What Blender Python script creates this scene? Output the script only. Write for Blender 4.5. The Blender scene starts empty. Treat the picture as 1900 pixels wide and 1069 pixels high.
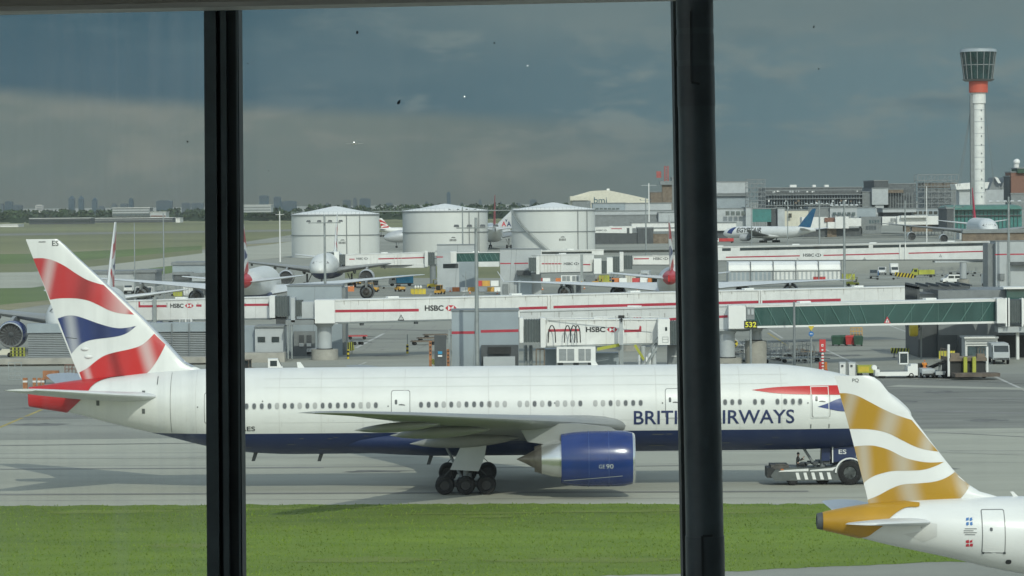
import bpy, bmesh, random
from math import *
from mathutils import Vector as V, Matrix
random.seed(7)
SC = bpy.context.scene
COL = SC.collection
# ---------------------------------------------------------------- camera model (1900 x 1069 photograph)
F, H, HY, ROLL = 6200.0, 20.2, 378.0, 0.0087
PITCH = atan((534.5 - HY) / F)
_r0 = V((1, 0, 0)); _u0 = V((0, sin(PITCH), cos(PITCH)))
FWD = V((0, cos(PITCH), -sin(PITCH)))
RIGHT = cos(ROLL) * _r0 - sin(ROLL) * _u0
UP = sin(ROLL) * _r0 + cos(ROLL) * _u0
def ray(px, py):
    return RIGHT * ((px - 950) / F) + UP * ((534.5 - py) / F) + FWD
def at(px, py, Y):
    d = ray(px, py); return V((0, 0, H)) + d * (Y / d.y)
def gnd(px, py, z=0.0):
    d = ray(px, py); return V((0, 0, H)) + d * ((z - H) / d.z)
def hz(px): return HY - ROLL * (px - 950)
def ppm(Y): return F / Y
# ---------------------------------------------------------------- materials
def lnk(nt, a, b): nt.links.new(a, b)
def mat(name, col, rough=0.6, metal=0.0, var=0.10, scale=0.6, bump=0.0, stretch=(1, 1, 1), col2=None, spec=None, detail=5, big=0.0):
    m = bpy.data.materials.new(name); m.use_nodes = True
    nt = m.node_tree; b = nt.nodes['Principled BSDF']
    b.inputs['Roughness'].default_value = rough; b.inputs['Metallic'].default_value = metal
    if spec is not None: b.inputs['Specular IOR Level'].default_value = spec
    if var <= 0 and col2 is None:
        b.inputs['Base Color'].default_value = (*col, 1); return m
    tc = nt.nodes.new('ShaderNodeTexCoord'); mp = nt.nodes.new('ShaderNodeMapping')
    mp.inputs['Scale'].default_value = stretch
    lnk(nt, tc.outputs['Object'], mp.inputs['Vector'])
    n = nt.nodes.new('ShaderNodeTexNoise'); n.inputs['Scale'].default_value = scale
    n.inputs['Detail'].default_value = detail; n.inputs['Roughness'].default_value = 0.65
    lnk(nt, mp.outputs[0], n.inputs['Vector'])
    r = nt.nodes.new('ShaderNodeValToRGB')
    c2 = col2 if col2 else tuple(c * (1 - 2 * var) for c in col)
    c1 = col if col2 else tuple(min(1, c * (1 + var)) for c in col)
    r.color_ramp.elements[0].position = 0.3; r.color_ramp.elements[1].position = 0.7
    r.color_ramp.elements[0].color = (*c2, 1); r.color_ramp.elements[1].color = (*c1, 1)
    lnk(nt, n.outputs['Fac'], r.inputs['Fac'])
    out = r.outputs['Color']
    if big > 0:
        n2 = nt.nodes.new('ShaderNodeTexNoise'); n2.inputs['Scale'].default_value = scale * 0.11; n2.inputs['Detail'].default_value = 3
        lnk(nt, mp.outputs[0], n2.inputs['Vector'])
        rr = nt.nodes.new('ShaderNodeMapRange'); rr.inputs[1].default_value = 0.3; rr.inputs[2].default_value = 0.7
        rr.inputs[3].default_value = 1 - big; rr.inputs[4].default_value = 1 + big
        lnk(nt, n2.outputs['Fac'], rr.inputs[0])
        mx = nt.nodes.new('ShaderNodeVectorMath'); mx.operation = 'SCALE'
        lnk(nt, out, mx.inputs[0]); lnk(nt, rr.outputs[0], mx.inputs['Scale']); out = mx.outputs[0]
    lnk(nt, out, b.inputs['Base Color'])
    if bump > 0:
        bp = nt.nodes.new('ShaderNodeBump'); bp.inputs['Strength'].default_value = bump; bp.inputs['Distance'].default_value = 0.1
        lnk(nt, n.outputs['Fac'], bp.inputs['Height']); lnk(nt, bp.outputs[0], b.inputs['Normal'])
    return m
def corrugated(name, col, freq, axis=2, depth=0.5, rough=0.5):
    m = mat(name, col, rough, var=0.06, scale=0.4)
    nt = m.node_tree; b = nt.nodes['Principled BSDF']
    tc = nt.nodes.new('ShaderNodeTexCoord'); w = nt.nodes.new('ShaderNodeTexWave')
    w.bands_direction = 'XYZ'[axis]; w.inputs['Scale'].default_value = freq; w.inputs['Distortion'].default_value = 0
    lnk(nt, tc.outputs['Object'], w.inputs['Vector'])
    bp = nt.nodes.new('ShaderNodeBump'); bp.inputs['Strength'].default_value = depth; bp.inputs['Distance'].default_value = 0.3
    lnk(nt, w.outputs['Fac'], bp.inputs['Height']); lnk(nt, bp.outputs[0], b.inputs['Normal'])
    return m
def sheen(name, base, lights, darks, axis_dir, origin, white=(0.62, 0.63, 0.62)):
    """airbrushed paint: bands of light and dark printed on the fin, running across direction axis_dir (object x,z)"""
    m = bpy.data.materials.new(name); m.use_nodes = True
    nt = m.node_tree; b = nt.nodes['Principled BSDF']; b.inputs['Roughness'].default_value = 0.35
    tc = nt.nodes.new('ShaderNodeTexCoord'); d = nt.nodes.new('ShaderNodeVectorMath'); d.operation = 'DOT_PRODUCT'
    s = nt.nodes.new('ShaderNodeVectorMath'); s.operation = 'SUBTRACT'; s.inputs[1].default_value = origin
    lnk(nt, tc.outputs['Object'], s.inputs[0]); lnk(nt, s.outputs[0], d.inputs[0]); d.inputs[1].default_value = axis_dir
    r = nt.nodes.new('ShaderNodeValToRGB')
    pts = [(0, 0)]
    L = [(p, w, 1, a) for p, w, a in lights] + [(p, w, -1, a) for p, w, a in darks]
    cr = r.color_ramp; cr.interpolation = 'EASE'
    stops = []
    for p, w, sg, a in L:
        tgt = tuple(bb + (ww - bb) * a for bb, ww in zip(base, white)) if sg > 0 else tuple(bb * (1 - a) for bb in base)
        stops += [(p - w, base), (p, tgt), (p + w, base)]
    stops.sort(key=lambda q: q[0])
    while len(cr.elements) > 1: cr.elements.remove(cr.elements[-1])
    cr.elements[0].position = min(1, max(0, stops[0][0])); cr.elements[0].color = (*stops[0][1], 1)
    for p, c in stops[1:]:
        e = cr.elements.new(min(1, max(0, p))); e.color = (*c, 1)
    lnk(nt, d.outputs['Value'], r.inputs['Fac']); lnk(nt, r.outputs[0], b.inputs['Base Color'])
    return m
# ---------------------------------------------------------------- mesh builder
OFF = {}
class MB:
    def __init__(s): s.v = []; s.f = []; s.m = []
    def add(s, vs, fs, m=0, M=None):
        o = len(s.v)
        s.v += [tuple(M @ V(v)) if M else tuple(v) for v in vs]
        s.f += [tuple(i + o for i in f) for f in fs]; s.m += [m] * len(fs); return s
    def bx(s, x0, x1, y0, y1, z0, z1, m=0, M=None):
        return s.add([(x0, y0, z0), (x1, y0, z0), (x1, y1, z0), (x0, y1, z0), (x0, y0, z1), (x1, y0, z1), (x1, y1, z1), (x0, y1, z1)],
                     [(0, 3, 2, 1), (4, 5, 6, 7), (0, 1, 5, 4), (1, 2, 6, 5), (2, 3, 7, 6), (3, 0, 4, 7)], m, M)
    def box(s, c, d, m=0, rz=0, M=None):
        T = (M or Matrix()) @ Matrix.Translation(c) @ Matrix.Rotation(rz, 4, 'Z')
        return s.bx(-d[0] / 2, d[0] / 2, -d[1] / 2, d[1] / 2, -d[2] / 2, d[2] / 2, m, T)
    def bar(s, a, b, w, h=None, m=0, M=None):
        """rectangular bar from a to b"""
        a = V(a); b = V(b); h = h or w; d = (b - a)
        if d.length < 1e-6: return s
        d.normalize(); u = d.cross(V((0, 0, 1)))
        if u.length < 1e-3: u = V((1, 0, 0))
        u.normalize(); n = u.cross(d)
        vs = []
        for p in (a, b):
            for i, j in ((-1, -1), (1, -1), (1, 1), (-1, 1)): vs.append(p + u * (w / 2 * i) + n * (h / 2 * j))
        return s.add(vs, [(0, 1, 2, 3), (7, 6, 5, 4), (0, 4, 5, 1), (1, 5, 6, 2), (2, 6, 7, 3), (3, 7, 4, 0)], m, M)
    def cyl(s, a, b, r, r2=None, n=12, m=0, caps=True, M=None):
        a = V(a); b = V(b); r2 = r if r2 is None else r2; d = (b - a).normalized()
        u = d.orthogonal().normalized(); w = d.cross(u)
        vs = []
        for p, q in ((a, r), (b, r2)):
            for i in range(n):
                t = 2 * pi * i / n; vs.append(p + (u * cos(t) + w * sin(t)) * q)
        fs = [(i, (i + 1) % n, n + (i + 1) % n, n + i) for i in range(n)]
        if caps: fs += [tuple(range(n))[::-1], tuple(range(n, 2 * n))]
        return s.add(vs, fs, m, M)
    def tube(s, pts, r, n=6, m=0, M=None):
        for a, b in zip(pts, pts[1:]): s.cyl(a, b, r, n=n, m=m, M=M)
        return s
    def prism(s, poly, d0, d1, plane='xz', m=0, M=None):
        """extrude 2D polygon between d0 and d1 along the third axis"""
        def mk(u, v, d): return (u, d, v) if plane == 'xz' else ((u, v, d) if plane == 'xy' else (d, u, v))
        n = len(poly)
        vs = [mk(u, v, d0) for u, v in poly] + [mk(u, v, d1) for u, v in poly]
        fs = [tuple(range(n)), tuple(range(2 * n - 1, n - 1, -1))] + [(i, (i + 1) % n, n + (i + 1) % n, n + i) for i in range(n)]
        return s.add(vs, fs, m, M)
    def loft(s, rings, m=0, cap=True, M=None, closed=True):
        n = len(rings[0]); vs = [p for r in rings for p in r]; fs = []
        for k in range(len(rings) - 1):
            for i in range(n if closed else n - 1):
                j = (i + 1) % n; fs.append((k * n + i, k * n + j, (k + 1) * n + j, (k + 1) * n + i))
        if cap: fs += [tuple(range(n))[::-1], tuple(range((len(rings) - 1) * n, len(rings) * n))]
        return s.add(vs, fs, m, M)
    def lathe(s, prof, c=(0, 0, 0), axis='x', n=32, m=0, cap=False, M=None):
        """prof: (along, radius) list"""
        rings = []
        for a, r in prof:
            ring = []
            for i in range(n):
                t = 2 * pi * i / n; q = (r * cos(t), r * sin(t))
                if axis == 'x': ring.append((c[0] + a, c[1] + q[0], c[2] + q[1]))
                elif axis == 'y': ring.append((c[0] + q[0], c[1] + a, c[2] + q[1]))
                else: ring.append((c[0] + q[0], c[1] + q[1], c[2] + a))
            rings.append(ring)
        return s.loft(rings, m, cap, M)
    def ball(s, c, r, n=10, m=0, M=None):
        r = r if isinstance(r, tuple) else (r, r, r)
        rings = []
        for k in range(n // 2 + 1):
            p = pi * k / (n // 2) ; zz = -cos(p); q = max(sin(p), 1e-3)
            rings.append([(c[0] + r[0] * q * cos(2 * pi * i / n), c[1] + r[1] * q * sin(2 * pi * i / n), c[2] + r[2] * zz) for i in range(n)])
        return s.loft(rings, m, True, M)
    def build(s, name, mats, parent=None, smooth=None, recalc=True):
        if not isinstance(mats, (list, tuple)): mats = [mats]
        me = bpy.data.meshes.new(name)
        off = OFF.get(parent.name) if parent else None
        vs = [(v[0] - off[0], v[1] - off[1], v[2] - off[2]) for v in s.v] if off else s.v
        me.from_pydata(vs, [], s.f)
        for q in mats: me.materials.append(q)
        me.polygons.foreach_set('material_index', s.m)
        if recalc:
            bm = bmesh.new(); bm.from_mesh(me); bmesh.ops.recalc_face_normals(bm, faces=bm.faces); bm.to_mesh(me); bm.free()
        if smooth:
            me.polygons.foreach_set('use_smooth', [True] * len(me.polygons)); me.set_sharp_from_angle(angle=radians(smooth))
        me.update()
        o = bpy.data.objects.new(name, me); COL.objects.link(o)
        if parent:
            o.parent = parent
            if off: OFF[o.name] = off
        return o
def tag(o, label=None, cat=None, group=None, kind=None):
    if label: o['label'] = label
    if cat: o['category'] = cat
    if group: o['group'] = group
    if kind: o['kind'] = kind
    return o
def thing(name, label, cat, loc=(0, 0, 0), rz=0.0, group=None, absolute=False):
    o = bpy.data.objects.new(name, None); COL.objects.link(o); o.empty_display_size = 0.2
    o.location = loc; o.rotation_euler = (0, 0, rz)
    if absolute: OFF[o.name] = tuple(loc)
    return tag(o, label, cat, group)
def kids(o): return [c for c in bpy.data.objects if c.parent == o]
def copy_tree(o, parent=None):
    c = o.copy(); COL.objects.link(c)
    if parent: c.parent = parent
    for ch in list(o.children): copy_tree(ch, c)
    return c
# ---------------------------------------------------------------- flat artwork -> surface
_TXT = {}
def text2d(s, bold=0.0):
    """outline of a word as (verts2d, faces), height of capitals = 1, starting at x = 0"""
    key = (s, bold)
    if key in _TXT: return _TXT[key]
    cu = bpy.data.curves.new('t', 'FONT'); cu.body = s; cu.size = 1; cu.resolution_u = 4; cu.offset = bold
    ob = bpy.data.objects.new('t', cu); COL.objects.link(ob)
    bpy.context.view_layer.update()
    dg = bpy.context.evaluated_depsgraph_get(); me = bpy.data.meshes.new_from_object(ob.evaluated_get(dg))
    vs = [(v.co.x, v.co.y) for v in me.vertices]; fs = [tuple(p.vertices) for p in me.polygons]
    bpy.data.objects.remove(ob); bpy.data.curves.remove(cu); bpy.data.meshes.remove(me)
    x0 = min(v[0] for v in vs); y0 = min(v[1] for v in vs); y1 = max(v[1] for v in vs)
    k = 1 / (y1 - y0)
    vs = [((x - x0) * k, (y - y0) * k) for x, y in vs]
    _TXT[key] = (vs, fs); return _TXT[key]
def art(mb, vs, fs, fn, m, cu=None, cv=None):
    """project a flat mesh (u,v) through fn(u,v)->xyz, cut into cells of cu x cv first so that it follows a curved surface"""
    bm = bmesh.new(); bv = [bm.verts.new((x, y, 0)) for x, y in vs]
    for f in fs:
        try: bm.faces.new([bv[i] for i in f])
        except ValueError: pass
    bmesh.ops.triangulate(bm, faces=bm.faces)
    for step, ax in ((cu, 0), (cv, 1)):
        if not step: continue
        lo = min(v.co[ax] for v in bm.verts); hi = max(v.co[ax] for v in bm.verts)
        k = ceil(lo / step) * step
        while k < hi:
            co = [0, 0, 0]; co[ax] = k; no = [0, 0, 0]; no[ax] = 1
            bmesh.ops.bisect_plane(bm, geom=bm.verts[:] + bm.edges[:] + bm.faces[:], plane_co=co, plane_no=no, dist=1e-5)
            k += step
    bm.verts.index_update()
    mb.add([fn(v.co.x, v.co.y) for v in bm.verts], [tuple(v.index for v in f.verts) for f in bm.faces], m); bm.free()
def poly_art(mb, poly, fn, m, cu=None, cv=None):
    art(mb, poly, [tuple(range(len(poly)))], fn, m, cu, cv)
def word(mb, s, fn, m, x, y, h, w=None, cu=None, cv=None, bold=0.0):
    vs, fs = text2d(s, bold); W = max(v[0] for v in vs); kx = (w / W) if w else h
    art(mb, [(x + a * kx, y + b * h) for a, b in vs], fs, fn, m, cu, cv); return x + W * kx
def frame_art(mb, x0, x1, y0, y1, t, fn, m, cu=None, cv=None, r=0.0):
    for a, b, c, d in ((x0, x1, y0, y0 + t), (x0, x1, y1 - t, y1), (x0, x0 + t, y0 + t, y1 - t), (x1 - t, x1, y0 + t, y1 - t)):
        poly_art(mb, [(a, c), (b, c), (b, d), (a, d)], fn, m, cu, cv)
def hexlogo(mb, fn, mr, mw, cx, cy, h, cu=None):
    k = h / 2
    P = lambda *q: [(cx + a * k, cy + b * k) for a, b in q]
    for q in (((-1, 1), (0, 0), (1, 1)), ((-1, -1), (1, -1), (0, 0)), ((-1, 1), (-2, 0), (-1, -1)), ((1, 1), (1, -1), (2, 0))): poly_art(mb, P(*q), fn, mr, cu)
    for q in (((-1, 1), (-1, -1), (0, 0)), ((1, 1), (0, 0), (1, -1))): poly_art(mb, P(*q), fn, mw, cu)
def smooth_poly(pts, closed=False, n=5):
    """Catmull-Rom through a run of points"""
    out = []
    for i in range(len(pts) - 1):
        p0 = pts[max(i - 1, 0)]; p1 = pts[i]; p2 = pts[i + 1]; p3 = pts[min(i + 2, len(pts) - 1)]
        for k in range(n):
            t = k / n
            out.append(tuple(0.5 * ((2 * b) + (c - a) * t + (2 * a - 5 * b + 4 * c - d) * t * t + (-a + 3 * b - 3 * c + d) * t ** 3) for a, b, c, d in zip(p0, p1, p2, p3)))
    out.append(tuple(pts[-1])); return out
def interp(tab, x):
    """piecewise smooth interpolation of rows (x, a, b, ...) sorted by x"""
    if x <= tab[0][0]: return tab[0][1:]
    for i in range(len(tab) - 1):
        if x <= tab[i + 1][0]:
            p1, p2 = tab[i], tab[i + 1]; p0 = tab[max(i - 1, 0)]; p3 = tab[min(i + 2, len(tab) - 1)]
            h = p2[0] - p1[0]; t = (x - p1[0]) / h; o = []
            for k in range(1, len(p1)):
                d = (p2[k] - p1[k]) / h
                da = (p1[k] - p0[k]) / (p1[0] - p0[0]) if p1[0] > p0[0] else d
                db = (p3[k] - p2[k]) / (p3[0] - p2[0]) if p3[0] > p2[0] else d
                m1 = 0 if da * d <= 0 else 2 * da * d / (da + d)
                m2 = 0 if db * d <= 0 else 2 * db * d / (db + d)
                if i == 0: m1 = d * 1.5 if len(tab) > 2 else d
                t2, t3 = t * t, t ** 3
                o.append(p1[k] * (2 * t3 - 3 * t2 + 1) + m1 * h * (t3 - 2 * t2 + t) + p2[k] * (-2 * t3 + 3 * t2) + m2 * h * (t3 - t2))
            return tuple(o)
    return tab[-1][1:]
# ---------------------------------------------------------------- shared materials
M = {}
def mm(k, *a, **kw): M[k] = mat(k, *a, **kw); return M[k]
mm('white_paint', (0.76, 0.77, 0.75), 0.35, var=0.03, scale=0.3)
mm('white_panel', (0.70, 0.71, 0.69), 0.5, var=0.06, scale=0.5)
mm('cream_panel', (0.62, 0.60, 0.50), 0.6, var=0.05)
mm('red_line', (0.42, 0.035, 0.06), 0.5, var=0.08)
mm('logo_red', (0.50, 0.03, 0.05), 0.5, var=0.0)
mm('ink', (0.03, 0.033, 0.035), 0.5, var=0)
mm('grey_ink', (0.11, 0.12, 0.12), 0.5, var=0)
mm('light_grey', (0.42, 0.45, 0.46), 0.5, var=0.07, scale=0.3)
mm('blue_grey', (0.30, 0.35, 0.38), 0.5, var=0.07, scale=0.25)
mm('mid_grey', (0.20, 0.22, 0.225), 0.55, var=0.1)
mm('dark_grey', (0.075, 0.085, 0.09), 0.6, var=0.15)
mm('bellows', (0.10, 0.12, 0.12), 0.8, var=0.1, scale=2)
mm('steel', (0.34, 0.36, 0.36), 0.4, metal=0.6, var=0.1)
mm('galv', (0.30, 0.33, 0.33), 0.5, metal=0.3, var=0.12, scale=1)
mm('black', (0.02, 0.022, 0.022), 0.6, var=0.2)
mm('tyre', (0.011, 0.011, 0.011), 0.85, var=0.3, scale=3)
mm('concrete', (0.36, 0.35, 0.31), 0.85, var=0.12, scale=0.6, bump=0.1)
mm('yellow', (0.60, 0.47, 0.04), 0.5, var=0.12)
mm('lime', (0.38, 0.40, 0.05), 0.5, var=0.15)
mm('orange', (0.58, 0.17, 0.035), 0.5, var=0.15)
mm('amber', (0.62, 0.34, 0.05), 0.5, var=0.15)
mm('red', (0.50, 0.04, 0.04), 0.5, var=0.12)
mm('blue', (0.03, 0.16, 0.42), 0.5, var=0.1)
mm('cyan', (0.04, 0.30, 0.52), 0.45, var=0.1)
mm('green', (0.03, 0.085, 0.05), 0.6, var=0.2)
mm('teal', (0.05, 0.20, 0.19), 0.3, var=0.12)
mm('glass_dark', (0.03, 0.045, 0.05), 0.12, var=0.25, scale=0.5, spec=0.8)
mm('glass_mid', (0.10, 0.14, 0.15), 0.15, var=0.3, scale=0.7, spec=0.8)
mm('brick', (0.22, 0.12, 0.09), 0.9, var=0.15, scale=1)
mm('brown', (0.20, 0.16, 0.12), 0.8, var=0.2)
mm('skin', (0.45, 0.27, 0.20), 0.6, var=0)
# ================================================================ camera, light, sky
cam = bpy.data.cameras.new('camera'); co = bpy.data.objects.new('camera', cam); COL.objects.link(co)
cam.sensor_width = 36; cam.lens = F * 36 / 1900; cam.clip_start = 0.1; cam.clip_end = 90000
mw = Matrix((RIGHT, UP, -FWD)).transposed().to_4x4(); mw.translation = (0, 0, H); co.matrix_world = mw
SC.camera = co
SUN_DIR = V((-0.35, 1.42, -1.0)).normalized()          # the way the light travels
sl = bpy.data.lights.new('sun', 'SUN'); sl.energy = 2.05; sl.angle = radians(0.6); sl.color = (1.0, 0.95, 0.86)
so = bpy.data.objects.new('sun', sl); COL.objects.link(so); so.rotation_euler = (-SUN_DIR).to_track_quat('Z', 'Y').to_euler()
SC.view_settings.view_transform = 'Standard'; SC.view_settings.look = 'None'; SC.view_settings.exposure = 0; SC.view_settings.gamma = 1
w = bpy.data.worlds.new('World'); SC.world = w; w.use_nodes = True
nt = w.node_tree; bg = nt.nodes['Background']
def N(t, **kw):
    n = nt.nodes.new(t)
    for k, v in kw.items(): setattr(n, k, v)
    return n
def val(x): return x
def op(o, a, b=0.0, c=None, clamp=False):
    n = N('ShaderNodeMath', operation=o, use_clamp=clamp)
    for i, q in enumerate((a, b) if c is None else (a, b, c)):
        if isinstance(q, (int, float)): n.inputs[i].default_value = q
        else: lnk(nt, q, n.inputs[i])
    return n.outputs[0]
def sstep(lo, hi, x):
    n = N('ShaderNodeMapRange', interpolation_type='SMOOTHSTEP')
    for i, q in ((0, x), (1, lo), (2, hi)):
        if isinstance(q, (int, float)): n.inputs[i].default_value = q
        else: lnk(nt, q, n.inputs[i])
    return n.outputs[0]
def mixc(f, a, b):
    n = N('ShaderNodeMix', data_type='RGBA')
    for s, q in ((n.inputs[0], f), (n.inputs[6], a), (n.inputs[7], b)):
        if isinstance(q, (int, float)): s.default_value = q
        elif isinstance(q, tuple): s.default_value = (*q, 1)
        else: lnk(nt, q, s)
    return n.outputs[2]
tc = N('ShaderNodeTexCoord'); sx = N('ShaderNodeSeparateXYZ'); lnk(nt, tc.outputs['Generated'], sx.inputs[0])
dx, dy, dz = sx.outputs
az = op('ARCTAN2', dx, dy)                     # 0 = straight out of the window, + to the right (radians)
el = op('ARCSINE', dz)
def noise(su, sv, sc, det=4, rough=0.55, w=0.0, dist=0.0):
    c = N('ShaderNodeCombineXYZ'); lnk(nt, op('MULTIPLY', az, su), c.inputs[0]); lnk(nt, op('MULTIPLY', el, sv), c.inputs[1]); c.inputs[2].default_value = w
    n = N('ShaderNodeTexNoise'); n.inputs['Scale'].default_value = sc; n.inputs['Detail'].default_value = det; n.inputs['Roughness'].default_value = rough
    n.inputs['Distortion'].default_value = dist
    lnk(nt, c.outputs[0], n.inputs['Vector']); return n.outputs['Fac']
sky = N('ShaderNodeTexSky', sky_type='NISHITA'); sky.sun_disc = False
sky.sun_elevation = radians(35); sky.sun_rotation = atan2(0.35, -1.42)
nish = N('ShaderNodeVectorMath', operation='SCALE'); lnk(nt, sky.outputs[0], nish.inputs[0]); nish.inputs['Scale'].default_value = 0.165
n1 = noise(9, 26, 1.0, 5, 0.5, 2.3, 0.3); n2 = noise(26, 70, 1.0, 5, 0.55, 7.7, 0.4); n3 = noise(5, 14, 1.0, 3, 0.5, 4.4)
# storm bank low on the horizon: slate blue above, warm grey veil below its ragged base
edge = op('SUBTRACT', 0.0285, op('MULTIPLY', op('ADD', az, 0.06), 0.055))      # base of the dark bank, sinking to the right
d = op('SUBTRACT', op('ADD', el, op('MULTIPLY', op('SUBTRACT', n1, 0.5), 0.006)), edge)
lowf = sstep(0.0032, -0.0030, d)                                     # 1 = below the bank
lowf = op('MULTIPLY', lowf, sstep(0.075, -0.03, az))                   # the veil dies out to the right
slate = mixc(sstep(-0.16, 0.16, az), (0.016, 0.070, 0.110), (0.108, 0.180, 0.212))
n4 = noise(14, 60, 1.0, 6, 0.58, 12.6, 0.6); n5 = noise(60, 190, 1.0, 4, 0.6, 3.1, 0.3)
mott = op('ADD', op('MULTIPLY', n2, 0.7), op('MULTIPLY', n5, 0.3))
slate = mixc(op('MULTIPLY', sstep(0.46, 0.60, mott), sstep(-0.10, 0.0, az)), slate, (0.158, 0.200, 0.208))
slate = mixc(op('MULTIPLY', sstep(0.50, 0.68, n4), 0.65), slate, (0.062, 0.122, 0.155))
slate = mixc(op('MULTIPLY', sstep(0.035, 0.062, op('ADD', el, op('MULTIPLY', op('SUBTRACT', n1, 0.5), 0.02))), sstep(-0.08, 0.01, az)), slate, (0.140, 0.186, 0.200))
veil = mixc(sstep(0.42, 0.62, mott), (0.130, 0.158, 0.150), (0.190, 0.198, 0.180))
veil = mixc(sstep(0.012, -0.004, el), veil, (0.136, 0.150, 0.140))
low = mixc(sstep(0.026, 0.004, el), slate, mixc(sstep(-0.02, 0.09, az), (0.144, 0.168, 0.156), (0.130, 0.178, 0.192)))
cloud = mixc(lowf, low, veil)
# higher up and round the rest of the sky: broken cloud with blue between
cum = mixc(sstep(0.42, 0.62, n3), nish.outputs[0], (0.72, 0.76, 0.80))
front = op('MULTIPLY', sstep(0.34, 0.10, el), sstep(1.5, 0.7, op('ABSOLUTE', az)))
lnk(nt, mixc(front, cum, cloud), bg.inputs['Color']); bg.inputs['Strength'].default_value = 1.0
# ================================================================ ground
def sheet(name, pts, m, z, kind='structure', cut=None):
    b = MB(); b.add([(x, y, z) for x, y in pts], [tuple(range(len(pts)))])
    return tag(b.build(name, m), kind=kind)
def gp(*px): return [tuple(gnd(x, y)[:2]) for x, y in px]
apron = mat('apron_concrete', (0.298, 0.302, 0.258), 0.9, var=0.09, scale=0.10, bump=0.05, stretch=(0.5, 1.0, 1), detail=8, big=0.16)
taxi = mat('taxiway_concrete', (0.400, 0.402, 0.330), 0.9, var=0.07, scale=0.2, stretch=(0.35, 1, 1), detail=8, big=0.07)
asph = mat('apron_asphalt', (0.223, 0.226, 0.198), 0.9, var=0.14, scale=0.3, stretch=(0.25, 1, 1), detail=8, big=0.18)
fieldg = mat('airfield_grass', (0.215, 0.215, 0.105), 0.95, col2=(0.155, 0.170, 0.078), scale=0.02, stretch=(0.4, 1, 1), detail=8, big=0.2)
fieldg2 = mat('airfield_green_grass', (0.145, 0.200, 0.062), 0.95, col2=(0.105, 0.155, 0.045), scale=0.03, stretch=(0.4, 1, 1), detail=8, big=0.2)
dry = mat('dry_grass', (0.33, 0.30, 0.19), 0.95, col2=(0.16, 0.16, 0.07), scale=0.03, stretch=(0.3, 1, 1), detail=8)
runw = mat('runway_asphalt', (0.22, 0.22, 0.19), 0.9, var=0.12, scale=0.05, stretch=(0.2, 1, 1))
tag(MB().add([(-40000, -400, 0), (40000, -400, 0), (40000, 80000, 0), (-40000, 80000, 0)], [(0, 1, 2, 3)]).build('ground', apron), kind='structure')
sheet('taxiway', gp((-400, 822), (2300, 790), (2300, 933), (-400, 940)), taxi, 0.004)
sheet('apron_road', gp((1380, 700), (2300, 686), (2300, 790), (1380, 798)), asph, 0.004)
sheet('apron_patch', gp((-400, 716), (380, 712), (380, 772), (-400, 790)), asph, 0.004)
Z1 = 0.004
sheet('far_field', gp((-300, 413), (560, 404.5), (1150, 401), (1150, 424), (560, 433), (375, 461), (-300, 470)), fieldg, Z1)
sheet('runway', gp((-300, 438), (560, 425.5), (560, 429), (-300, 442)), runw, 0.008)
sheet('dry_verge', gp((-300, 467), (60, 465), (375, 459), (560, 447), (560, 450), (375, 463), (60, 471), (-300, 474)), dry, 0.008)
sheet('green_field', gp((-300, 474), (60, 471), (375, 456), (375, 463), (180, 481), (60, 489), (-300, 496)), fieldg2, 0.012)
sheet('dry_field', gp((-300, 496), (60, 489), (180, 481), (375, 463), (375, 470), (180, 494), (60, 505), (-300, 510)), fieldg, 0.012)
sheet('airfield_taxiway', gp((-300, 510), (60, 505), (180, 494), (375, 470), (560, 446), (560, 475), (375, 490), (180, 508), (60, 534), (-300, 540)), taxi, 0.016)
sheet('green_verge', gp((-300, 540), (60, 534), (100, 528), (190, 508), (330, 492), (330, 505), (200, 524), (110, 555), (0, 566), (-300, 575)), fieldg2, 0.020)
sheet('dry_bank', gp((-300, 575), (0, 566), (110, 555), (110, 562), (0, 578), (-300, 590)), dry, 0.020)
sheet('infield', gp((640, 494), (930, 494), (930, 516), (640, 516)), fieldg, 0.008)
# near grass strip: a real sward, short blades over green ground
turf = mat('turf', (0.160, 0.232, 0.016), 0.95, col2=(0.104, 0.170, 0.012), scale=0.35, stretch=(0.3, 1, 1), detail=9, bump=0.5, big=0.20)
turf_dark = mat('lush_turf', (0.115, 0.20, 0.022), 0.95, col2=(0.06, 0.125, 0.014), scale=0.6, stretch=(.3, 1, 1), detail=9)
strip = gp((-300, 940.5), (380, 937.5), (950, 935), (1540, 935.5), (2300, 931), (2300, 1026), (1740, 1043), (1345, 1061), (700, 1085), (-300, 1110))
def inside(x, y, P):
    c = False
    for (x1, y1), (x2, y2) in zip(P, P[1:] + P[:1]):
        if (y1 > y) != (y2 > y) and x < (x2 - x1) * (y - y1) / (y2 - y1) + x1: c = not c
    return c
re_ = random.Random(6); ragged = []
for (x1, y1), (x2, y2) in zip(strip, strip[1:] + strip[:1]):
    n_ = max(1, int(hypot(x2 - x1, y2 - y1) / 0.7))
    for k in range(n_): ragged.append((x1 + (x2 - x1) * k / n_ + re_.uniform(-.1, .1), y1 + (y2 - y1) * k / n_ + re_.gauss(0, .28)))
sheet('grass_strip', ragged, turf, 0.012)
wear = mat('dry_turf', (0.17, 0.215, 0.035), 0.95, col2=(0.135, 0.19, 0.024), scale=0.7, stretch=(.3, 1, 1), detail=9)
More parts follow.
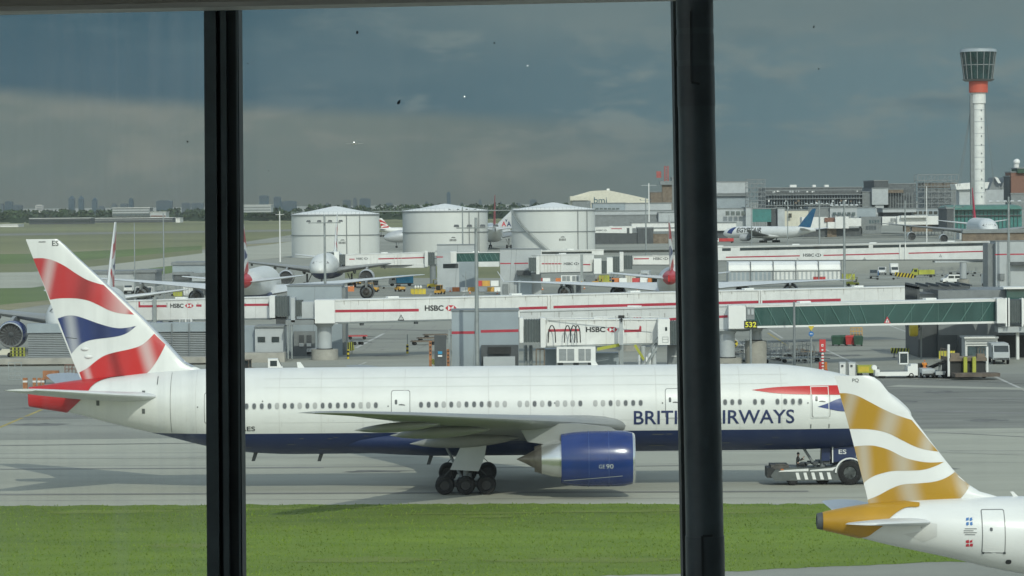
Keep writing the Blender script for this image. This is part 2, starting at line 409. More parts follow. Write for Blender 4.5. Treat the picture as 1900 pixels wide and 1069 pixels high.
for k in range(16):
    c_ = gnd(re_.uniform(-100, 1560), re_.choice((939, 941, 944, 950, 962, 985, 1010, 1040)) + re_.uniform(-2, 4)); rx, ry = re_.uniform(1.5, 7), re_.uniform(.5, 1.6)
    if inside(c_.x, c_.y - 1.5, strip) and inside(c_.x, c_.y + 1.5, strip):
        sheet('worn_turf', [(c_.x + rx * cos(2 * pi * i / 26) * re_.uniform(.6, 1.2), c_.y + ry * sin(2 * pi * i / 26) * re_.uniform(.5, 1.2)) for i in range(26)], wear, 0.016 + 0.0015 * k)
gb = MB(); rg = random.Random(3)
for _ in range(30000):
    y = rg.uniform(172, 227); x = rg.uniform(-0.165, 0.165) * y
    if not inside(x, y, strip): continue
    h = rg.uniform(0.05, 0.16); a = rg.uniform(0, pi); l = rg.uniform(-0.06, 0.06); wd = rg.uniform(0.02, 0.06)
    c, s_ = cos(a) * wd, sin(a) * wd * 0.4
    gb.add([(x - c, y - s_, 0.01), (x + c, y + s_, 0.01), (x + l, y + l, h)], [(0, 1, 2)], rg.choice((0, 0, 1, 1, 1, 2)))
blade = [mat('grass_blade', (0.150, 0.232, 0.016), 0.8, var=0.2, scale=0.3), mat('grass_blade_dark', (0.115, 0.190, 0.014), 0.8, var=0.2, scale=0.3), mat('grass_blade_dry', (0.17, 0.235, 0.028), 0.8, var=0.2, scale=0.3)]
tag(gb.build('grass', blade, recalc=False), kind='stuff')
# painted lines, tar seams
white_line = mat('line_paint', (0.52, 0.52, 0.48), 0.8, var=0.25, scale=0.8)
yellow_line = mat('yellow_line_paint', (0.45, 0.36, 0.10), 0.8, var=0.25, scale=0.8)
seam = mat('tar_seam', (0.285, 0.28, 0.26), 0.9, var=0.3, scale=0.3)
def line(a, b, wd, m, z=0.010, dash=None, name='painted_line'):
    A, B = gnd(*a), gnd(*b); d = (B - A); L = d.length; d.normalize(); n = V((-d.y, d.x, 0)) * wd / 2
    mb = MB(); t = 0
    while t < L:
        e = L if not dash else min(L, t + dash[0])
        p, q = A + d * t, A + d * e
        mb.add([(p - n)[:2] + (z,) if 0 else (p.x - n.x, p.y - n.y, z), (q.x - n.x, q.y - n.y, z), (q.x + n.x, q.y + n.y, z), (p.x + n.x, p.y + n.y, z)], [(0, 1, 2, 3)])
        t = e + (dash[1] if dash else 1e9)
    return tag(mb.build(name, m), kind='structure')
for a, b, wd in (((1530, 648), (1645, 702), .35), ((1740, 666), (1765, 676), .3), ((1748, 682), (1765, 702), .35), ((1835, 694), (1910, 728), .4), ((1650, 604), (1705, 624), .35),
                 ((1355, 622), (1382, 645), .35), ((1427, 612), (1452, 628), .35), ((712, 619), (660, 646), .5), ((680, 672), (640, 688), .3), ((800, 545), (793, 556), .4), ((862, 545), (850, 558), .4), ((640, 545), (640, 556), .3)):
    line(a, b, wd, white_line)
line((1545, 652), (1660, 652), .3, white_line, dash=(3.0, 2.4)); line((1545, 685), (1650, 679), .3, white_line)
line((1425, 618), (1462, 642), .3, yellow_line); line((0, 793), (78, 760), .35, yellow_line); line((-60, 818), (0, 793), .35, yellow_line)
line((690, 650), (760, 652), .3, white_line, dash=(4, 3)); line((640, 652), (800, 640), .25, white_line, dash=(3, 5))
for y0, y1, wd in ((790, 789, .25), (842, 836, .35), (866, 858, .2), (806, 803, .2), (930, 922, .25)):
    line((-200, y0), (2000, y1), wd, seam, 0.0075, name='pavement_joint')
rj = random.Random(31)
tone = [mat('patch_light', (0.378, 0.378, 0.318), 0.9, var=.08, scale=.3, detail=8), mat('patch_dark', (0.235, 0.233, 0.217), 0.9, var=.12, scale=.3, detail=8), mat('rubber_mark', (0.245, 0.243, 0.225), 0.85, var=.14, scale=.5, stretch=(.2, 1, 1), detail=8)]
for x0, y0, x1, y1, wd, t_ in ((1655, 716, 1990, 724, 3.5, 0), (1690, 762, 2000, 770, 2.5, 1), (1390, 806, 1990, 800, 3.0, 0), (1700, 742, 1900, 740, 1.2, 2), (1650, 731, 1900, 746, .5, 2), (1690, 800, 2000, 816, .5, 2), (1660, 836, 2000, 846, 2.0, 0), (-200, 850, 900, 847, 2.2, 0), (-200, 872, 600, 868, .8, 2), (450, 868, 760, 866, .5, 2), (900, 868, 1500, 862, .5, 2), (-200, 919, 1500, 912, 1.0, 2), (-100, 776, 260, 772, 1.6, 1), (40, 738, 300, 742, .5, 2), (-60, 828, 400, 822, .6, 2), (650, 610, 830, 614, 2.2, 1), (640, 628, 830, 630, .6, 2), (1420, 634, 1690, 630, 2.0, 1), (1400, 656, 1700, 648, .6, 2), (1660, 702, 1900, 712, .5, 2), (640, 548, 860, 548, 3, 1), (600, 520, 820, 522, 4, 0)):
    patch_z = globals().get('patch_z', .012) + .001; line((x0, y0), (x1, y1), wd, tone[t_], patch_z, name='pavement_patch')
for k in range(0):
    line((-60 + 60 * k * 1.3, 716), (-190 + 74 * k * 1.3, 930), .14, seam, 0.0078, name='pavement_joint')
for k in range(5):
    line((640 + 34 * k, 652 - k), (690 + 40 * k, 604), .16, seam, 0.0078, name='pavement_joint')
for y in (612, 622, 636, 655, 668):
    line((1340, y + 2), (1700, y - 3), .22, seam, 0.0078, name='pavement_joint')
for y in (612, 634, 652, 664): line((620, y + 2), (840, y), .2, seam, 0.0078, name='pavement_joint')
stain = mat('oil_stain', (0.17, 0.17, 0.155), 0.8, var=0.3, scale=0.6)
rs = random.Random(11)
for cx, cy, rx, ry in ((70, 788, 3, 1.2), (60, 757, 2.2, 1), (1660, 745, 3.2, 1.5), (1745, 728, 2, 2), (1720, 870, 2.4, 1), (240, 745, 2, 1), (700, 875, 3, .8), (1830, 780, 2.2, 1.2), (620, 545, 3, 3), (850, 548, 3, 2), (1560, 660, 3, 2), (720, 660, 3, 2)):
    g = gnd(cx, cy); n = 18
    MBs = MB().add([(g.x + rx * cos(2 * pi * i / n) * rs.uniform(.6, 1.2), g.y + ry * 1.6 * sin(2 * pi * i / n) * rs.uniform(.5, 1.3), 0.0065) for i in range(n)], [tuple(range(n))])
    tag(MBs.build('oil_stain', stain), kind='structure')
# ================================================================ aircraft
def naca(u): return 5 * (0.2969 * sqrt(max(u, 0)) - 0.1260 * u - 0.3516 * u * u + 0.2843 * u ** 3 - 0.1036 * u ** 4)
UU = [1, .88, .74, .6, .46, .32, .2, .1, .04, .01, 0]
def section(sLE, c, t, camber=0.0):
    """closed section as (s, height) list"""
    up = [(sLE + u * c, naca(u) * t * c + camber * c * u * (1 - u)) for u in UU]
    lo = [(sLE + u * c, -naca(u) * t * c + camber * c * u * (1 - u)) for u in UU[::-1][1:-1]]
    return up + lo
def paint_split(name, zc, blue=(0.010, 0.024, 0.085), rough=0.42):
    """white fuselage paint with a dark blue belly below zc (a painted colour split)"""
    m = mat(name, (0.675, 0.69, 0.67), rough, var=0.025, scale=0.5, stretch=(1, 1, 2.5))
    nt_ = m.node_tree; b = nt_.nodes['Principled BSDF']; src = b.inputs['Base Color'].links[0].from_socket
    t = nt_.nodes.new('ShaderNodeTexCoord'); s = nt_.nodes.new('ShaderNodeSeparateXYZ'); lnk(nt_, t.outputs['Object'], s.inputs[0])
    g = nt_.nodes.new('ShaderNodeMath'); g.operation = 'LESS_THAN'; g.inputs[1].default_value = zc; lnk(nt_, s.outputs[2], g.inputs[0])
    mx = nt_.nodes.new('ShaderNodeMix'); mx.data_type = 'RGBA'; lnk(nt_, g.outputs[0], mx.inputs[0]); lnk(nt_, src, mx.inputs[6]); mx.inputs[7].default_value = (*blue, 1)
    lnk(nt_, mx.outputs[2], b.inputs['Base Color']); return m
M['wing_paint'] = mat('wing_paint', (0.25, 0.265, 0.265), 0.4, var=0.06, scale=0.4, stretch=(1, .3, 1))
M['skin_seam'] = mat('skin_seam', (0.60, 0.61, 0.59), 0.5, var=0.05)
M['stab_paint'] = mat('stab_paint', (0.64, 0.66, 0.66), 0.4, var=0.05, scale=0.4)
M['wheel_hub'] = mat('wheel_hub', (0.018, 0.019, 0.02), 0.6, var=.2, scale=4)
M['flap_paint'] = mat('flap_paint', (0.23, 0.24, 0.23), 0.45, var=0.08, scale=0.6)
M['nacelle_blue'] = mat('nacelle_blue', (0.012, 0.036, 0.17), 0.22, var=0.10, scale=0.9, spec=0.7)
M['metal_lip'] = mat('metal_lip', (0.66, 0.68, 0.68), 0.25, metal=0.8, var=0.03)
M['hot_metal'] = mat('hot_metal', (0.20, 0.185, 0.165), 0.4, metal=0.7, var=0.15, scale=2)
M['fan'] = mat('fan_dark', (0.03, 0.032, 0.034), 0.5, var=0.3, scale=3)
M['ba_white'] = paint_split('fuselage_white_blue', 4.13)
M['plain_white'] = mat('fuselage_white', (0.71, 0.725, 0.71), 0.3, var=0.03, scale=0.4)
M['bare_metal'] = mat('bare_metal', (0.55, 0.57, 0.58), 0.3, metal=0.7, var=0.05)
M['cabin_dark'] = mat('cabin_window_dark', (0.10, 0.11, 0.112), 0.15, var=0)
M['cabin_blind'] = mat('cabin_window_blind', (0.36, 0.37, 0.36), 0.4, var=0)
M['cabin_rim'] = mat('cabin_window_rim', (0.40, 0.41, 0.41), 0.4, var=0)
M['ba_navy'] = mat('lettering_navy', (0.022, 0.035, 0.105), 0.35, var=0)
M['door_line'] = mat('door_seam', (0.20, 0.21, 0.21), 0.5, var=0)

class Airframe: pass
def mk_surf(A):
    def ring(s):
        zt, zb, hw = interp(A.prof, s); return (zt + zb) / 2, (zt - zb) / 2, hw
    A.ring = ring
    def fus(side, eps=0.012):
        def fn(x, z):
            zc, rz, hw = ring(-x); a = (z - zc) / rz; a = max(-1.0, min(1.0, a)); q = sqrt(1 - a * a); k = 1 + eps / max(rz, .3)
            return (x, side * (hw * q * k + eps * .3 * q), zc + rz * a * k)
        return fn
    A.fus = fus
    fz = [(z, a, c, t) for z, a, c, t in A.fin]
    def fin(side, eps=0.012):
        def fn(x, z):
            a, c, t = interp(fz, z) if z >= fz[0][0] else fz[0][1:]
            u = min(1, max(0, (-x - a) / c)); return (x, side * (naca(u) * t * c + eps), z)
        return fn
    A.finfn = fin
def fuselage_mb(A, nseg=48):
    S = sorted(set([p[0] for p in A.prof] + [A.prof[-1][0] * k / 70 for k in range(71)] + [A.prof[0][0] + q for q in (.05, .12, .25, .4, .6, .8, 1.0, 1.4, 1.8, 2.2)]))
    b = MB(); rings = []
    for s in S:
        zc, rz, hw = A.ring(s)
        rings.append([(-s, hw * cos(2 * pi * i / nseg), zc + rz * sin(2 * pi * i / nseg)) for i in range(nseg)])
    return b.loft(rings)
def wing_mb(stations, side, vertical=False):
    b = MB(); rings = []
    for l, sLE, c, z, t, tw in stations:
        sec = section(sLE, c, t, 0.02)
        rings.append([(-s, side * l, z + h - tw * (s - sLE - c * .3)) for s, h in sec])
    return b.loft(rings)
def fin_mb(A, n=14):
    zs = [A.fin[0][0] + (A.fin[-1][0] - A.fin[0][0]) * k / n for k in range(n + 1)]
    b = MB(); rings = []
    for z in sorted(set(zs + [f[0] for f in A.fin])):
        a, c, t = interp(A.fin, z); rings.append([(-s, h, z) for s, h in section(a, c, t)])
    return b.loft(rings)
def engine_parts(name, parent, pos, r, Ln, wing_z, nac, n=36, detail=True):
    """pos = intake centre; everything behind it along -x"""
    x, y, z = pos; b = MB()
    P = [(0, .845), (.006, .875), (.02, .905)]
    b.lathe([(-a * Ln, q * r) for a, q in [(.10, .78), (.05, .79), (.02, .81)] + P + [(.035, .925)]], pos, n=n, m=1)
    b.lathe([(-a * Ln, q * r) for a, q in [(.035, .925), (.07, .95), (.15, .985), (.3, 1.0), (.5, 1.0), (.7, .99), (.85, .96), (1.0, .90), (1.0, .87), (.9, .88)]], pos, n=n, m=0)
    b.lathe([(-a * Ln, q * r) for a, q in [(.10, .78), (.14, .78)]], pos, n=n, m=2)
    b.lathe([(-.14 * Ln, .78 * r), (-.14 * Ln, .01)], pos, n=n, m=2)
    b.lathe([(-.05 * Ln, .005), (-.10 * Ln, .12 * r), (-.14 * Ln, .22 * r)], pos, n=20, m=3)
    for k in range(18):
        t = 2 * pi * k / 18; c, s = cos(t), sin(t); c2, s2 = cos(t + .12), sin(t + .12)
        b.add([(x - .135 * Ln, y + c * .22 * r, z + s * .22 * r), (x - .135 * Ln, y + c * .77 * r, z + s * .77 * r), (x - .128 * Ln, y + c2 * .77 * r, z + s2 * .77 * r)], [(0, 1, 2)], 3)
    b.lathe([(-.9 * Ln, .88 * r), (-.9 * Ln, .6 * r)], pos, n=n, m=2)
    e = b.build(name, [nac, M['metal_lip'], M['fan'], M['dark_grey']], parent, 40)
    c = MB()
    c.lathe([(-a * Ln, q * r) for a, q in [(.88, .72), (1.0, .70), (1.12, .64), (1.27, .53)]], pos, n=n, m=0)
    c.lathe([(-a * Ln, q * r) for a, q in [(1.265, .535), (1.36, .45), (1.36, .42), (1.28, .40)]], pos, n=n, m=1)
    c.lathe([(-a * Ln, q * r) for a, q in [(1.28, .40), (1.36, .33), (1.48, .16), (1.60, .01)]], pos, n=n, m=1)
    c.build('exhaust_core', [M['metal_lip'] if nac is M['nacelle_blue'] else M['mid_grey'], M['hot_metal']], e, 40)
    if detail:
        p = MB(); hw = .24 * r / 1.9
        poly = [(x - .22 * Ln, z + .95 * r), (x - .34 * Ln, z + 1.12 * r), (x - .75 * Ln, wing_z + .05), (x - 1.25 * Ln, wing_z + .1), (x - 1.55 * Ln, wing_z - .25), (x - 1.45 * Ln, z + .62 * r), (x - 1.0 * Ln, z + .45 * r), (x - .5 * Ln, z + .9 * r)]
        p.prism(poly, y - hw, y + hw)
        p.build('pylon', M['wing_paint'], e)
    return e
def wheel_proto(r, wd):
    b = MB(); h = wd / 2
    b.lathe([(-h, r * .55), (-h, r * .86), (-h * .7, r * .97), (0, r), (h * .7, r * .97), (h, r * .86), (h, r * .55), (h * .6, r * .5)], axis='y', n=20, m=0)
    b.lathe([(-h, r * .55), (-h * .6, r * .5), (-h * .6, .02)], axis='y', n=20, m=1)
    b.lathe([(h * .6, r * .5), (h * .6, .02)], axis='y', n=20, m=1)
    return b
_WH = {}
def wheel(parent, x, y, r, wd, z=None):
    k = (round(r, 3), round(wd, 3))
    if k not in _WH:
        o = wheel_proto(r, wd).build('wheel', [M['tyre'], M['wheel_hub']], None, 40); _WH[k] = o.data; o.parent = parent
    else:
        o = bpy.data.objects.new('wheel', _WH[k]); COL.objects.link(o); o.parent = parent
    o.location = (x, y, r if z is None else z); return o
def gear(parent, x, y, axles, half, r, wd, top, name='main_landing_gear'):
    b = MB()
    b.cyl((x, y, r + .1), (x + .15, y, top), .2, .24, m=0); b.cyl((x - .2, y, r + .3), (x - 1.5, y * .8, top), .1, m=0)
    if len(axles) > 1: b.box((x + (axles[0] + axles[-1]) / 2, y, r), (abs(axles[0] - axles[-1]) + .5, .3, .34), 1)
    for a in axles: b.cyl((x + a, y - half, r), (x + a, y + half, r), .1, m=1)
    g = b.build(name, [M['mid_grey'], M['dark_grey']], parent, 40)
    for a in axles:
        for s in (-1, 1): wheel(g, x + a, y + s * half, r, wd)
    return g

# --- wide twin jet, measured on the photograph (axis at Y = 238, nose to the right)
Y7 = 238.0; XN = (1690 - 950) / ppm(Y7)
def s7(px, py, Y=Y7):
    p = at(px, py, Y); return (p.x - XN, p.z)
T7 = Airframe()
T7.prof = [(0, 4.95, 4.75, .08), (.12, 5.22, 4.5, .42), (.4, 5.55, 4.15, .82), (1.2, 6.25, 3.55, 1.5), (2.5, 7.05, 3.0, 2.15), (4, 7.62, 2.72, 2.58), (5.4, 7.98, 2.6, 2.82), (8, 8.45, 2.5, 3.05), (10.5, 8.65, 2.48, 3.1),
           (44.0, 8.65, 2.48, 3.1), (46.5, 8.65, 2.58, 3.08), (49.6, 8.63, 2.98, 2.95), (53.4, 8.48, 3.92, 2.45), (57.0, 8.1, 4.78, 1.75), (59.9, 7.78, 5.55, 1.05), (62.4, 7.42, 6.0, .34), (62.9, 7.36, 6.1, .20)]
def fin_from_px(rows, sx, zt=None):
    out = []
    for pyl, pxl, pxt, t in rows:
        a, z = sx(pxl, pyl); b_, z2 = sx(pxt, pyl); out.append((z, -a, a - b_, t))
    out.sort(); return out
T7.fin = fin_from_px([(443.5, 106, 48, .085), (447, 112, 49, .085), (470, 136, 58, .085), (510, 180, 74, .085), (560, 235, 93, .088), (600, 277, 108, .088), (640, 315, 124, .09), (665, 338, 134, .09), (677, 352, 139, .09), (684, 371, 142, .085), (700, 385, 149, .08)], s7)
def wing777(z0=4.0):
    return [(1.5, 19.6, 14.4, z0 + .1, .13, .05), (3.1, 20.6, 13.4, z0 + .28, .13, .05), (6.5, 22.9, 11.2, z0 + .72, .12, .04), (9.7, 25.0, 9.3, z0 + 1.12, .115, .03), (15, 28.9, 7.0, z0 + 1.72, .105, .02), (23.4, 35.0, 4.1, z0 + 2.62, .10, .0), (28.5, 38.6, 2.7, z0 + 3.1, .10, -.01), (30.0, 39.8, 2.0, z0 + 3.22, .09, -.01), (30.5, 40.7, 1.1, z0 + 3.25, .08, -.01)]
T7.wing = wing777(4.05)
T7.stab = [(.5, 52.2, 7.9, 6.62, .10, 0), (1.6, 53.0, 7.2, 6.72, .10, 0), (5.5, 56.2, 5.3, 7.14, .095, 0), (10.2, 60.2, 2.9, 7.72, .09, 0), (10.8, 60.9, 2.1, 7.8, .08, 0)]
mk_surf(T7)
# tail artwork in photograph pixels (from the enlargement: x/3.056, 430+y/3.056)
def zp(pts, ox, oy, k): return [(ox + x / k, oy + y / k) for x, y in pts]
S1 = smooth_poly(zp([(186, 152), (240, 150), (300, 162), (370, 195), (430, 235), (490, 270), (545, 290), (590, 302)], 0, 430, 3.056)) + smooth_poly(zp([(762, 470), (680, 462), (620, 445), (560, 415), (500, 390), (430, 378), (340, 378), (284, 386)], 0, 430, 3.056))
S2 = smooth_poly(zp([(328, 492), (380, 476), (430, 477), (490, 495), (560, 520), (640, 542), (700, 546), (775, 534)], 0, 430, 3.056)) + smooth_poly(zp([(772, 536), (730, 570), (680, 590), (620, 600), (540, 610), (490, 622), (450, 645), (405, 692)], 0, 430, 3.056))
S3 = smooth_poly(zp([(450, 798), (500, 770), (550, 730), (600, 700), (660, 682), (740, 665), (800, 645), (840, 615), (876, 578)], 0, 430, 3.056)) + zp([(939, 639)], 0, 430, 3.056) + smooth_poly(zp([(937, 645), (910, 700), (870, 765), (830, 805), (780, 828), (700, 830), (620, 832), (560, 848)], 0, 430, 3.056)) + zp([(466, 842)], 0, 430, 3.056)
def clip_fin(A, poly):
    out = []
    for x, z in poly:
        a, c, t = interp(A.fin, min(max(z, A.fin[0][0]), A.fin[-1][0])); out.append((min(max(x, -(a + c)), -a - .02), z))
    return out
def to_s(poly, fn): return [fn(x, y) for x, y in poly]
T7.stripes = [clip_fin(T7, to_s(S1, s7)), clip_fin(T7, to_s(S2, s7)), clip_fin(T7, to_s(S3, s7))]
s7n = lambda x, y: s7(x, y, Y7 - 1.2)
T7.tailred = to_s(zp([(150, 862), (300, 838), (470, 820), (600, 815)], 0, 430, 3.056), s7n) + to_s(smooth_poly(zp([(700, 822), (620, 832), (560, 850), (520, 878), (490, 920), (440, 970), (372, 1026)], 0, 430, 3.056)), s7n) + to_s(zp([(300, 1030), (150, 1010)], 0, 430, 3.056), s7n)
M['ba_red1'] = sheen('tail_red_upper', (0.50, 0.022, 0.022), [(.10, .055, .62), (.86, .16, .55)], [(.50, .12, .35)], (1 / 11, 0, -.34 / 11 * -1 * 0 + .03), (0, 0, 0))
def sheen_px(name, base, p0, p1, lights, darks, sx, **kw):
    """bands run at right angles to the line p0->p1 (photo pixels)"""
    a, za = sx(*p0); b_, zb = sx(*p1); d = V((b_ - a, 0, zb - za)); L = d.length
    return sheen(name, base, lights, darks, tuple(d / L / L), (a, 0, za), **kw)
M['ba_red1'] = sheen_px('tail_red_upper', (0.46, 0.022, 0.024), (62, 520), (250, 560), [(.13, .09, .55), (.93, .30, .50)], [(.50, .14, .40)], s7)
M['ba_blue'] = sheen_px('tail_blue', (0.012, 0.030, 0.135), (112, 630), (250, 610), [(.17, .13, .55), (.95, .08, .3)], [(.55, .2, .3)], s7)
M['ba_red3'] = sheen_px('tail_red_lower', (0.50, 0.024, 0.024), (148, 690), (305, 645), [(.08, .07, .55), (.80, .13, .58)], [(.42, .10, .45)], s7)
M['ba_red_tail'] = mat('tail_cone_red', (0.46, 0.022, 0.024), 0.35, var=0.05)

def airliner(name, label, loc, rz, A=T7, group=None, fus='ba_white', fin='ba', nac='nacelle_blue', eng=((9.75, 20.1, 2.72, 1.92, 5.05),), wingz=0.0, belly=True, winglet=False, dihedral=1.0, wingmat='wing_paint', gears=True, tailcone='ba', span=1.0, scale=1.0, extra=None, simple=False):
    root = thing(name, label, 'airliner', loc, rz, group)
    root.scale = (scale,) * 3
    P = {}
    fm = [M[fus], M['ba_red_tail'], M['ba_navy'], M['grey_ink'], M['ba_red3'], M['nacelle_blue'], M['ink'], M['skin_seam']]
    fb = fuselage_mb(A, 24 if simple else 48)
    if tailcone == 'ba':
        for sd in (-1, 1): poly_art(fb, A.tailred, A.fus(sd, .06), 1, .3, .05)
    if extra: extra(fb, A)
    if belly:
        rings = []
        for s, k in ((20.4, .0), (21.5, .3), (23, .8), (25, 1), (34, 1), (36.5, .75), (39, .4), (41, .0)):
            rings.append([(-s, (1.9 + 1.35 * k) * cos(2 * pi * i / 24), 3.55 + (.85 + .42 * k) * sin(2 * pi * i / 24)) for i in range(24)])
        fb.loft(rings, 0)
    P['fuselage'] = fb.build('fuselage', fm, root, 50)
    if A is T7:
        eb = MB(); eb.loft([[(x_, .22 * k_ * cos(2 * pi * i / 20), 6.73 + .66 * k_ * sin(2 * pi * i / 20)) for i in range(20)] for x_, k_ in ((-62.86, 1.03), (-62.96, .9))]); eb.build('exhaust_cap', M['dark_grey'] if tailcone != 'ba' else M['ba_red_tail'], root)
    for sd in (-1, 1):
        st = [(l * span, a, c, 4.1 + (z - 4.1) * dihedral + wingz if dihedral != 1 else z + wingz, t, tw) for l, a, c, z, t, tw in A.wing]
        wb = wing_mb(st, sd)
        if winglet:
            l, a, c, z = st[-1][0], st[-1][1], 1.7, st[-1][3]
            wb.loft([[(-s, sd * (l - .1 + q), z + h2 + hh * .0) if 0 else (-(s), sd * (l - .1 + q * .6) + hh, z + q) for s, hh in section(a - .4 + q * .55, c - q * .35, .08)] for q in (0, 1.0, 1.9) for h2 in (0,)], 0)
        wo = wb.build('wing', M[wingmat], root, 50)
        for l, sa, sb, dz, wd in (() if simple else ((6.2, 28.0, 35.6, -.80, .38), (13.5, 30.0, 36.7, -.58, .32), (19.5, 33.2, 38.8, -.46, .26))):
            zz = interp([(q[0], q[3]) for q in st], l)[0]
            fr = MB(); n = 12
            for_ = []
            for k in range(9):
                u = k / 8; q = sin(pi * min(u * 1.15, 1)) ** .6 if 0 < u < .87 else (.05 if u >= .87 else .05)
                q = max(.04, sin(pi * u) ** .7)
                for_.append([(-(sa + (sb - sa) * u), sd * (l + wd * q * cos(2 * pi * i / n)), zz + dz - .35 * u + wd * 1.25 * q * sin(2 * pi * i / n)) for i in range(n)])
            fr.loft(for_); fr.build('flap_track_fairing', M['flap_paint'], wo, 50)
        wing_mb(A.stab, sd).build('horizontal_stabilizer', M['stab_paint'], root, 50)
    f = fin_mb(A)
    fmats = [M['plain_white'], M['ba_red1'], M['ba_blue'], M['ba_red3'], M['ink'], M['metal_lip']]
    if fin == 'ba':
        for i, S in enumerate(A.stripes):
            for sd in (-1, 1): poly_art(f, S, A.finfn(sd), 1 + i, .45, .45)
    elif isinstance(fin, str) and fin in M: fmats[0] = M[fin]
    elif callable(fin): fmats = fin(f, A)
    P['fin'] = f.build('tail_fin', fmats, root, 50)
    for (l, s, z, r, L_) in eng:
        for sd in (-1, 1):
            wz = interp([(q[0] * span, 4.1 + (q[3] - 4.1) * dihedral + wingz - .1) for q in A.wing], l)[0]
            P.setdefault('eng', []).append(engine_parts('engine', root, (-s, sd * l, z), r, L_, wz, M[nac], 20 if simple else 36))
    if gears == 1:
        for sd in (-1, 1): gear(root, -31.7, sd * 5.5, (1.45, 0, -1.45), .7, .66, .5, 3.4)
        gear(root, -6.1, 0, (0,), .32, .54, .4, 2.9, 'nose_landing_gear')
    P['root'] = root
    return P
# ---------------------------------------------------------------- the long white twin jet being towed past
def ba_main(fb, A):
    fn = A.fus(-1, .022)
    q = lambda pts, dy=-3.0: to_s(pts, lambda x, y: s7(x, y, Y7 + dy))
    h = zp
    red = smooth_poly(q([(1395, 724), (1450, 718.5), (1545, 716.5), (1620, 717.5)])) + smooth_poly(q([(1640, 726), (1600, 733), (1500, 732.5), (1440, 730), (1395, 724)]))
    poly_art(fb, red, fn, 4, .4, .12)
    poly_art(fb, q([(1517, 755)]) + smooth_poly(q([(1517, 755), (1535, 749), (1560, 740), (1600, 736)])) [1:] + q([(1610, 750), (1600, 766), (1556, 763)]), fn, 5, .4, .12)
    x0, z0 = q([(1176, 788.5)])[0]; x1, z1 = q([(1474, 787)])[0]; zt = q([(1300, 761.5)])[0][1]
    word(fb, 'BRITISH AIRWAYS', fn, 2, x0, z0 + .02, zt - z0, x1 - x0, .35, .12, bold=.012)
    x0, z0 = q([(430, 800.5)])[0]; x1, _ = q([(473, 800)])[0]
    word(fb, 'G-RAES', fn, 6, x0 - .5, z0, .33, x1 - x0 + .5, .5, .12, bold=.01)
    for px in (288,):
        a, z = q([(px, 709)])[0]; poly_art(fb, [(a, z - .25), (a + .06, z - .25), (a + .06, z + .3), (a, z + .3)], fn, 3, .5, .12)
    # panel seams round the barrel, small vents and ports
    for s in (13.2, 20.8, 28.3, 39.7, 47.0, 52.6):
        poly_art(fb, [(-s, 4.2), (-s + .03, 4.2), (-s + .03, 8.4), (-s, 8.4)], fn, 3, None, .12) if s in (52.6,) else None
    fs_ = A.fus(-1, .008)
    for k in range(15):
        s = 9.5 + 2.95 * k; poly_art(fb, [(-s, 4.15), (-s + .045, 4.15), (-s + .045, 8.5), (-s, 8.5)], fs_, 8, None, .12)
    for z in (4.9, 7.35, 7.95): poly_art(fb, [(-46, z), (-9, z), (-9, z + .03), (-46, z + .03)], fs_, 8, 1.0)
    rg2 = random.Random(12)
    for k in range(46):
        s = rg2.uniform(9, 56); z = rg2.uniform(4.2, 5.3); hh = rg2.uniform(.15, .8); poly_art(fb, [(-s, z), (-s + rg2.uniform(.03, .07), z), (-s + .03, z + hh)], fs_, 8, None, .12)
    rr = random.Random(5)
    for k in range(26):
        x = -rr.uniform(10, 52); z = rr.uniform(2.75, 3.9); l = rr.uniform(.25, 1.1); g = rr.uniform(.03, .06)
        poly_art(fb, [(x, z), (x + l, z), (x + l, z + g), (x, z + g)], fn, 3, None, .12)
    for px, py in ((269, 744), (365, 757), (486, 746), (719, 755), (1028, 749), (1228, 749), (1498, 749)):
        a, z = q([(px, py)])[0]; poly_art(fb, [(a, z), (a + .09, z), (a + .09, z + .09), (a, z + .09)], fn, 3)
    # cargo door outlines low on the side
    d0 = q([(1504.5, 718)])[0]; d1 = q([(1539, 775.5)])[0]; frame_art(fb, d0[0], d1[0], d1[1], d0[1], .05, A.fus(-1, .032), 0, None, .12)
    for xa, xb in ((1504, 1538),):
        a, z = q([(xa, 795)])[0]; b_, z2 = q([(xb, 787)])[0]
        for c in (a, b_): poly_art(fb, [(c, z), (c + .07, z), (c + .07, z2), (c, z2)], fn, 3)
    a, z = q([(263, 752)])[0]
    for aa, zz, hh in ((q([(261, 737)])[0][0], q([(261, 737)])[0][1], .4), (q([(261, 765)])[0][0], q([(261, 769)])[0][1], .35), (q([(174, 755)])[0][0], q([(174, 755)])[0][1], .35)):
        poly_art(fb, [(aa, zz), (aa + .22, zz), (aa + .22, zz + hh), (aa, zz + hh)], fn, 3, None, .12)
main = airliner('airliner', 'long white airliner with dark blue belly, being towed across the taxiway', (XN, Y7, 0), 0, extra=ba_main, gears=0)
R7 = main['root']
# registration on the fin
fo = main['fin']; fb = MB(); fn = T7.finfn(-1, .015)
x0, z0 = s7(97, 456.5); x1, _ = s7(109, 456.5); word(fb, 'ES', fn, 0, x0, z0, .38, x1 - x0, bold=.012); fb.build('lettering', [M['ink'], M['grey_ink']], fo); fb = MB()
x0, z0 = s7(72, 450); poly_art(fb, [(x0, z0), (x0 + .5, z0), (x0 + .5, z0 + .07), (x0, z0 + .07)], fn, 1); fb.build('placard', [M['ink'], M['grey_ink']], fo); fb = MB()
a, z = s7(122, 627); b_, z2 = s7(143, 629); poly_art(fb, [(a, z), (b_, z2), (b_, z2 + .05), (a, z + .05)], fn, 0)
fb.build('rudder_seam', [M['ink'], M['grey_ink']], fo)
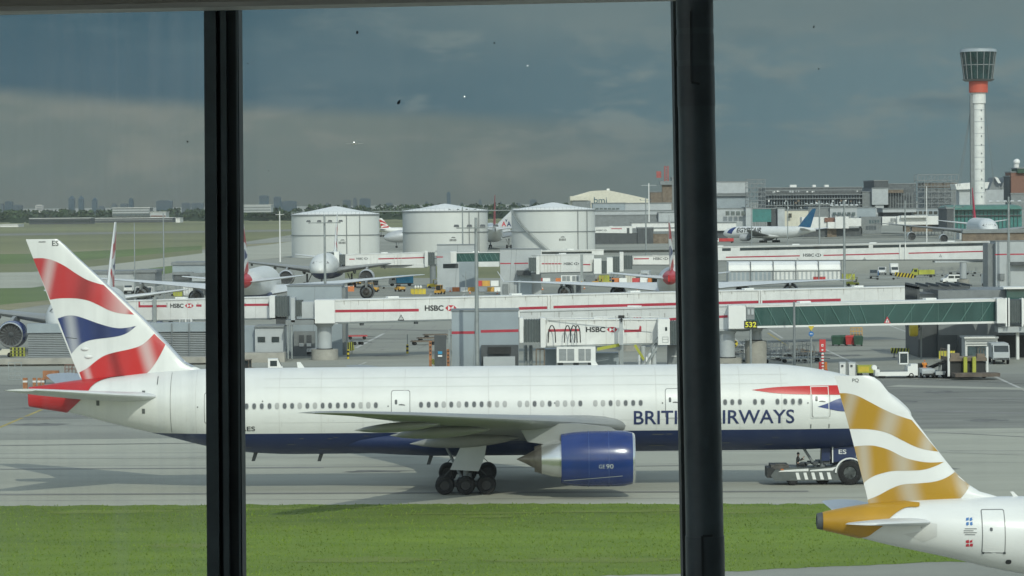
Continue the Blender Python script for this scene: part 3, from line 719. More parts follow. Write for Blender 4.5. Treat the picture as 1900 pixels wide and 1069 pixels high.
# bright leading edge strip
lb = MB(); rows = []
for k in range(25):
    z = T7.fin[0][0] + .75 + (T7.fin[-1][0] - T7.fin[0][0] - .8) * k / 24; a, c, t = interp(T7.fin, z)
    ring = []
    for u, sg in ((.035, 1), (.012, 1), (.003, 1), (0, 1), (.003, -1), (.012, -1), (.035, -1)):
        ring.append((-(a + u * c) + .012, sg * (naca(u) * t * c + .012), z))
    rows.append(ring)
lb.loft(rows, 0, False, closed=False); lb.build('leading_edge', M['metal_lip'], fo, 60)
for px, py in ((157, 648), (164, 662.5)):
    a, z = s7(px, py, Y7 - .4); MB().ball((a, T7.finfn(-1)(a, z)[1], z), (.32, .12, .13), 10).build('fin_fairing', M['white_panel'], fo, 60)
fo_f = main['fuselage']
# cabin windows
def zx(l, ox, k): return [ox + q / k for q in l]
wins = zx([108, 164, 220, 277, 332, 388, 443, 499, 555, 611, 667, 722, 779, 835, 891, 947, 1003, 1058], 430, 3.958) + zx([1390, 1446, 1502, 1557, 1612, 1668, 1724, 1780, 1835, 1890], 430, 3.958) + zx([508 , 563, 620], 780, 3.958) + zx([730, 784, 839, 895, 950, 1007, 1063, 1119, 1175, 1285, 1341, 1397, 1452, 1508, 1563, 1618], 780, 3.958) + [1275 + 14.1 * k for k in range(6)] + zx([127, 173, 265, 312, 402, 449, 496, 540], 1320, 3.276)
dark = {4: 1, 7: 1, 9: 1, 15: 1, 16: 1, 21: 1, 23: 1, 27: 1, 28: 1, 29: 1, 30: 1, 31: 1, 32: 1, 34: 1, 36: 1, 37: 1, 38: 1, 40: 1, 41: 1, 43: 1}
zw = 6.10
def oval(x, z, a, b_, n=14, p=2.6): return [(x + a * copysign(abs(cos(2 * pi * i / n)) ** (2 / p), cos(2 * pi * i / n)), z + b_ * copysign(abs(sin(2 * pi * i / n)) ** (2 / p), sin(2 * pi * i / n))) for i in range(n)]
wproto = {}
fcyl = lambda x, z: (x, -(3.1 * sqrt(max(0, 1 - ((z - 5.565) / 3.085) ** 2))), z)
for i, px in enumerate(wins):
    k = 1 if i in dark else 0
    x = s7(px, 750, Y7 - 3.08)[0]
    if k not in wproto:
        b = MB()
        poly_art(b, oval(0, zw, .165, .235), lambda u, v: (u, fcyl(u, v)[1] - .010, v), 0, None, .06)
        poly_art(b, oval(0, zw, .125, .19), lambda u, v: (u, fcyl(u, v)[1] - .018, v), 1, None, .06)
        o = b.build('cabin_window', [M['cabin_rim'], M['cabin_blind'] if k else M['cabin_dark']], fo_f); wproto[k] = o
    else:
        o = wproto[k].copy(); COL.objects.link(o)
    o.location.x = x
# doors
def airdoor(A, root, x0, x1, z0, z1, side=-1, win=True, r=.18, handle=True):
    fn0 = A.fus(side, .006); fn1 = A.fus(side, .014); b = MB()
    def rr(x0, x1, z0, z1, r, n=5):
        P = []
        for cx, cz, a0 in ((x1 - r, z1 - r, 0), (x0 + r, z1 - r, pi / 2), (x0 + r, z0 + r, pi), (x1 - r, z0 + r, 1.5 * pi)):
            P += [(cx + r * cos(a0 + pi / 2 * k / n), cz + r * sin(a0 + pi / 2 * k / n)) for k in range(n + 1)]
        return P
    poly_art(b, rr(x0, x1, z0, z1, r), fn0, 1, None, .12); poly_art(b, rr(x0 + .05, x1 - .05, z0 + .05, z1 - .05, r - .03), fn1, 0, None, .12)
    d = b.build('door', [M['plain_white'], M['door_line']], root)
    if win:
        wb = MB(); cz = z0 + (z1 - z0) * .62; xa = x0 + (x1 - x0) * .26
        poly_art(wb, oval(xa, cz, .09, .17, p=4), A.fus(side, .024), 0, None, .06)
        wb.build('door_window', M['cabin_dark'], d)
    if handle:
        hb = MB(); cz = z0 + (z1 - z0) * .52; xa = x0 + (x1 - x0) * .55
        poly_art(hb, [(xa - .2, cz), (xa + .25, cz - .03), (xa + .25, cz + .03), (xa, cz + .09), (xa - .2, cz + .06)], A.fus(side, .024), 0); hb.build('handle', M['grey_ink'], d)
    return d
for xa, xb, ya, yb in ((379.5, 413, 728, 787), (726, 761.5, 723.5, 782), (1233, 1268, 720, 776.5), (1504.5, 1539, 718, 775.5)):
    a, z1 = s7(xa, ya, Y7 - 2.3); b_, _ = s7(xb, ya, Y7 - 2.3); _, z0 = s7(xa, yb, Y7 - 3.0)
    airdoor(T7, R7, a, b_, z0, z1)
# landing gear, near leg with its big door plate
for sd in (-1, 1):
    g = gear(R7, -31.75, sd * 5.5, (1.45, 0, -1.45), .72, .665, .5, 3.5)
    b = MB(); y = sd * 6.05
    P = [(s7(862, 815, 232)[0] , 3.95), (s7(905, 815, 232)[0], 3.95), (s7(899, 848, 232)[0], 2.6), (s7(888, 872, 232)[0], 1.62), (s7(835, 868, 232)[0], 1.75), (s7(846, 846, 232)[0], 2.65)]
    b.prism(P, y - .04, y + .04); b.build('gear_door', M['light_grey'], g)
    h = MB(); c = -31.75
    for xx in (c + 1.45, c - 1.45): h.tube([(xx, y, 1.35), (xx + .4 * (1 if xx < c else -1), y, 1.75), (c + (xx - c) * .4, y, 1.8)], .03); h.build('brake_hose', M['dark_grey'], g); h = MB()
    h.cyl((c + .3, y, .9), (c + .3, y, 1.5), .13, m=0); h.build('brake_unit', M['dark_grey'], g)
g = gear(R7, -6.4, 0, (0,), .32, .54, .4, 2.9, 'nose_landing_gear')
b = MB(); a0 = s7(1545, 850, 237)[0]; a1 = s7(1588, 850, 237)[0]
for sd in (-1, 1): b.prism([(a0, 1.62), (a1, 1.78), (a1 + .1, 2.75), (a0, 2.65)], sd * .75 - .03, sd * .75 + .03, m=0)
b.prism([(a0 - .75, 1.7), (a0 - .15, 1.7), (a0 - .1, 2.7), (a0 - .7, 2.7)], -.5, .5, m=0)
vs = lambda u, v: (u, -.79, v)
word(b, 'ES', vs, 1, a0 + .45, 2.2, .32, .55, bold=.01); poly_art(b, [(a0 - .02, 1.6), (a0 + .06, 1.6), (a0 + .06, 2.7), (a0 - .02, 2.7)], vs, 1)
b.build('gear_door', [M['ba_white'], M['plain_white']], g)
# blade antennas below and above
ab = None
for s, z, d in ((46.9, 2.55, -1), (42.2, 2.5, -1), (34.4, 2.2, -1)):
    MB().prism([(-s, z + .15), (-s + .3, z + .15), (-s + .05, z - .55), (-s - .2, z - .55)], -.03, .03).build('belly_antenna', M['dark_grey'], R7)
for px in (556, 1101):
    a = s7(px, 682)[0]; MB().prism([(a - .12, 8.5), (a + .45, 8.5), (a + .05, 9.05), (a - .2, 9.05)], -.03, .03).build('blade_antenna', M['plain_white'], R7)
# logo on the near nacelle
e = [q for q in main['eng'] if True][0]
b = MB(); xe, ye, ze, r = -20.1, -9.75, 2.72, 1.92
def nacfn(u, v):
    q = (v - ze) / r; return (u, ye - r * 1.0 * sqrt(max(0, 1 - q * q)) - .02, v)
x0 = s7(1111, 860, 226.4)[0]
word(b, 'GE', nacfn, 0, x0, 2.18, .26, .42, None, .1); word(b, '90', nacfn, 0, x0 + .5, 2.16, .32, .5, None, .1, bold=.01)
poly_art(b, [(-25.0, 1.30), (-21.0, 1.62), (-21.0, 1.66), (-25.0, 1.34)], nacfn, 0, .4, .1)
b.build('nacelle_marking', M['light_grey'], e)
b = MB(); M['cowl_seam'] = mat('cowl_seam', (.03, .065, .22), .4, var=0)
for u in (.36, .63): b.lathe([(-20.1 - u * 5.05 - .02, r * 1.001), (-20.1 - u * 5.05 - .02, r * 1.004), (-20.1 - u * 5.05 + .02, r * 1.004), (-20.1 - u * 5.05 + .02, r * 1.001)], (0, ye, ze), 'x', 48)
b.build('cowl_seam', M['cowl_seam'], e)


# ---------------------------------------------------------------- small jet with the golden tail, parked in front on the right
YA = 161.0; XA = 48.6
def sa(px, py, Y=YA):
    p = at(px, py, Y); return (p.x - XA, p.z)
A3 = Airframe()
A3.prof = [(0, 3.5, 3.2, .05), (.12, 3.72, 2.95, .3), (.6, 4.25, 2.5, .8), (1.8, 5.05, 2.02, 1.4), (3.5, 5.6, 1.8, 1.8), (6, 5.87, 1.75, 1.98), (20, 5.87, 1.75, 1.98), (22.5, 5.87, 1.9, 1.96), (25.2, 5.87, 2.34, 1.88), (27.6, 5.82, 2.93, 1.62), (30.7, 5.62, 3.62, 1.08), (31.7, 5.5, 3.88, .88), (33.45, 5.2, 4.3, .48), (33.84, 5.1, 4.4, .40)]
A3.wing = [(1, 10.8, 7.0, 2.2, .13, .04), (2, 11.3, 6.3, 2.3, .13, .04), (6.4, 13.8, 3.9, 2.85, .12, .03), (16.6, 19.2, 1.6, 4.0, .1, 0), (16.9, 19.6, 1.1, 4.02, .1, 0)]
A3.stab = [(.3, 27.9, 4.6, 4.72, .10, 0), (1.0, 28.4, 4.2, 4.74, .10, 0), (5.9, 31.3, 1.9, 5.16, .09, 0), (6.2, 31.7, 1.4, 5.18, .08, 0)]
A3.fin = fin_from_px([(697, 1612, 1547, .10), (700, 1622, 1548.5, .10), (708, 1633, 1552, .105), (722, 1644, 1556, .105), (737, 1657, 1560, .105), (745, 1667, 1562, .11), (752, 1676, 1564, .11), (763, 1687, 1568, .11), (770, 1690, 1570, .10), (790, 1705, 1575, .10), (836, 1740, 1587, .10), (873, 1770, 1597, .10), (897, 1795, 1603, .10), (912, 1818, 1607, .10), (921, 1850, 1609, .085), (933, 1862, 1612, .08)], sa)
mk_surf(A3)
K5 = (1420, 680, 2.748)
G1 = smooth_poly(zp([(371, 137), (420, 137), (470, 150), (530, 180), (590, 212), (650, 240), (700, 258), (745, 272)], *K5)) + smooth_poly(zp([(890, 435), (810, 422), (750, 402), (690, 372), (620, 338), (550, 322), (480, 318), (413, 319)], *K5))
G2 = smooth_poly(zp([(440, 410), (500, 403), (560, 405), (630, 425), (700, 460), (760, 478), (830, 488), (908, 486)], *K5)) + smooth_poly(zp([(905, 488), (860, 508), (800, 525), (720, 530), (650, 532), (590, 545), (540, 565), (490, 602)], *K5))
G3 = smooth_poly(zp([(508, 684), (570, 660), (640, 622), (700, 600), (780, 594), (860, 585), (920, 565), (972, 533)], *K5)) + smooth_poly(zp([(1042, 606), (1010, 650), (970, 690), (930, 712), (880, 720), (800, 718), (720, 718)], *K5)) + zp([(516, 708)], *K5)
A3.stripes = [clip_fin(A3, to_s(g, sa)) for g in (G1, G2, G3)]
san = lambda x, y: sa(x, y, YA - .9)
A3.tailred = to_s(zp([(300, 735), (400, 705), (520, 690), (640, 690)], *K5), san) + to_s(smooth_poly(zp([(790, 700), (780, 718), (720, 722), (670, 745), (630, 775), (605, 805), (560, 838), (520, 868), (450, 885)], *K5)), san) + to_s(zp([(370, 875), (300, 850)], *K5), san)
GB, GW = (0.40, 0.225, 0.012), (0.46, 0.43, 0.36)
M['gold1'] = sheen_px('tail_gold_upper', GB, (1556, 752), (1745, 800), [(.10, .10, .65), (.50, .16, .75), (.92, .15, .8)], [], sa, white=GW)
M['gold2'] = sheen_px('tail_gold_middle', GB, (1582, 868), (1750, 856), [(.13, .13, .75), (.55, .20, .75)], [], sa, white=GW)
M['gold3'] = sheen_px('tail_gold_lower', GB, (1604, 930), (1800, 885), [(.06, .10, .5), (.42, .16, .7), (.93, .13, .75)], [], sa, white=GW)
M['gold_tail'] = mat('tail_cone_gold', (0.43, 0.235, 0.014), 0.35, var=0.06)
def a319_fin(f, A):
    for i, S in enumerate(A.stripes):
        for sd in (-1, 1): poly_art(f, S, A.finfn(sd), 1 + i, .4, .4)
    fn = A.finfn(-1, .015); x0, z0 = sa(1581, 710); x1, _ = sa(1593, 710); word(f, 'PQ', fn, 4, x0, z0, .2, x1 - x0, bold=.01)
    return [M['plain_white'], M['gold1'], M['gold2'], M['gold3'], M['grey_ink'], M['metal_lip']]
def a319_fus(fb, A):
    fn = A.fus(-1, .012)
    for sd in (-1, 1): poly_art(fb, A.tailred, A.fus(sd, .05), 7, .25, .04)
    q = lambda x, y: sa(x, y, YA - 1.7)
    rr = random.Random(9)
    for cy, m in ((968, 5), (1008.5, 4)):                       # two small jagged emblems with a few lines of print between
        x0, z0 = q(1799, cy)
        for dx, dz, w_, h_ in ((-.17, .02, .16, .16), (.0, .03, .16, .15), (-.16, -.18, .15, .17), (.01, -.17, .16, .16)):
            P = [(x0 + dx + w_ * u + rr.uniform(-.02, .02), z0 + dz + h_ * v + rr.uniform(-.02, .02)) for u, v in ((0, .1), (.55, 0), (1, .2), (.85, .6), (1, 1), (.3, .9), (.1, .65))]
            poly_art(fb, P, fn, m, None, .1)
    for k, (xa, xb) in enumerate(((1790, 1812), (1788, 1806), (1788, 1812), (1790, 1809))):
        a, z = q(xa, 982 + 3.6 * k); b_, _ = q(xb, 982 + 3.6 * k)
        poly_art(fb, [(a, z), (b_, z), (b_, z + .035), (a, z + .035)], fn, 3)
    a, z = q(1873, 1044); poly_art(fb, oval(a, z, .14, .12), fn, 6, None, .05)
    poly_art(fb, to_s(zp([(782, 785), (868, 797), (868, 862), (806, 892), (700, 852), (790, 836)], *K5), san), A.fus(-1, .010), 8, .3, .08)
    poly_art(fb, to_s(zp([(782, 785), (787, 785), (792, 818), (787, 818)], *K5), san), fn, 3)
    b_, z = sa(1523, 970); 
small = None
def airliner_small():
    global small
    old = [M['ba_white']]
    root_fm = M['plain_white']
    small = airliner('airliner', 'small white airliner with gold and white wave tail, only its rear half in view', (XA, YA, 0), 0, A=A3, fus='plain_white', fin=a319_fin, tailcone=None, extra=None, belly=False, gears=0, nac='plain_white', eng=((5.75, 10.3, 1.9, 1.1, 3.2),), simple=True)
airliner_small()
bpy.data.objects.remove(small['fuselage'])
fb = fuselage_mb(A3, 48); a319_fus(fb, A3)
sf = fb.build('fuselage', [M['plain_white'], M['ba_red_tail'], M['ba_navy'], M['grey_ink'], M['logo_red'], M['blue'], M['ink'], M['gold_tail'], M['skin_seam']], small['root'], 50)
cz, rz, hw = A3.ring(33.7)
MB().lathe([(-33.66, .44), (-33.84, .41), (-33.98, .37), (-34.0, .26), (-33.9, .24), (-33.9, .01)], (0, 0, 4.75), n=24).build('exhaust_nozzle', M['dark_grey'], small['root'], 40)
a, z1 = sa(1818.5, 944.5, YA - 1.2); b_, _ = sa(1862, 944, YA - 1.2); _, z0 = sa(1818, 1028.5, YA - 1.95)
airdoor(A3, small['root'], a, b_, z0, z1, win=False, handle=False, r=.1)
do = [c for c in small['root'].children if c.name.startswith('door')][0]
b = MB(); poly_art(b, oval((a + b_) / 2 - .12, (z0 + z1) / 2 + .12, .07, .09), A3.fus(-1, .03), 0); b.build('door_window', M['cabin_dark'], do)
for xx in (a + .02, b_ - .1): b = MB(); poly_art(b, [(xx, z0 - .02), (xx + .12, z0 - .02), (xx + .12, z0 + .08), (xx, z0 + .08)], A3.fus(-1, .03), 0); b.build('hinge', M['dark_grey'], do)
aa = sa(1882, 920)[0]; MB().prism([(aa - .02, 5.8), (aa + .25, 5.8), (aa - .05, 6.1), (aa - .2, 6.1)], -.02, .02).build('blade_antenna', M['plain_white'], small['root'])
for sd in (-1, 1): gear(small['root'], -17.7, sd * 3.8, (0,), .46, .58, .42, 2.6)
gear(small['root'], -5.0, 0, (0,), .25, .38, .25, 2.2, 'nose_landing_gear')
# ================================================================ jet bridges and gate houses
def pxr(x0, y0, x1, y1, Y):
    xm, ym = (x0 + x1) / 2, ((y0 + y1) / 2 if y1 is not None else y0 + 20)
    X0, X1 = at(x0, ym, Y).x, at(x1, ym, Y).x; z1 = at(xm, y0, Y).z; z0 = 0.0 if y1 is None else at(xm, y1, Y).z
    return X0, X1, z0, z1
def PB(mb, x0, y0, x1, y1, Y, d, m=0):
    X0, X1, z0, z1 = pxr(x0, y0, x1, y1, Y); return mb.bx(X0, X1, Y, Y + d, z0, z1, m)
def base_at(px, Y): p = at(px, 500, Y); return (p.x, Y, 0)
def facefn(x0, y0, x1, y1, Y, eps=0.02):
    """photo pixels (u, -v) -> front face of a box standing at depth Y"""
    def fn(u, v):
        p = at(u, -v, Y); return (p.x, Y - eps, p.z)
    return fn
def hsbc(mb, fn, x0, x1, yb, h, mi=2, mr=1, mw=0):
    """x0..x1 in photo pixels: the four letters, then the red hexagon sign"""
    L = (x1 - x0); wl = L * .60
    word(mb, 'HSBC', fn, mi, x0, -yb, h, wl, 4, bold=.035); hexlogo(mb, fn, mr, mw, x0 + wl + h * .30 + h * 1.0, -yb + h / 2, h * 1.0)
def warn_tri(mb, fn, x, yb, h, mo=2, mi=0):
    poly_art(mb, [(x - h * .55, -yb), (x + h * .55, -yb), (x, -yb + h)], fn, mo)
    f2 = lambda u, v: tuple(V(fn(u, v)) + V((0, -.01, 0))); k = .62
    poly_art(mb, [(x - h * .55 * k, -yb + h * .14), (x + h * .55 * k, -yb + h * .14), (x, -yb + h * (.14 + k * .97))], f2, mi)
    f3 = lambda u, v: tuple(V(fn(u, v)) + V((0, -.02, 0)))
    poly_art(mb, [(x - h * .06, -yb + h * .2), (x + h * .06, -yb + h * .2), (x + h * .05, -yb + h * .55), (x - h * .05, -yb + h * .55)], f3, mo)
M['grime'] = mat('grime', (0.47, 0.47, 0.44), .7, var=.1, scale=3)
class Bridge:
    def __init__(s, label, A, B, w=3.2, name='jet_bridge', cat='jet bridge', group='boarding bridges', body='white_panel', roof=True, chord=True):
        s.A, s.B = A, B; (xa, ta, ba, Ya), (xb, tb, bb, Yb) = A, B
        s.at = [at(xa, ta, Ya), at(xa, ba, Ya), at(xb, tb, Yb), at(xb, bb, Yb)]
        mid = (s.at[1] + s.at[3]) / 2
        s.root = thing(name, label, cat, (mid.x, mid.y, 0), 0, group, True)
        d = (s.at[3] - s.at[1]); d.z = 0; s.d = d.normalized(); s.n = V((-s.d.y, s.d.x, 0)); s.w = w
        At, Ab, Bt, Bb = s.at; n = s.n * w
        s.mb = MB(); s.mb.add([Ab, Bb, Bb + n, Ab + n, At, Bt, Bt + n, At + n], [(0, 3, 2, 1), (4, 5, 6, 7), (0, 1, 5, 4), (1, 2, 6, 5), (2, 3, 7, 6), (3, 0, 4, 7)], 0)
        s.body = body
        if roof:
            r = MB(); up = V((0, 0, .10)); o = s.n * .12; e = s.d * .1
            a, b_, c, d_ = At - o - e, Bt - o + e, Bt + n + o + e, At + n + o - e
            r.add([a + up * .05, b_ + up * .05, c + up * .05, d_ + up * .05, a + up * 1.6, b_ + up * 1.6, c + up * 1.6, d_ + up * 1.6], [(0, 3, 2, 1), (4, 5, 6, 7), (0, 1, 5, 4), (1, 2, 6, 5), (2, 3, 7, 6), (3, 0, 4, 7)])
            r.build('roof', M['white_panel'], s.root)
            L = (Bt - At).length
            v = MB()
            for k in range(max(1, int(L / 17))):
                p = At.lerp(Bt, (k + .5) / max(1, int(L / 17))) + n * .5
                vb = MB(); vb.box((p.x, p.y, p.z + .28), (1.6, .7, .22), 0, atan2(s.d.y, s.d.x)); vb.build('roof_vent', M['white_paint'], s.root)
        if chord:
            c = MB(); dn = V((0, 0, -.22)); i = s.n * .25
            c.add([Ab + i + dn, Bb + i + dn, Bb + n - i + dn, Ab + n - i + dn, Ab + i, Bb + i, Bb + n - i, Ab + n - i], [(0, 3, 2, 1), (4, 5, 6, 7), (0, 1, 5, 4), (1, 2, 6, 5), (2, 3, 7, 6), (3, 0, 4, 7)])
            c.build('floor_beam', M['mid_grey'], s.root)
    def fn(s, eps=.02):
        (xa, ta, ba, Ya), (xb, tb, bb, Yb) = s.A, s.B; At, Ab, Bt, Bb = s.at; n = s.n
        def f(u, v):
            t = (u - xa) / (xb - xa); y0 = ta + (tb - ta) * t; y1 = ba + (bb - ba) * t; h = (y1 + v) / (y1 - y0); t = t * Ya / ((1 - t) * Yb + t * Ya)
            p = Ab.lerp(Bb, t).lerp(At.lerp(Bt, t), h); return tuple(p - n * eps)
        return f
    def stripe(s, x0, x1, y0, y1, th=5.0, m=1):
        poly_art(s.mb, [(x0, -y0 - th / 2), (x1, -y1 - th / 2), (x1, -y1 + th / 2), (x0, -y0 + th / 2)], s.fn(), m); return s
    def band(s, x0, x1, y0, m=1):
        poly_art(s.mb, y0 if isinstance(y0, list) else [(x0, -y0)], s.fn(), m); return s
    def rib(s, x, wpx=3, eps=.12):
        f = s.fn(eps); (xa, ta, ba, Ya), (xb, tb, bb, Yb) = s.A, s.B; t = (x - xa) / (xb - xa); y0 = ta + (tb - ta) * t; y1 = ba + (bb - ba) * t
        p = V(f(x, -y0)); q = V(f(x, -y1)); wd = wpx * s.at[0].y / F
        s.mb.bar(q, p, .3, wd, 0); return s
    def done(s):
        if s.A[3] < 500 and s.body == 'white_panel':
            At, Ab, Bt, Bb = s.at; n = s.n; L = (Bt - At).length; k = 0; rs2 = random.Random(int(s.A[0]))
            while k * 2.4 < L:
                t = k * 2.4 / L; p, q = Ab.lerp(Bb, t) - n * .008, At.lerp(Bt, t) - n * .008; e = s.d * .02
                s.mb.add([p - e, p + e, q + e, q - e], [(0, 1, 2, 3)], 8)
                if rs2.random() < .8:
                    hh = rs2.uniform(.2, .9); a_ = rs2.uniform(0, 2.2); w_ = s.d * rs2.uniform(.06, .25); q2 = At + s.d * min(L - .4, k * 2.4 + a_) - n * .010; d2 = V((0, 0, -hh))
                    s.mb.add([q2, q2 + w_, q2 + w_ * .8 + d2, q2 + w_ * .2 + d2 * .8], [(0, 1, 2, 3)], 8)
                k += 1
            c_ = MB(); a_, b_ = Ab - n * .06 + V((0, 0, -.12)), Bb - n * .06 + V((0, 0, -.12)); c_.cyl(a_, b_, .07, n=8); c_.build('conduit', M['galv'], s.root)
            for q in range(int(L / 8)):
                p = Ab.lerp(Bb, (q + .5) * 8 / L); c_ = MB(); c_.box((p.x, p.y + .3, p.z - .38), (.5, .3, .3), 0, atan2(s.d.y, s.d.x)); c_.build('floodlight', M['dark_grey'], s.root)
        s.obj = s.mb.build('tunnel', [M[s.body], M['red_line'], M['ink'] if s.A[3] < 500 else M['grey_ink'], M['logo_red'], M['white_paint'], M['glass_dark'], M['teal'], M['light_grey'], M['grime']], s.root); return s
    def column(s, px, ytop, ybot, r, Y, base=True, yb0=None, m='light_grey'):
        p = at(px, ytop, Y); z1 = p.z; b = MB()
        zb = at(px, yb0, Y).z if yb0 else 1.2
        b.cyl((p.x, Y, zb if base else 0), (p.x, Y, z1 - .5), r, n=20); b.cyl((p.x, Y, z1 - .5), (p.x, Y, z1 - .1), r, r * 1.35, n=20); b.bx(p.x - r * 1.9, p.x + r * 1.9, Y - r * 1.3, Y + r * 1.3, z1 - .1, z1 + .05)
        c = b.build('column', M[m], s.root, 40)
        if base:
            q = MB(); q.cyl((p.x, Y, 0), (p.x, Y, zb), r * 1.85, n=24, m=0); q.lathe([(zb, r * 1.12), (zb + .12, r * 1.12)], (p.x, Y, 0), 'z', 20, 1)
            q.build('column_base', [M['concrete'], M['black']], c, 40)
        return s
    def box(s, name, m, x0, y0, x1, y1, Y, d):
        b = MB(); PB(b, x0, y0, x1, y1, Y, d); return b.build(name, M[m], s.root)
    def bellow(s, x0, y0, x1, y1, Y, d, folds=7):
        X0, X1, z0, z1 = pxr(x0, y0, x1, y1, Y); b = MB(); L = X1 - X0; rings = []
        for k in range(2 * folds + 1):
            x = X0 + L * k / (2 * folds); o = .10 if k % 2 else 0
            rings.append([(x, Y + o, z0 + o), (x, Y + d - o, z0 + o), (x, Y + d - o, z1 - o), (x, Y + o, z1 - o)])
        b.loft(rings); return b.build('bellows', M['bellows'], s.root)
# --- A : the long one behind, running right across
YA_, YB_ = 436, 480
A = Bridge('long white boarding bridge spanning behind the towed airliner, warning triangle beneath its left red line', (620, 558.5, 598, 436), (1702, 533, 569, 481))
A.stripe(620, 777, 577.5, 575.5); A.stripe(962, 1015, 572.5, 571); A.stripe(1027, 1560, 570, 556.5)
hsbc(A.mb, A.fn(), 788, 846, 577.0, 10.5, 2, 3, 4); warn_tri(A.mb, A.fn(), 744, 594.5, 11, 2, 4)
for x in (1017, 1023, 1408, 1412): A.rib(x, 3)
A.done(); A.column(602, 600, 668, .95, 437, True, 648); A.column(1170, 590, None, .8, 456, True)
A.box('rotunda', 'white_paint', 584, 557, 621, 600, 434.5, 4.5)
A.box('walkway', 'light_grey', 560, 560, 584, 590, 435.5, 3.4)
A.bellow(548, 557, 560, 588, 435.5, 3.4, 3); A.box('link', 'light_grey', 540, 552, 547, 598, 434, 3.6)
b = MB(); PB(b, 530, 594, 582, 603, 434, 4); A_sup = b.build('support_frame', M['mid_grey'], A.root)
for x in (534, 541): 
    p = at(x, 603, 434.2); MB().cyl((p.x, 434.2, .3), (p.x, 434.2, p.z), .13, n=10).build('leg', M['galv'], A.root)
# --- E : the left one
E = Bridge('white boarding bridge at far left, partly behind the red and blue tail', (160, 562, 596, 452), (502, 552.5, 590, 446))
E.stripe(257, 309, 568.5, 568, 4.2); poly_art(E.mb, [(257, -570), (260, -570), (260, -560), (257, -558)], E.fn(), 1); E.stripe(364, 374, 567, 567, 4.2); E.stripe(446, 499, 566, 565.5, 4.2)
hsbc(E.mb, E.fn(), 316, 357, 571.5, 8.2, 2, 3, 4); E.done()
E.box('cab_frame', 'white_panel', 500, 549, 510, 590, 444, 4.2); E.bellow(510, 550, 534, 588, 444.4, 3.6, 5); E.box('wheel_cab', 'dark_grey', 512, 589, 530, 604, 445, 3)
E.box('lift_column', 'galv', 284, 552, 290, 640, 449, .8)
# --- B : white middle bridge joined to the glass one
B = Bridge('white boarding bridge sloping behind the hoses, joined to the green glass bridge', (965, 579, 606, 418), (1376, 568, 612, 404))
B.stripe(1215, 1352, 594, 587, 4.6); hsbc(B.mb, B.fn(), 1141, 1192, 595.5, 8.5, 2, 3, 4)
for x in (1362, 1368): B.rib(x, 2.5)
B.done(); B.column(1349, 612, 676, .95, 406, True, 664); B.box('rotunda', 'white_paint', 1352, 567, 1384, 610, 403, 4.2)
# --- C : glass bridge
Cg = Bridge('long green glazed boarding bridge with slanting struts, above the parked ground vehicles', (1384, 568, 608, 403), (1852, 556.5, 598.5, 421), body='glass_mid', chord=False)
fn = Cg.fn(.03)
Cg.mb = MB(); At, Ab, Bt, Bb = Cg.at; n = Cg.n * 3.2
Cg.mb.add([Ab, Bb, Bb + n, Ab + n, At, Bt, Bt + n, At + n], [(0, 3, 2, 1), (4, 5, 6, 7), (0, 1, 5, 4), (1, 2, 6, 5), (2, 3, 7, 6), (3, 0, 4, 7)], 6)
gl = M['teal_glass'] = mat('teal_glass', (0.045, 0.105, 0.094), 0.10, var=0.18, scale=0.12, spec=0.8)
Cg.obj = Cg.mb.build('glazing', [gl] * 7, Cg.root)
fr = MB(); f = Cg.fn(.06)
for (x0, x1, ya0, ya1, yb0, yb1) in ((1384, 1852, 568, 556.5, 571, 559.3), (1384, 1852, 605.5, 596, 609, 600)):
    poly_art(fr, [(x0, -yb0), (x1, -yb1), (x1, -ya1), (x0, -ya0)], f, 0)
fr.build('frame_rail', M['white_paint'], Cg.root)
strut_m = mat('strut_green', (0.10, 0.20, 0.175), 0.5, var=0.05)
for k, (xt, xb_) in enumerate([(1398, 1412), (1424, 1441), (1452, 1470), (1482, 1501), (1510, 1530), (1541, 1560), (1574, 1590), (1595, 1608)] + [(1662 + 35.5 * q, 1640 + 35.5 * q) for q in range(6)]):
    s_ = MB(); t = (xt - 1384) / 468
    p = V(f(xt, -(571.5 - 12 * t))); q = V(f(xb_, -(605 - 9.5 * t))); s_.bar(q, p, .05, .09); s_.build('strut', strut_m, Cg.root)
for x in (1430, 1480, 1530, 1575, 1640, 1690, 1740, 1790, 1822):
    t = (x - 1384) / 468; s_ = MB(); s_.bar(V(f(x, -(605 - 9.5 * t))), V(f(x, -(571.5 - 12 * t))), .04, .05); s_.build('mullion', strut_m, Cg.root)
sg = MB(); ff = Cg.fn(.09)
poly_art(sg, [(1639, -600), (1652, -600), (1645.5, -587)], ff, 0); poly_art(sg, [(1641.8, -598.6), (1649.2, -598.6), (1645.5, -591)], Cg.fn(.11), 1); poly_art(sg, [(1645, -598), (1646, -598), (1646, -594), (1645, -594)], Cg.fn(.13), 2)
sg.build('warning_sign', [M['logo_red'], M['white_paint'], M['ink']], Cg.root)
Cg.column(1402, 608, 668, .72, 408, True, 632)
Cg.box('end_frame', 'white_panel', 1850, 554, 1866, 600, 419.5, 4.2)
for x in (1866, 1871): Cg.box('frame_post', 'white_paint', x, 553, x + 2.5, 606, 419.6, .5)
Cg.bellow(1874, 556, 1896, 600, 420, 3.6, 5); Cg.box('frame_post', 'white_paint', 1896, 553, 1899, 606, 419.6, .5); Cg.box('tunnel', 'white_panel', 1899, 555, 1990, 602, 420, 3.6)
Cg.box('support_platform', 'light_grey', 1852, 606, 1930, 617, 420.5, 3); p = at(1888, 617, 421.5); MB().cyl((p.x, 421.5, 0), (p.x, 421.5, p.z), .22, n=12).build('support_leg', M['white_panel'], Cg.root)
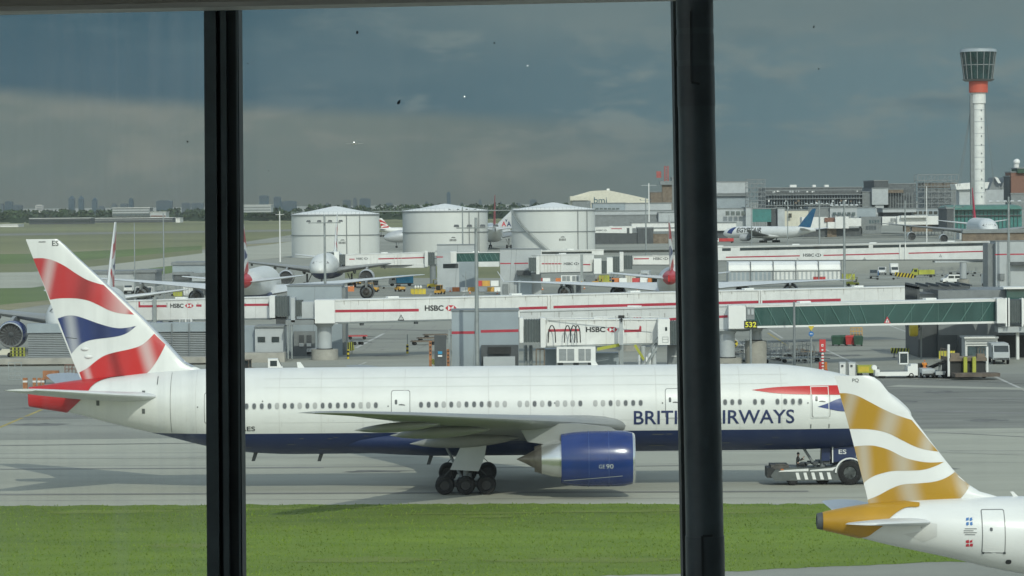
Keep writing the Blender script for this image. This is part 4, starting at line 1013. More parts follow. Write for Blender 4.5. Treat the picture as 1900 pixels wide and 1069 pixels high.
# --- gate house 1 (grey, in front)
def gatehouse(label, x0, y0, x1, Y, d, stripe=None, seams=(), parts=(), m='blue_grey'):
    r = thing('gate_house', label, 'gate house', base_at((x0 + x1) / 2, Y), 0, 'grey gate houses', True)
    b = MB(); PB(b, x0, y0, x1, None, Y, d); f = facefn(0, 0, 0, 0, Y, .02)
    if stripe:
        for a, c, ya, yb, th in stripe: poly_art(b, [(a, -ya - th / 2), (c, -yb - th / 2), (c, -yb + th / 2), (a, -ya + th / 2)], f, 1)
    for sx in seams: poly_art(b, [(sx, -1069), (sx + .6, -1069), (sx + .6, -y0), (sx, -y0)], lambda u, v: (f(u, v)[0], f(u, v)[1], max(0.02, f(u, v)[2])), 2)
    b.build('wall', [M[m], M['red_line'], M['mid_grey']], r)
    X0, X1, z0, z1 = pxr(x0, y0, x1, None, Y)
    MB().bx(X0 - .12, X1 + .12, Y - .12, Y + d + .12, z1 + .003, z1 + .14).build('roof_edge', M['mid_grey'], r)
    return r
g1 = gatehouse('grey gate house with a red line, standing behind the lamp mast at the middle', 838, 577.5, 962, 399, 7, [(838, 881, 617.5, 617, 5), (892, 962, 615, 613.5, 5)], (881,))
b = MB(); PB(b, 893, 641, 962, 700, 397.2, 1.6); b.build('recess', M['dark_grey'], g1)
b = MB(); PB(b, 897, 662, 956, 720, 396.2, 1.4); b.build('plinth', M['light_grey'], g1)
b = MB(); PB(b, 906, 644, 948, 657, 396.8, .3); b.build('louvre', M['black'], g1)
b = MB(); PB(b, 832, 612, 836, 700, 398.5, 1.2); b.build('downpipe', M['galv'], g1)
# --- D : telescoping bridge with hoses in front
D = Bridge('nearest white boarding bridge with looped black hoses on its side', (1012, 595, 642, 384), (1226, 594, 636, 387), w=3.0)
D.stripe(1017, 1076, 613.5, 612.5, 4.6); D.stripe(1158, 1190, 614.5, 613.5, 4.6); poly_art(D.mb, [(1185, -612), (1190, -612), (1190, -606), (1187, -604)], D.fn(), 1)
hsbc(D.mb, D.fn(), 1087, 1147, 616.5, 9.8, 2, 3, 4); D.done()
D.box('frame_post', 'white_panel', 964, 590, 971, 636, 383, 3.4); D.bellow(972, 593, 1002, 636, 383.4, 3, 6); D.box('frame_post', 'white_panel', 1003, 590, 1012, 645, 383, 3.4)
fr = MB(); X0, X1, z0, z1 = pxr(1015, 590, 1222, 594, 383.6)
fr.tube([(X0, 383.6, z1), (X1, 384, z1 + .1)], .06)
for k in range(9): fr.cyl((X0 + (X1 - X0) * k / 8, 383.7, z1 - .55), (X0 + (X1 - X0) * k / 8, 383.7, z1 + .15), .05, n=6)
fr.build('roof_rail', M['white_panel'], D.root)
for x, wd in ((1017, 14), (1047, 12), (1058, 13), (1066, 11)):
    h = MB(); P = []
    for k in range(13):
        u = k / 12; px = x + wd * (u if k < 12 else 1); yy = 635 - 31 * sin(pi * min(u * 1.0, 1)) ** .35 if 0 < u < 1 else 636
        q = at(px, yy, 383.2); P.append((q.x, 383.25, q.z))
    h.tube(P, .065, 6); h.build('hose', M['black'], D.root)
b = MB(); PB(b, 1150, 640, 1157, 690, 384.6, .5); b.build('lift_column', M['galv'], D.root)
b = MB(); PB(b, 1149, 592, 1156, 640, 383.7, .35); b.build('lift_column', M['light_grey'], D.root)
p = at(1153, 588, 383.5); b = MB(); b.box((p.x, 383.5, p.z), (.7, .5, .35), 0); b.cyl((p.x, 383.5, p.z - .6), (p.x, 383.5, p.z), .08); b.build('camera_box', M['black'], D.root)
cab = MB(); PB(cab, 1221, 592, 1243, 640, 384.5, 4.2); f = facefn(0, 0, 0, 0, 384.5, .03)
D.cab = cab.build('cab', M['white_paint'], D.root)
b = MB(); poly_art(b, [(1234, -614), (1238, -614), (1238, -607), (1234, -607)], f, 0); b.build('cab_window', M['glass_dark'], D.cab)
b = MB(); frame_art(b, 1229, 1240, -636, -625, .7, f, 0); poly_art(b, [(1229, -630), (1240, -630), (1240, -629.4), (1229, -629.4)], f, 0); b.build('cab_rail', M['galv'], D.cab)
D.bellow(1244, 596, 1262, 640, 384.6, 3.8, 4)
for x in (1193, 1213):
    p = at(x, 642, 386); b = MB(); b.cyl((p.x, 386, .9), (p.x, 386, p.z), .32, n=14); b.build('drive_column', M['light_grey'], D.root, 40)
st = MB(); p = at(1222, 640, 385); q = at(1186, 694, 385)
for dy in (0, 1.1): st.bar((q.x, 385 + dy, .1), (p.x, 385 + dy, p.z), .12, .22); st.bar((q.x, 385 + dy, 1.1), (p.x, 385 + dy, p.z + 1), .05, .05)
for k in range(14): u = k / 13; st.box((q.x + (p.x - q.x) * u, 385.55, .1 + (p.z - .1) * u), (.3, 1, .04))
st.build('stairs', M['galv'], D.root)
by = MB(); p = at(1108, 648, 385.2); q = at(1150, 640, 385.2); by.bar((p.x, 385.2, p.z), (q.x, 385.2, q.z), .3, .35); p2 = at(1178, 640, 385.2); q2 = at(1195, 668, 385.2); by.bar((p2.x, 385.2, p2.z), (q2.x, 385.2, q2.z), .3, .3)
by.build('hydraulic_arm', M['lime'], D.root)
# air handling unit under that bridge
def ac_unit(label, x0, y0, x1, y1, Y, d):
    r = thing('air_conditioning_unit', label, 'air unit', base_at((x0 + x1) / 2, Y), 0, 'cooling units below bridges', True)
    b = MB(); PB(b, x0, y0, x1, y1, Y, d); b.build('housing', M['white_paint'], r)
    W = x1 - x0
    for a, c in ((.06, .25), (.27, .45), (.56, .72), (.74, .88)):
        g = MB(); X0, X1, z0, z1 = pxr(x0 + W * a, y0 + (y1 - y0) * .12, x0 + W * c, y0 + (y1 - y0) * .88, Y)
        g.bx(X0, X1, Y - .03, Y + .01, z0, z1, 1)
        k = z0 + .06
        while k < z1: g.bx(X0, X1, Y - .06, Y - .03, k, k + .05, 0); k += .14
        g.build('grille', [M['light_grey'], M['mid_grey']], r)
    for x in (x0 + W * .1, x0 + W * .5, x1 - W * .12):
        X0, X1, z0, z1 = pxr(x - 5, y1, x + 5, None, Y + .5); MB().bx(X0, X1, Y + .5, Y + 1.0, 0, z1 if z1 > 0.1 else .5).build('foot', M['dark_grey'], r)
    return r
ac_unit('white cooling unit with four grilles under the hose-hung bridge', 1033, 644, 1105, 673, 383.6, 1.6)
b = MB(); PB(b, 1106, 655, 1148, 700, 388, 3); o = tag(b.build('equipment_cabinet', M['blue_grey']), 'low grey cabinet to the right of the white cooling unit', 'cabinet')
b = MB(); PB(b, 1012, 648, 1032, 700, 388, 3); o = tag(b.build('equipment_cabinet', M['blue_grey']), 'low grey cabinet to the left of the white cooling unit', 'cabinet')
b = MB(); PB(b, 1240, 640, 1275, 700, 388, 3); f = facefn(0, 0, 0, 0, 388, .02); poly_art(b, [(1246, -662), (1255, -662), (1255, -660), (1246, -660)], f, 1)
o = tag(b.build('equipment_cabinet', [M['mid_grey'], M['white_panel']]), 'darker grey cabinet below the cab of the nearest bridge', 'cabinet')
for i, (x, lb) in enumerate(((975, 'ribbed pipe stack beside the grey gate house, left of the bellows'),)):
    b = MB(); p = at(x, 640, 387)
    for dx in (0, .6):
        for k in range(22): b.lathe([(.05 + k * .17, .2), (.12 + k * .17, .26), (.2 + k * .17, .2)], (p.x + dx, 387, 0), 'z', 10)
    tag(b.build('cable_riser', M['galv']), lb, 'pipes')
b = MB()
P = [at(x, y, 384)for x, y in ((995, 700), (995, 648), (1010, 648), (1010, 700))]
b.tube([tuple(q) for q in P], .07); b.tube([tuple(at(1002, 700, 384)), tuple(at(1002, 648, 384))], .05); tag(b.build('pipe_frame', M['brown']), 'brown pipe frame left of the white cooling unit', 'pipe frame')
# --- grey gate house behind the left end of the long bridge, and the block beside it
g2 = gatehouse('wide pale gate house behind the white rotunda, left of the middle', 533, 531, 634, 449, 8, None, (584,))
b = MB(); PB(b, 634.5, 534, 641, None, 450, 7); b.build('side_wall', M['mid_grey'], g2)
b = MB(); PB(b, 545, 615, 584, None, 447.8, 1.1); b.build('recess', M['mid_grey'], g2)
for x in (555, 569):
    b = MB(); PB(b, x, 622, x + 9, 636, 447.6, .15); b.build('louvre', M['dark_grey'], g2)
    b = MB(); PB(b, x, 637, x + 8, 643, 447.3, .3); b.build('light_box', M['white_paint'], g2)
hut = thing('plant_hut', 'grey flat roofed hut with two small windows, left of the concrete footed column', 'hut', base_at(500, 437), 0, None, True)
b = MB(); PB(b, 473, 607, 526, None, 437, 6); b.build('wall', M['light_grey'], hut)
b = MB(); PB(b, 472, 604.5, 527, 607.5, 436.7, 6.6); b.build('roof', M['mid_grey'], hut)
b = MB(); PB(b, 440, 606, 472.5, None, 438.5, 4); b.build('annex', M['blue_grey'], hut)
for x in (478, 504):
    b = MB(); PB(b, x, 625, x + 14, 635, 436.9, .2); b.build('window', M['glass_dark'], hut)
b = MB(); PB(b, 440, 655, 528, None, 431, 3.2); tag(b.build('retaining_wall', M['concrete']), 'low concrete wall in front of the grey hut with two windows', 'wall')
# ================================================================ second row of bridges, farther off
Fb = Bridge('distant white boarding bridge below the first storage tank', (640, 473.5, 493, 815), (792, 469, 491, 822), group='boarding bridges far off', w=3)
Fb.stripe(702, 790, 480.5, 478, 2.2); Fb.stripe(648, 658, 481, 481, 1.8); hsbc(Fb.mb, Fb.fn(), 661, 682, 482, 4, 2, 2, 4)
for x in (688, 694, 700, 732, 738, 744): Fb.rib(x, 1)
Fb.done(); Fb.bellow(628, 472, 640, 492, 813, 3, 3); Fb.box('cab', 'white_paint', 620, 467, 629, 492, 812, 4); Fb.bellow(606, 468, 620, 492, 813, 3, 3); Fb.box('end_frame', 'white_panel', 788, 466, 794, 495, 820, 4); Fb.bellow(794, 468, 806, 492, 821, 3, 3)
Fb.column(803, 490, 527, .75, 845, False, None, 'mid_grey'); b = MB(); PB(b, 706, 490, 792, 497, 821, 2); b.build('under_walkway', M['white_panel'], Fb.root)
Gb = Bridge('short distant green glazed bridge between two grey gate houses', (847, 470, 486, 760), (927, 469, 485, 765), group='boarding bridges far off', chord=False, w=3)
Gb.mb = MB(); At, Ab, Bt, Bb = Gb.at; n = Gb.n * 3
Gb.mb.add([Ab, Bb, Bb + n, Ab + n, At, Bt, Bt + n, At + n], [(0, 3, 2, 1), (4, 5, 6, 7), (0, 1, 5, 4), (1, 2, 6, 5), (2, 3, 7, 6), (3, 0, 4, 7)])
Gb.mb.build('glazing', gl, Gb.root)
for k in range(8):
    s_ = MB(); f = Gb.fn(.05); x = 851 + 9.5 * k; s_.bar(V(f(x, -471)), V(f(x + 7, -485)), .05, .12); s_.build('strut', strut_m, Gb.root)
Gb.box('end_frame', 'white_panel', 835, 467, 847, 488, 758, 4); Gb.box('lower_panel', 'white_panel', 888, 486, 926, 495, 761, 2.5)
g3 = gatehouse('distant grey gate house under the second storage tank', 811, 455, 880, 795, 9, [(810, 822, 477, 477, 2)], (849,), m='light_grey')
b = MB(); PB(b, 823, 468, 836, 488, 757, 4); b.build('walkway', M['light_grey'], g3)
b = MB(); PB(b, 822, 490, 850, 498, 760, 3); b.build('canopy', M['dark_grey'], g3)
b = MB(); PB(b, 852, 487, 882, None, 775, 6); b.build('lower_wall', M['blue_grey'], g3)
g4 = gatehouse('distant grey gate house with a red line, in front of the third tank', 928, 463, 1004, 735, 8, [(928, 948, 489, 489, 2.2), (954, 980, 489, 488.5, 2.2)], (949, 958), m='light_grey')
b = MB(); PB(b, 959, 502, 985, 511, 732, 3); b.build('canopy', M['dark_grey'], g4)
b = MB(); PB(b, 962, 511, 987, None, 733.5, 1); b.build('lower_wall', M['blue_grey'], g4)
b = MB(); PB(b, 933, 527, 943, None, 734.5, .4); b.build('door', M['mid_grey'], g4)
Hb = Bridge('distant white boarding bridge with folding ribs, in front of the third tank', (1003, 474, 506, 728), (1102, 472, 504, 740), group='boarding bridges far off', w=3)
Hb.stripe(1005, 1042, 489.5, 489.5, 2.2); Hb.stripe(1082, 1095, 491, 491, 2.2); hsbc(Hb.mb, Hb.fn(), 1046, 1074, 492, 5, 2, 2, 4)
for x in (1010, 1016, 1022, 1028, 1034, 1040): Hb.rib(x, .8)
Hb.done(); Hb.bellow(981, 478, 995, 504, 726, 3, 3); Hb.box('end_frame', 'white_panel', 995, 476, 1001, 509, 726, 4); Hb.box('cab', 'white_paint', 1102, 480, 1116, 508, 738, 4); Hb.bellow(1116, 484, 1126, 508, 738, 3.5, 3); Hb.box('end_frame', 'white_paint', 1126, 478, 1137, 508, 738, 4); Hb.bellow(1137, 476, 1149, 506, 740, 3.5, 3)
Hb.box('lift_column', 'galv', 1077, 472, 1082, 522, 727, .8)
ac_unit('distant white cooling unit below the ribbed bridge by the third tank', 1041, 511, 1078, 523, 730, 2)
Ib = Bridge('distant white bridge with a dark ribbon window, running right from the black pillar', (1262, 460.5, 483.5, 790), (1836, 448.5, 481, 770), group='boarding bridges far off', w=4)
Ib.mb.f.clear(); Ib.mb.m.clear(); Ib.mb.v.clear(); At, Ab, Bt, Bb = Ib.at; n = Ib.n * 4
Ib.mb.add([Ab, Bb, Bb + n, Ab + n, At, Bt, Bt + n, At + n], [(0, 3, 2, 1), (4, 5, 6, 7), (0, 1, 5, 4), (1, 2, 6, 5), (2, 3, 7, 6), (3, 0, 4, 7)], 0)
Ib.stripe(1347, 1484, 477.5, 474.8, 2.2); Ib.stripe(1528, 1668, 474, 470.5, 2.2); Ib.stripe(1686, 1834, 470, 466.2, 2.2)
hsbc(Ib.mb, Ib.fn(), 1490, 1524, 476.5, 6, 2, 2, 4); Ib.rib(1670, 2); Ib.rib(1680, 2)
for x, y in ((1480, 484), (1604, 482), (1745, 477)): warn_tri(Ib.mb, Ib.fn(), x, y, 5, 2, 4)
for xa, xb in ((1340, 1356), (1373, 1612), (1620, 1834)):
    ya = 460.5 - 12 * (xa - 1262) / 574; yb = 460.5 - 12 * (xb - 1262) / 574
    wn = MB(); poly_art(wn, [(xa, -ya - 7.0), (xb, -yb - 7.0), (xb, -yb - 1.8), (xa, -ya - 1.8)], Ib.fn(.05), 0); wn.build('ribbon_window', M['glass_dark'], Ib.root)
Ib.done(); Ib.column(1787, 484, 527, .8, 790, True, 518); Kb = Bridge('distant white bridge end left of the black pillar, beside dark bellows', (1174, 476.5, 491, 792), (1264, 474.5, 491, 794), group='boarding bridges far off', w=3)
Kb.stripe(1176, 1204, 480.5, 480, 2.2); hsbc(Kb.mb, Kb.fn(), 1212, 1240, 482.5, 5, 2, 2, 4); Kb.done(); Kb.bellow(1158, 474, 1173, 500, 788, 3, 3); Kb.box('end_frame', 'white_panel', 1150, 468, 1157, 504, 787, 4)
wn = MB(); PB(wn, 1120, 464, 1262, 468.5, 793, 3, 0); wn.build('ribbon_window', M['glass_dark'], Kb.root)
b = MB(); PB(b, 1735, 484, 1836, 487, 772, 5); b.build('under_beam', M['light_grey'], Ib.root)
g5 = gatehouse('distant grey gate house at the right edge, with a red line', 1848, 448, 1960, 748, 9, [(1846, 1868, 472.5, 472, 2.4), (1873, 1960, 472, 471, 2.4)], (1869,), m='light_grey')
b = MB(); PB(b, 1833, 452, 1847.5, None, 750, 8); b.build('side_wall', M['mid_grey'], g5)
b = MB(); PB(b, 1876, 486, 1960, 492, 746, 3); b.build('canopy', M['dark_grey'], g5)
b = MB(); PB(b, 1852, 508, 1864, 520, 747.6, .3); b.build('door', M['mid_grey'], g5)
Jb = Bridge('distant white bridge link above the third tank gate house, with a dark window strip', (1003, 466, 474, 770), (1120, 464, 473, 775), group='boarding bridges far off', w=3, chord=False)
wn = MB(); poly_art(wn, [(1005, -471.5), (1098, -470.5), (1098, -466.5), (1005, -467.5)], Jb.fn(.05), 0); wn.build('ribbon_window', M['glass_dark'], Jb.root); Jb.done()
# ================================================================ dark pier building on the right
pb = thing('pier_building', 'dark grey pier building behind the right end of the green glass bridge', 'building', base_at(1800, 428), 0, None, True)
b = MB(); PB(b, 1741, 538, 1990, None, 428, 16); b.build('wall', M['mid_grey'], pb)
b = MB(); PB(b, 1704, 602, 1741.5, None, 428.5, 14); b.build('side_wall', M['dark_grey'], pb)
b = MB(); PB(b, 1740, 622, 1776, None, 427.4, .8); b.build('door', M['dark_grey'], pb)
b = MB(); PB(b, 1850, 622, 1990, None, 427.2, 1); b.build('open_bay', M['black'], pb)
b = MB(); PB(b, 1868, 536, 1990, 558, 427, 3); b.build('glazed_link', gl, pb)
b = MB(); PB(b, 1862, 532.5, 1990, 536, 426.5, 4); b.build('link_roof', M['white_paint'], pb)
fr = MB()
X0, X1, z0, z1 = pxr(1702, 532, 1800, 575, 428.5)
for k in range(7):
    y = 428.5 + 2.2 * k; fr.bx(X0, X0 + .3, y, y + .3, 3.5, z1); fr.bx(X0, X1, y, y + .3, z1 - .3, z1 + .0)
for k in range(6): x = X0 + (X1 - X0) * k / 5; fr.bx(x, x + .25, 428.4, 442, z1 + .003, z1 + .25)
fr.build('steel_frame', M['dark_grey'], pb)
b = MB(); PB(b, 1703, 545, 1740, 602, 430, 10); b.build('upper_wall', M['mid_grey'], pb)
kiosk = thing('guard_kiosk', 'white glazed kiosk standing against the dark pier building', 'kiosk', base_at(1820, 423), 0, None, True)
b = MB(); PB(b, 1791, 628, 1851, 642, 422, 3.4); PB(b, 1791, 661, 1851, None, 422, 3.4); PB(b, 1791, 642, 1795, 661, 422, 3.4); PB(b, 1847, 642, 1851, 661, 422, 3.4); b.build('wall', M['white_panel'], kiosk)
for k in range(3): b = MB(); PB(b, 1795 + 17.4 * k + .6, 642, 1795 + 17.4 * (k + 1) - .6, 661, 422.2, .1); b.build('window', M['glass_mid'], kiosk)
for y in (633, 637.5): b = MB(); PB(b, 1793, y, 1849, y + 1.3, 421.9, .1); b.build('trim', M['mid_grey'], kiosk)
b = MB(); PB(b, 1789, 625, 1853, 628, 421.5, 4.4); b.build('roof', M['white_paint'], kiosk)
# long corrugated blast wall and concrete wall at left
cw = M['corrugated'] = corrugated('corrugated_sheet', (0.36, 0.39, 0.40), 1.35, 2, 0.9)
bw = thing('blast_fence', 'long grey corrugated blast fence behind the foot of the red and blue tail', 'blast fence', base_at(230, 440), 0, None, True)
b = MB(); PB(b, 52, 617, 384, None, 440, .6); b.build('sheeting', cw, bw)
b = MB(); PB(b, 50, 600, 386, 616.6, 439.8, 2.5); b.build('top_band', M['blue_grey'], bw)
for x in (318, 350, 384, 170):
    b = MB(); PB(b, x, 600, x + 1.6, None, 439.5, .3); b.build('post', M['mid_grey'], bw)
b = MB(); PB(b, -60, 664, 440, 675, 426, 3); PB(b, -60, 675, 440, None, 427, 2); tag(b.build('concrete_wall', M['concrete']), 'low stained concrete wall below the corrugated blast fence', 'wall')
b = MB(); PB(b, 384.5, 606, 440, None, 441, 2); tag(b.build('screen_wall', M['blue_grey']), 'pale grey screen wall hidden mostly by the left window bar', 'wall')
# ================================================================ storage tanks
tank_m = mat('tank_paint', (0.60, 0.62, 0.60), 0.55, var=0.05, scale=0.08, stretch=(1, 1, .3))
def tank(label, x0, x1, yrim, yap, Y, stairs=False, extra=False):
    X0, X1, _, z1 = pxr(x0, yrim, x1, None, Y); r = (X1 - X0) / 2; cx = (X0 + X1) / 2; zt = at((x0 + x1) / 2, yap, Y).z
    t = thing('storage_tank', label, 'storage tank', (cx, Y, 0), 0, 'round white storage tanks')
    b = MB(); b.cyl((0, 0, 0), (0, 0, z1), r, n=96, m=0); b.build('shell', tank_m, t, 30)
    b = MB(); b.lathe([(z1 + .05, r * 1.004), (z1 + .25, r * .99), (z1 + (zt - z1) * .45, r * .55), (z1 + (zt - z1) * .93, r * .10), (zt, .05)], axis='z', n=64, m=0); b.build('roof', M['white_paint'], t, 40)
    for zz, hh in ((z1 - .25, .5), (z1 * .52, .28)):
        b = MB(); b.lathe([(zz - hh / 2, r + .02), (zz - hh / 2, r + .28), (zz + hh / 2, r + .28), (zz + hh / 2, r + .02)], axis='z', n=96); b.build('stiffener_ring', M['mid_grey'], t)
    b = MB(); n = 60
    for k in range(n):
        a = 2 * pi * k / n; b.bar((r * cos(a), r * sin(a), z1), (r * cos(a), r * sin(a), z1 + 1.1), .07)
    b.lathe([(z1 + 1.05, r - .03), (z1 + 1.05, r + .03), (z1 + 1.12, r)], axis='z', n=96); b.build('guard_rail', M['galv'], t)
    for a in (-.30, .02) if extra else (.0, .3):
        q = V((sin(a + .6) * (r + .3), -cos(a + .6) * (r + .3), 0)); b = MB(); b.cyl(q, q + V((0, 0, z1)), .16, n=8); b.build('pipe', M['mid_grey'], t)
    b = MB(); z = z1 * .32; xs = .12 * r
    for k in range(5):
        u = xs + .55 * k; yv = lambda q: -sqrt(r * r - q * q) - .03
        b.add([(u, yv(u), z), (u + .38, yv(u + .38), z), (u + .38, yv(u + .38), z + .9), (u, yv(u), z + .9)], [(0, 1, 2, 3)])
    u = xs + .5; b.add([(u, yv(u), z + 1.3), (u + 1.9, yv(u + 1.9), z + 1.3), (u + 1.4, yv(u + 1.4), z + 1.7), (u + .5, yv(u + .5), z + 1.7)], [(0, 1, 2, 3)])
    b.build('stencil', M['grey_ink'], t)
    if stairs:
        b = MB(); P = []
        for k in range(41):
            a = -1.25 + 1.22 * k / 40; P.append((sin(a) * (r + .7), -cos(a) * (r + .7), z1 * (1 - k / 40) + .1))
        for p, q in zip(P, P[1:]): b.bar(p, q, 1.0, .25); b.bar((p[0], p[1], p[2] + 1.1), (q[0], q[1], q[2] + 1.1), .12, .12); b.bar(p, (p[0], p[1], p[2] + 1.1), .07)
        b.build('stairs', M['galv'], t)
    return t
tank('leftmost white storage tank, a white aircraft nose in front of its foot', 541, 704, 398, 382.5, 1300, extra=True)
tank('middle white storage tank, a grey gate house in front of its right half', 747, 905, 391.5, 378, 1330)
tank('rightmost white storage tank with stairs curving down its left side', 949, 1104, 389.5, 375.5, 1310, True)
b = MB(); PB(b, 690, 390.5, 960, 392, 1345, 2); 
for k in range(40): x = 690 + 270 * k / 39; PB(b, x, 387.5, x + .5, 390.5, 1345, .3)
o = tag(b.build('tank_walkway', M['galv']), 'raised railed walkway linking the tops of the storage tanks', 'walkway')
# ================================================================ parked aircraft, far and farther
M['virgin_red'] = mat('fin_red', (0.50, 0.03, 0.06), 0.35, var=0.06)
M['egypt_blue'] = mat('fin_blue', (0.03, 0.14, 0.34), 0.35, var=0.25, scale=.4)
M['silver'] = mat('silver_paint', (0.50, 0.52, 0.53), 0.35, metal=0.3, var=0.05)
M['nac_dark'] = mat('nacelle_dark', (0.05, 0.055, 0.065), 0.4, var=0.1)
M['nac_grey'] = mat('nacelle_grey', (0.45, 0.46, 0.46), 0.4, var=0.08)
E4 = ((11.7, 24.5, 2.55, 1.38, 4.4), (20.8, 32.5, 3.2, 1.38, 4.4))
def nose_for_tail(px, py, Y, deg, L=62.9):
    p = at(px, 500, Y); a = radians(deg); return (p.x + cos(a) * L, Y + sin(a) * L, 0)
def nose_at(px, Y): return (at(px, 480, Y).x, Y, 0)
airliner('airliner', 'parked airliner seen tail on beside the left window bar, red tail cone, dark engine', nose_for_tail(450, 0, 592, 90), radians(90), eng=((11.7, 24.5, 3.2, 1.38, 4.4), (20.8, 32.5, 4.1, 1.38, 4.4)), span=1.04, winglet=False, dihedral=1.0, wingmat='stab_paint', nac='nac_dark', group='parked white airliners', gears=1, simple=True)
airliner('airliner', 'four engined airliner seen tail on behind the black pillar, winglets on both wings', nose_for_tail(1241, 0, 590, 84), radians(84), eng=((11.7, 24.5, 3.3, 1.45, 4.4), (20.8, 32.5, 3.7, 1.45, 4.4)), span=1.04, winglet=True, dihedral=.55, wingmat='stab_paint', nac='nac_dark', group='parked white airliners', gears=1, simple=True)
def cockpit(fb, A):
    for sd in (-1, 1):
        for a0, a1, z0, z1 in ((-2.15, -1.55, 6.28, 6.85), (-2.7, -2.2, 6.35, 6.98), (-3.4, -2.8, 6.42, 6.9)):
            poly_art(fb, [(a0, z0), (a1, z0 - .02), (a1 - .15, z1 - .15), (a0, z1)], A.fus(sd, .02), 6)
airliner('airliner', 'nose on airliner at far left, big dark engine, thin fin seen edge on', nose_at(112, 440), radians(-90), nac='nacelle_blue', group='parked white airliners', gears=1, extra=cockpit, simple=False)
airliner('airliner', 'nose on white airliner parked in front of the leftmost storage tank', nose_at(593, 790), radians(-91), nac='nac_grey', group='parked white airliners', gears=1, extra=cockpit, simple=False)
def egypt(fb, A):
    for sd in (-1, 1):
        fn = A.fus(sd, .02); m = (lambda u, v: fn(-u, v)) if sd > 0 else fn
        if sd > 0: word(fb, 'EGYPTAIR', m, 6, 11.5, 5.4, 2.6, 17.0, .6, .3, bold=.03)
        else: word(fb, 'EGYPTAIR', m, 2, -26.5, 5.6, 2.0, 13.0, .6, .3, bold=.03)
        poly_art(fb, smooth_poly([(-4.5, 5.2), (-6, 7), (-8.5, 8.2)]) + smooth_poly([(-10.5, 8.2), (-9, 6.2), (-8, 4.6)]), fn, 5, .4, .3)
egypt_fin = mat('fin_deep_blue', (0.015, 0.075, 0.20), 0.35, col2=(0.03, 0.15, 0.24), scale=.5)
M['egypt_fin'] = egypt_fin
airliner('airliner', 'white airliner with blue fin and dark slanted lettering, parked by the far terminal', nose_at(1343, 1660), radians(137), scale=.92, fus='plain_white', fin='egypt_fin', tailcone=None, nac='nac_grey', extra=egypt, group='airliners at the far terminal', gears=1, simple=True)
airliner('airliner', 'nose on four engined white airliner with red fin, below the control tower', (141.1, 985, 6.0), radians(-93), fus='plain_white', fin='virgin_red', tailcone=None, nac='plain_white', eng=E4, span=1.04, winglet=True, group='airliners at the far terminal', gears=1, extra=cockpit, simple=True)
def aa_fin(f, A):
    for sd in (-1, 1):
        fn = A.finfn(sd, .03); g = (lambda u, v: fn(-u, v)) if sd > 0 else fn
        x0 = 55.2 if sd > 0 else -59.6
        word(f, 'A', g, 1, x0, 9.6, 2.3, 2.1, .5, .5, bold=.03); word(f, 'A', g, 2, x0 + 2.4, 9.6, 2.3, 2.1, .5, .5, bold=.03)
        poly_art(f, [(x0 + 1.6, 13.2), (x0 + 2.2, 11.4), (x0 + 2.8, 13.2), (x0 + 2.2, 12.6)], g, 2)
    return [M['silver'], M['logo_red'], M['ba_navy']]
airliner('airliner', 'silver airliner with red and navy double A on its fin, between two storage tanks', nose_for_tail(962, 0, 1560, 180), radians(180), fus='silver', fin=aa_fin, tailcone=None, nac='silver', belly=True, group='airliners at the far terminal', gears=1, simple=True)
airliner('airliner', 'airliner with tall thin red fin standing behind the middle and right storage tanks', nose_for_tail(917, 0, 1480, 92), radians(92), fus='plain_white', fin='virgin_red', tailcone=None, nac='plain_white', scale=1.34, eng=E4, group='airliners at the far terminal', gears=1, simple=True)
def red_waves(f, A):
    for S in A.stripes:
        for sd in (-1, 1): poly_art(f, S, A.finfn(sd, .03), 1, .6, .6)
    return [M['plain_white'], M['ba_red_tail']]
airliner('airliner', 'white airliner with red striped fin glimpsed between the left and middle storage tanks', nose_for_tail(704, 0, 2100, 2, 33), radians(2), A=A3, belly=False, fin=red_waves, tailcone=None, fus='plain_white', eng=((5.75, 10.3, 1.9, 1.1, 3.2),), nac='nacelle_blue', group='airliners at the far terminal', gears=1, simple=True)
def flying(label, px, py, Y, sc=1.0, deg=-88):
    p = at(px, py, Y); r = airliner('airliner', label, (p.x, Y, p.z - 4), radians(deg), A=T7, fus='plain_white', fin='virgin_red' if 0 else 'plain_white', tailcone=None, nac='nac_grey', group='airliners on approach', wingmat='white_paint', gears=0, scale=sc, simple=True)['root']
    r.rotation_euler = (0, radians(-9), radians(deg)); return r
lamp_m = bpy.data.materials.new('landing_light'); lamp_m.use_nodes = True
em = lamp_m.node_tree.nodes['Principled BSDF']; em.inputs['Emission Color'].default_value = (1, .97, .9, 1); em.inputs['Emission Strength'].default_value = 6
for lb, px, py, Y, sc, rl in (('approaching airliner low over the skyline, landing lights lit, the nearer one', 657, 262, 5200, .46, 1.1), ('tiny approaching airliner higher in the grey cloud, to the right of the nearer one', 862, 176, 6200, .2, 1.2), ('faintest approaching airliner, a white dot high above the other two', 979, 119, 7000, .1, 1.4)):
    r = flying(lb, px, py, Y, sc)
    MB().ball((.2 / sc if sc < .2 else 1, 0, 4.6), rl / sc * .55, 8).build('landing_light', lamp_m, r, 60)
# raised stand on the right, with a sloped front edge
xa, xb = at(1585, 460, 960).x, at(2100, 460, 960).x
b = MB(); b.add([(xa, 925, 0), (xb, 905, 0), (xb, 945, 6), (xa, 945, 6), (xb, 1125, 6), (xa, 1125, 6), (xa - 40, 1125, 0), (xa - 40, 935, 0), (xb, 1160, 0), (xa - 40, 1160, 0)], [(0, 1, 2, 3), (3, 2, 4, 5), (3, 5, 6, 7), (0, 3, 7), (5, 4, 8, 9), (5, 9, 6)])
tag(b.build('raised_apron', apron), kind='structure')
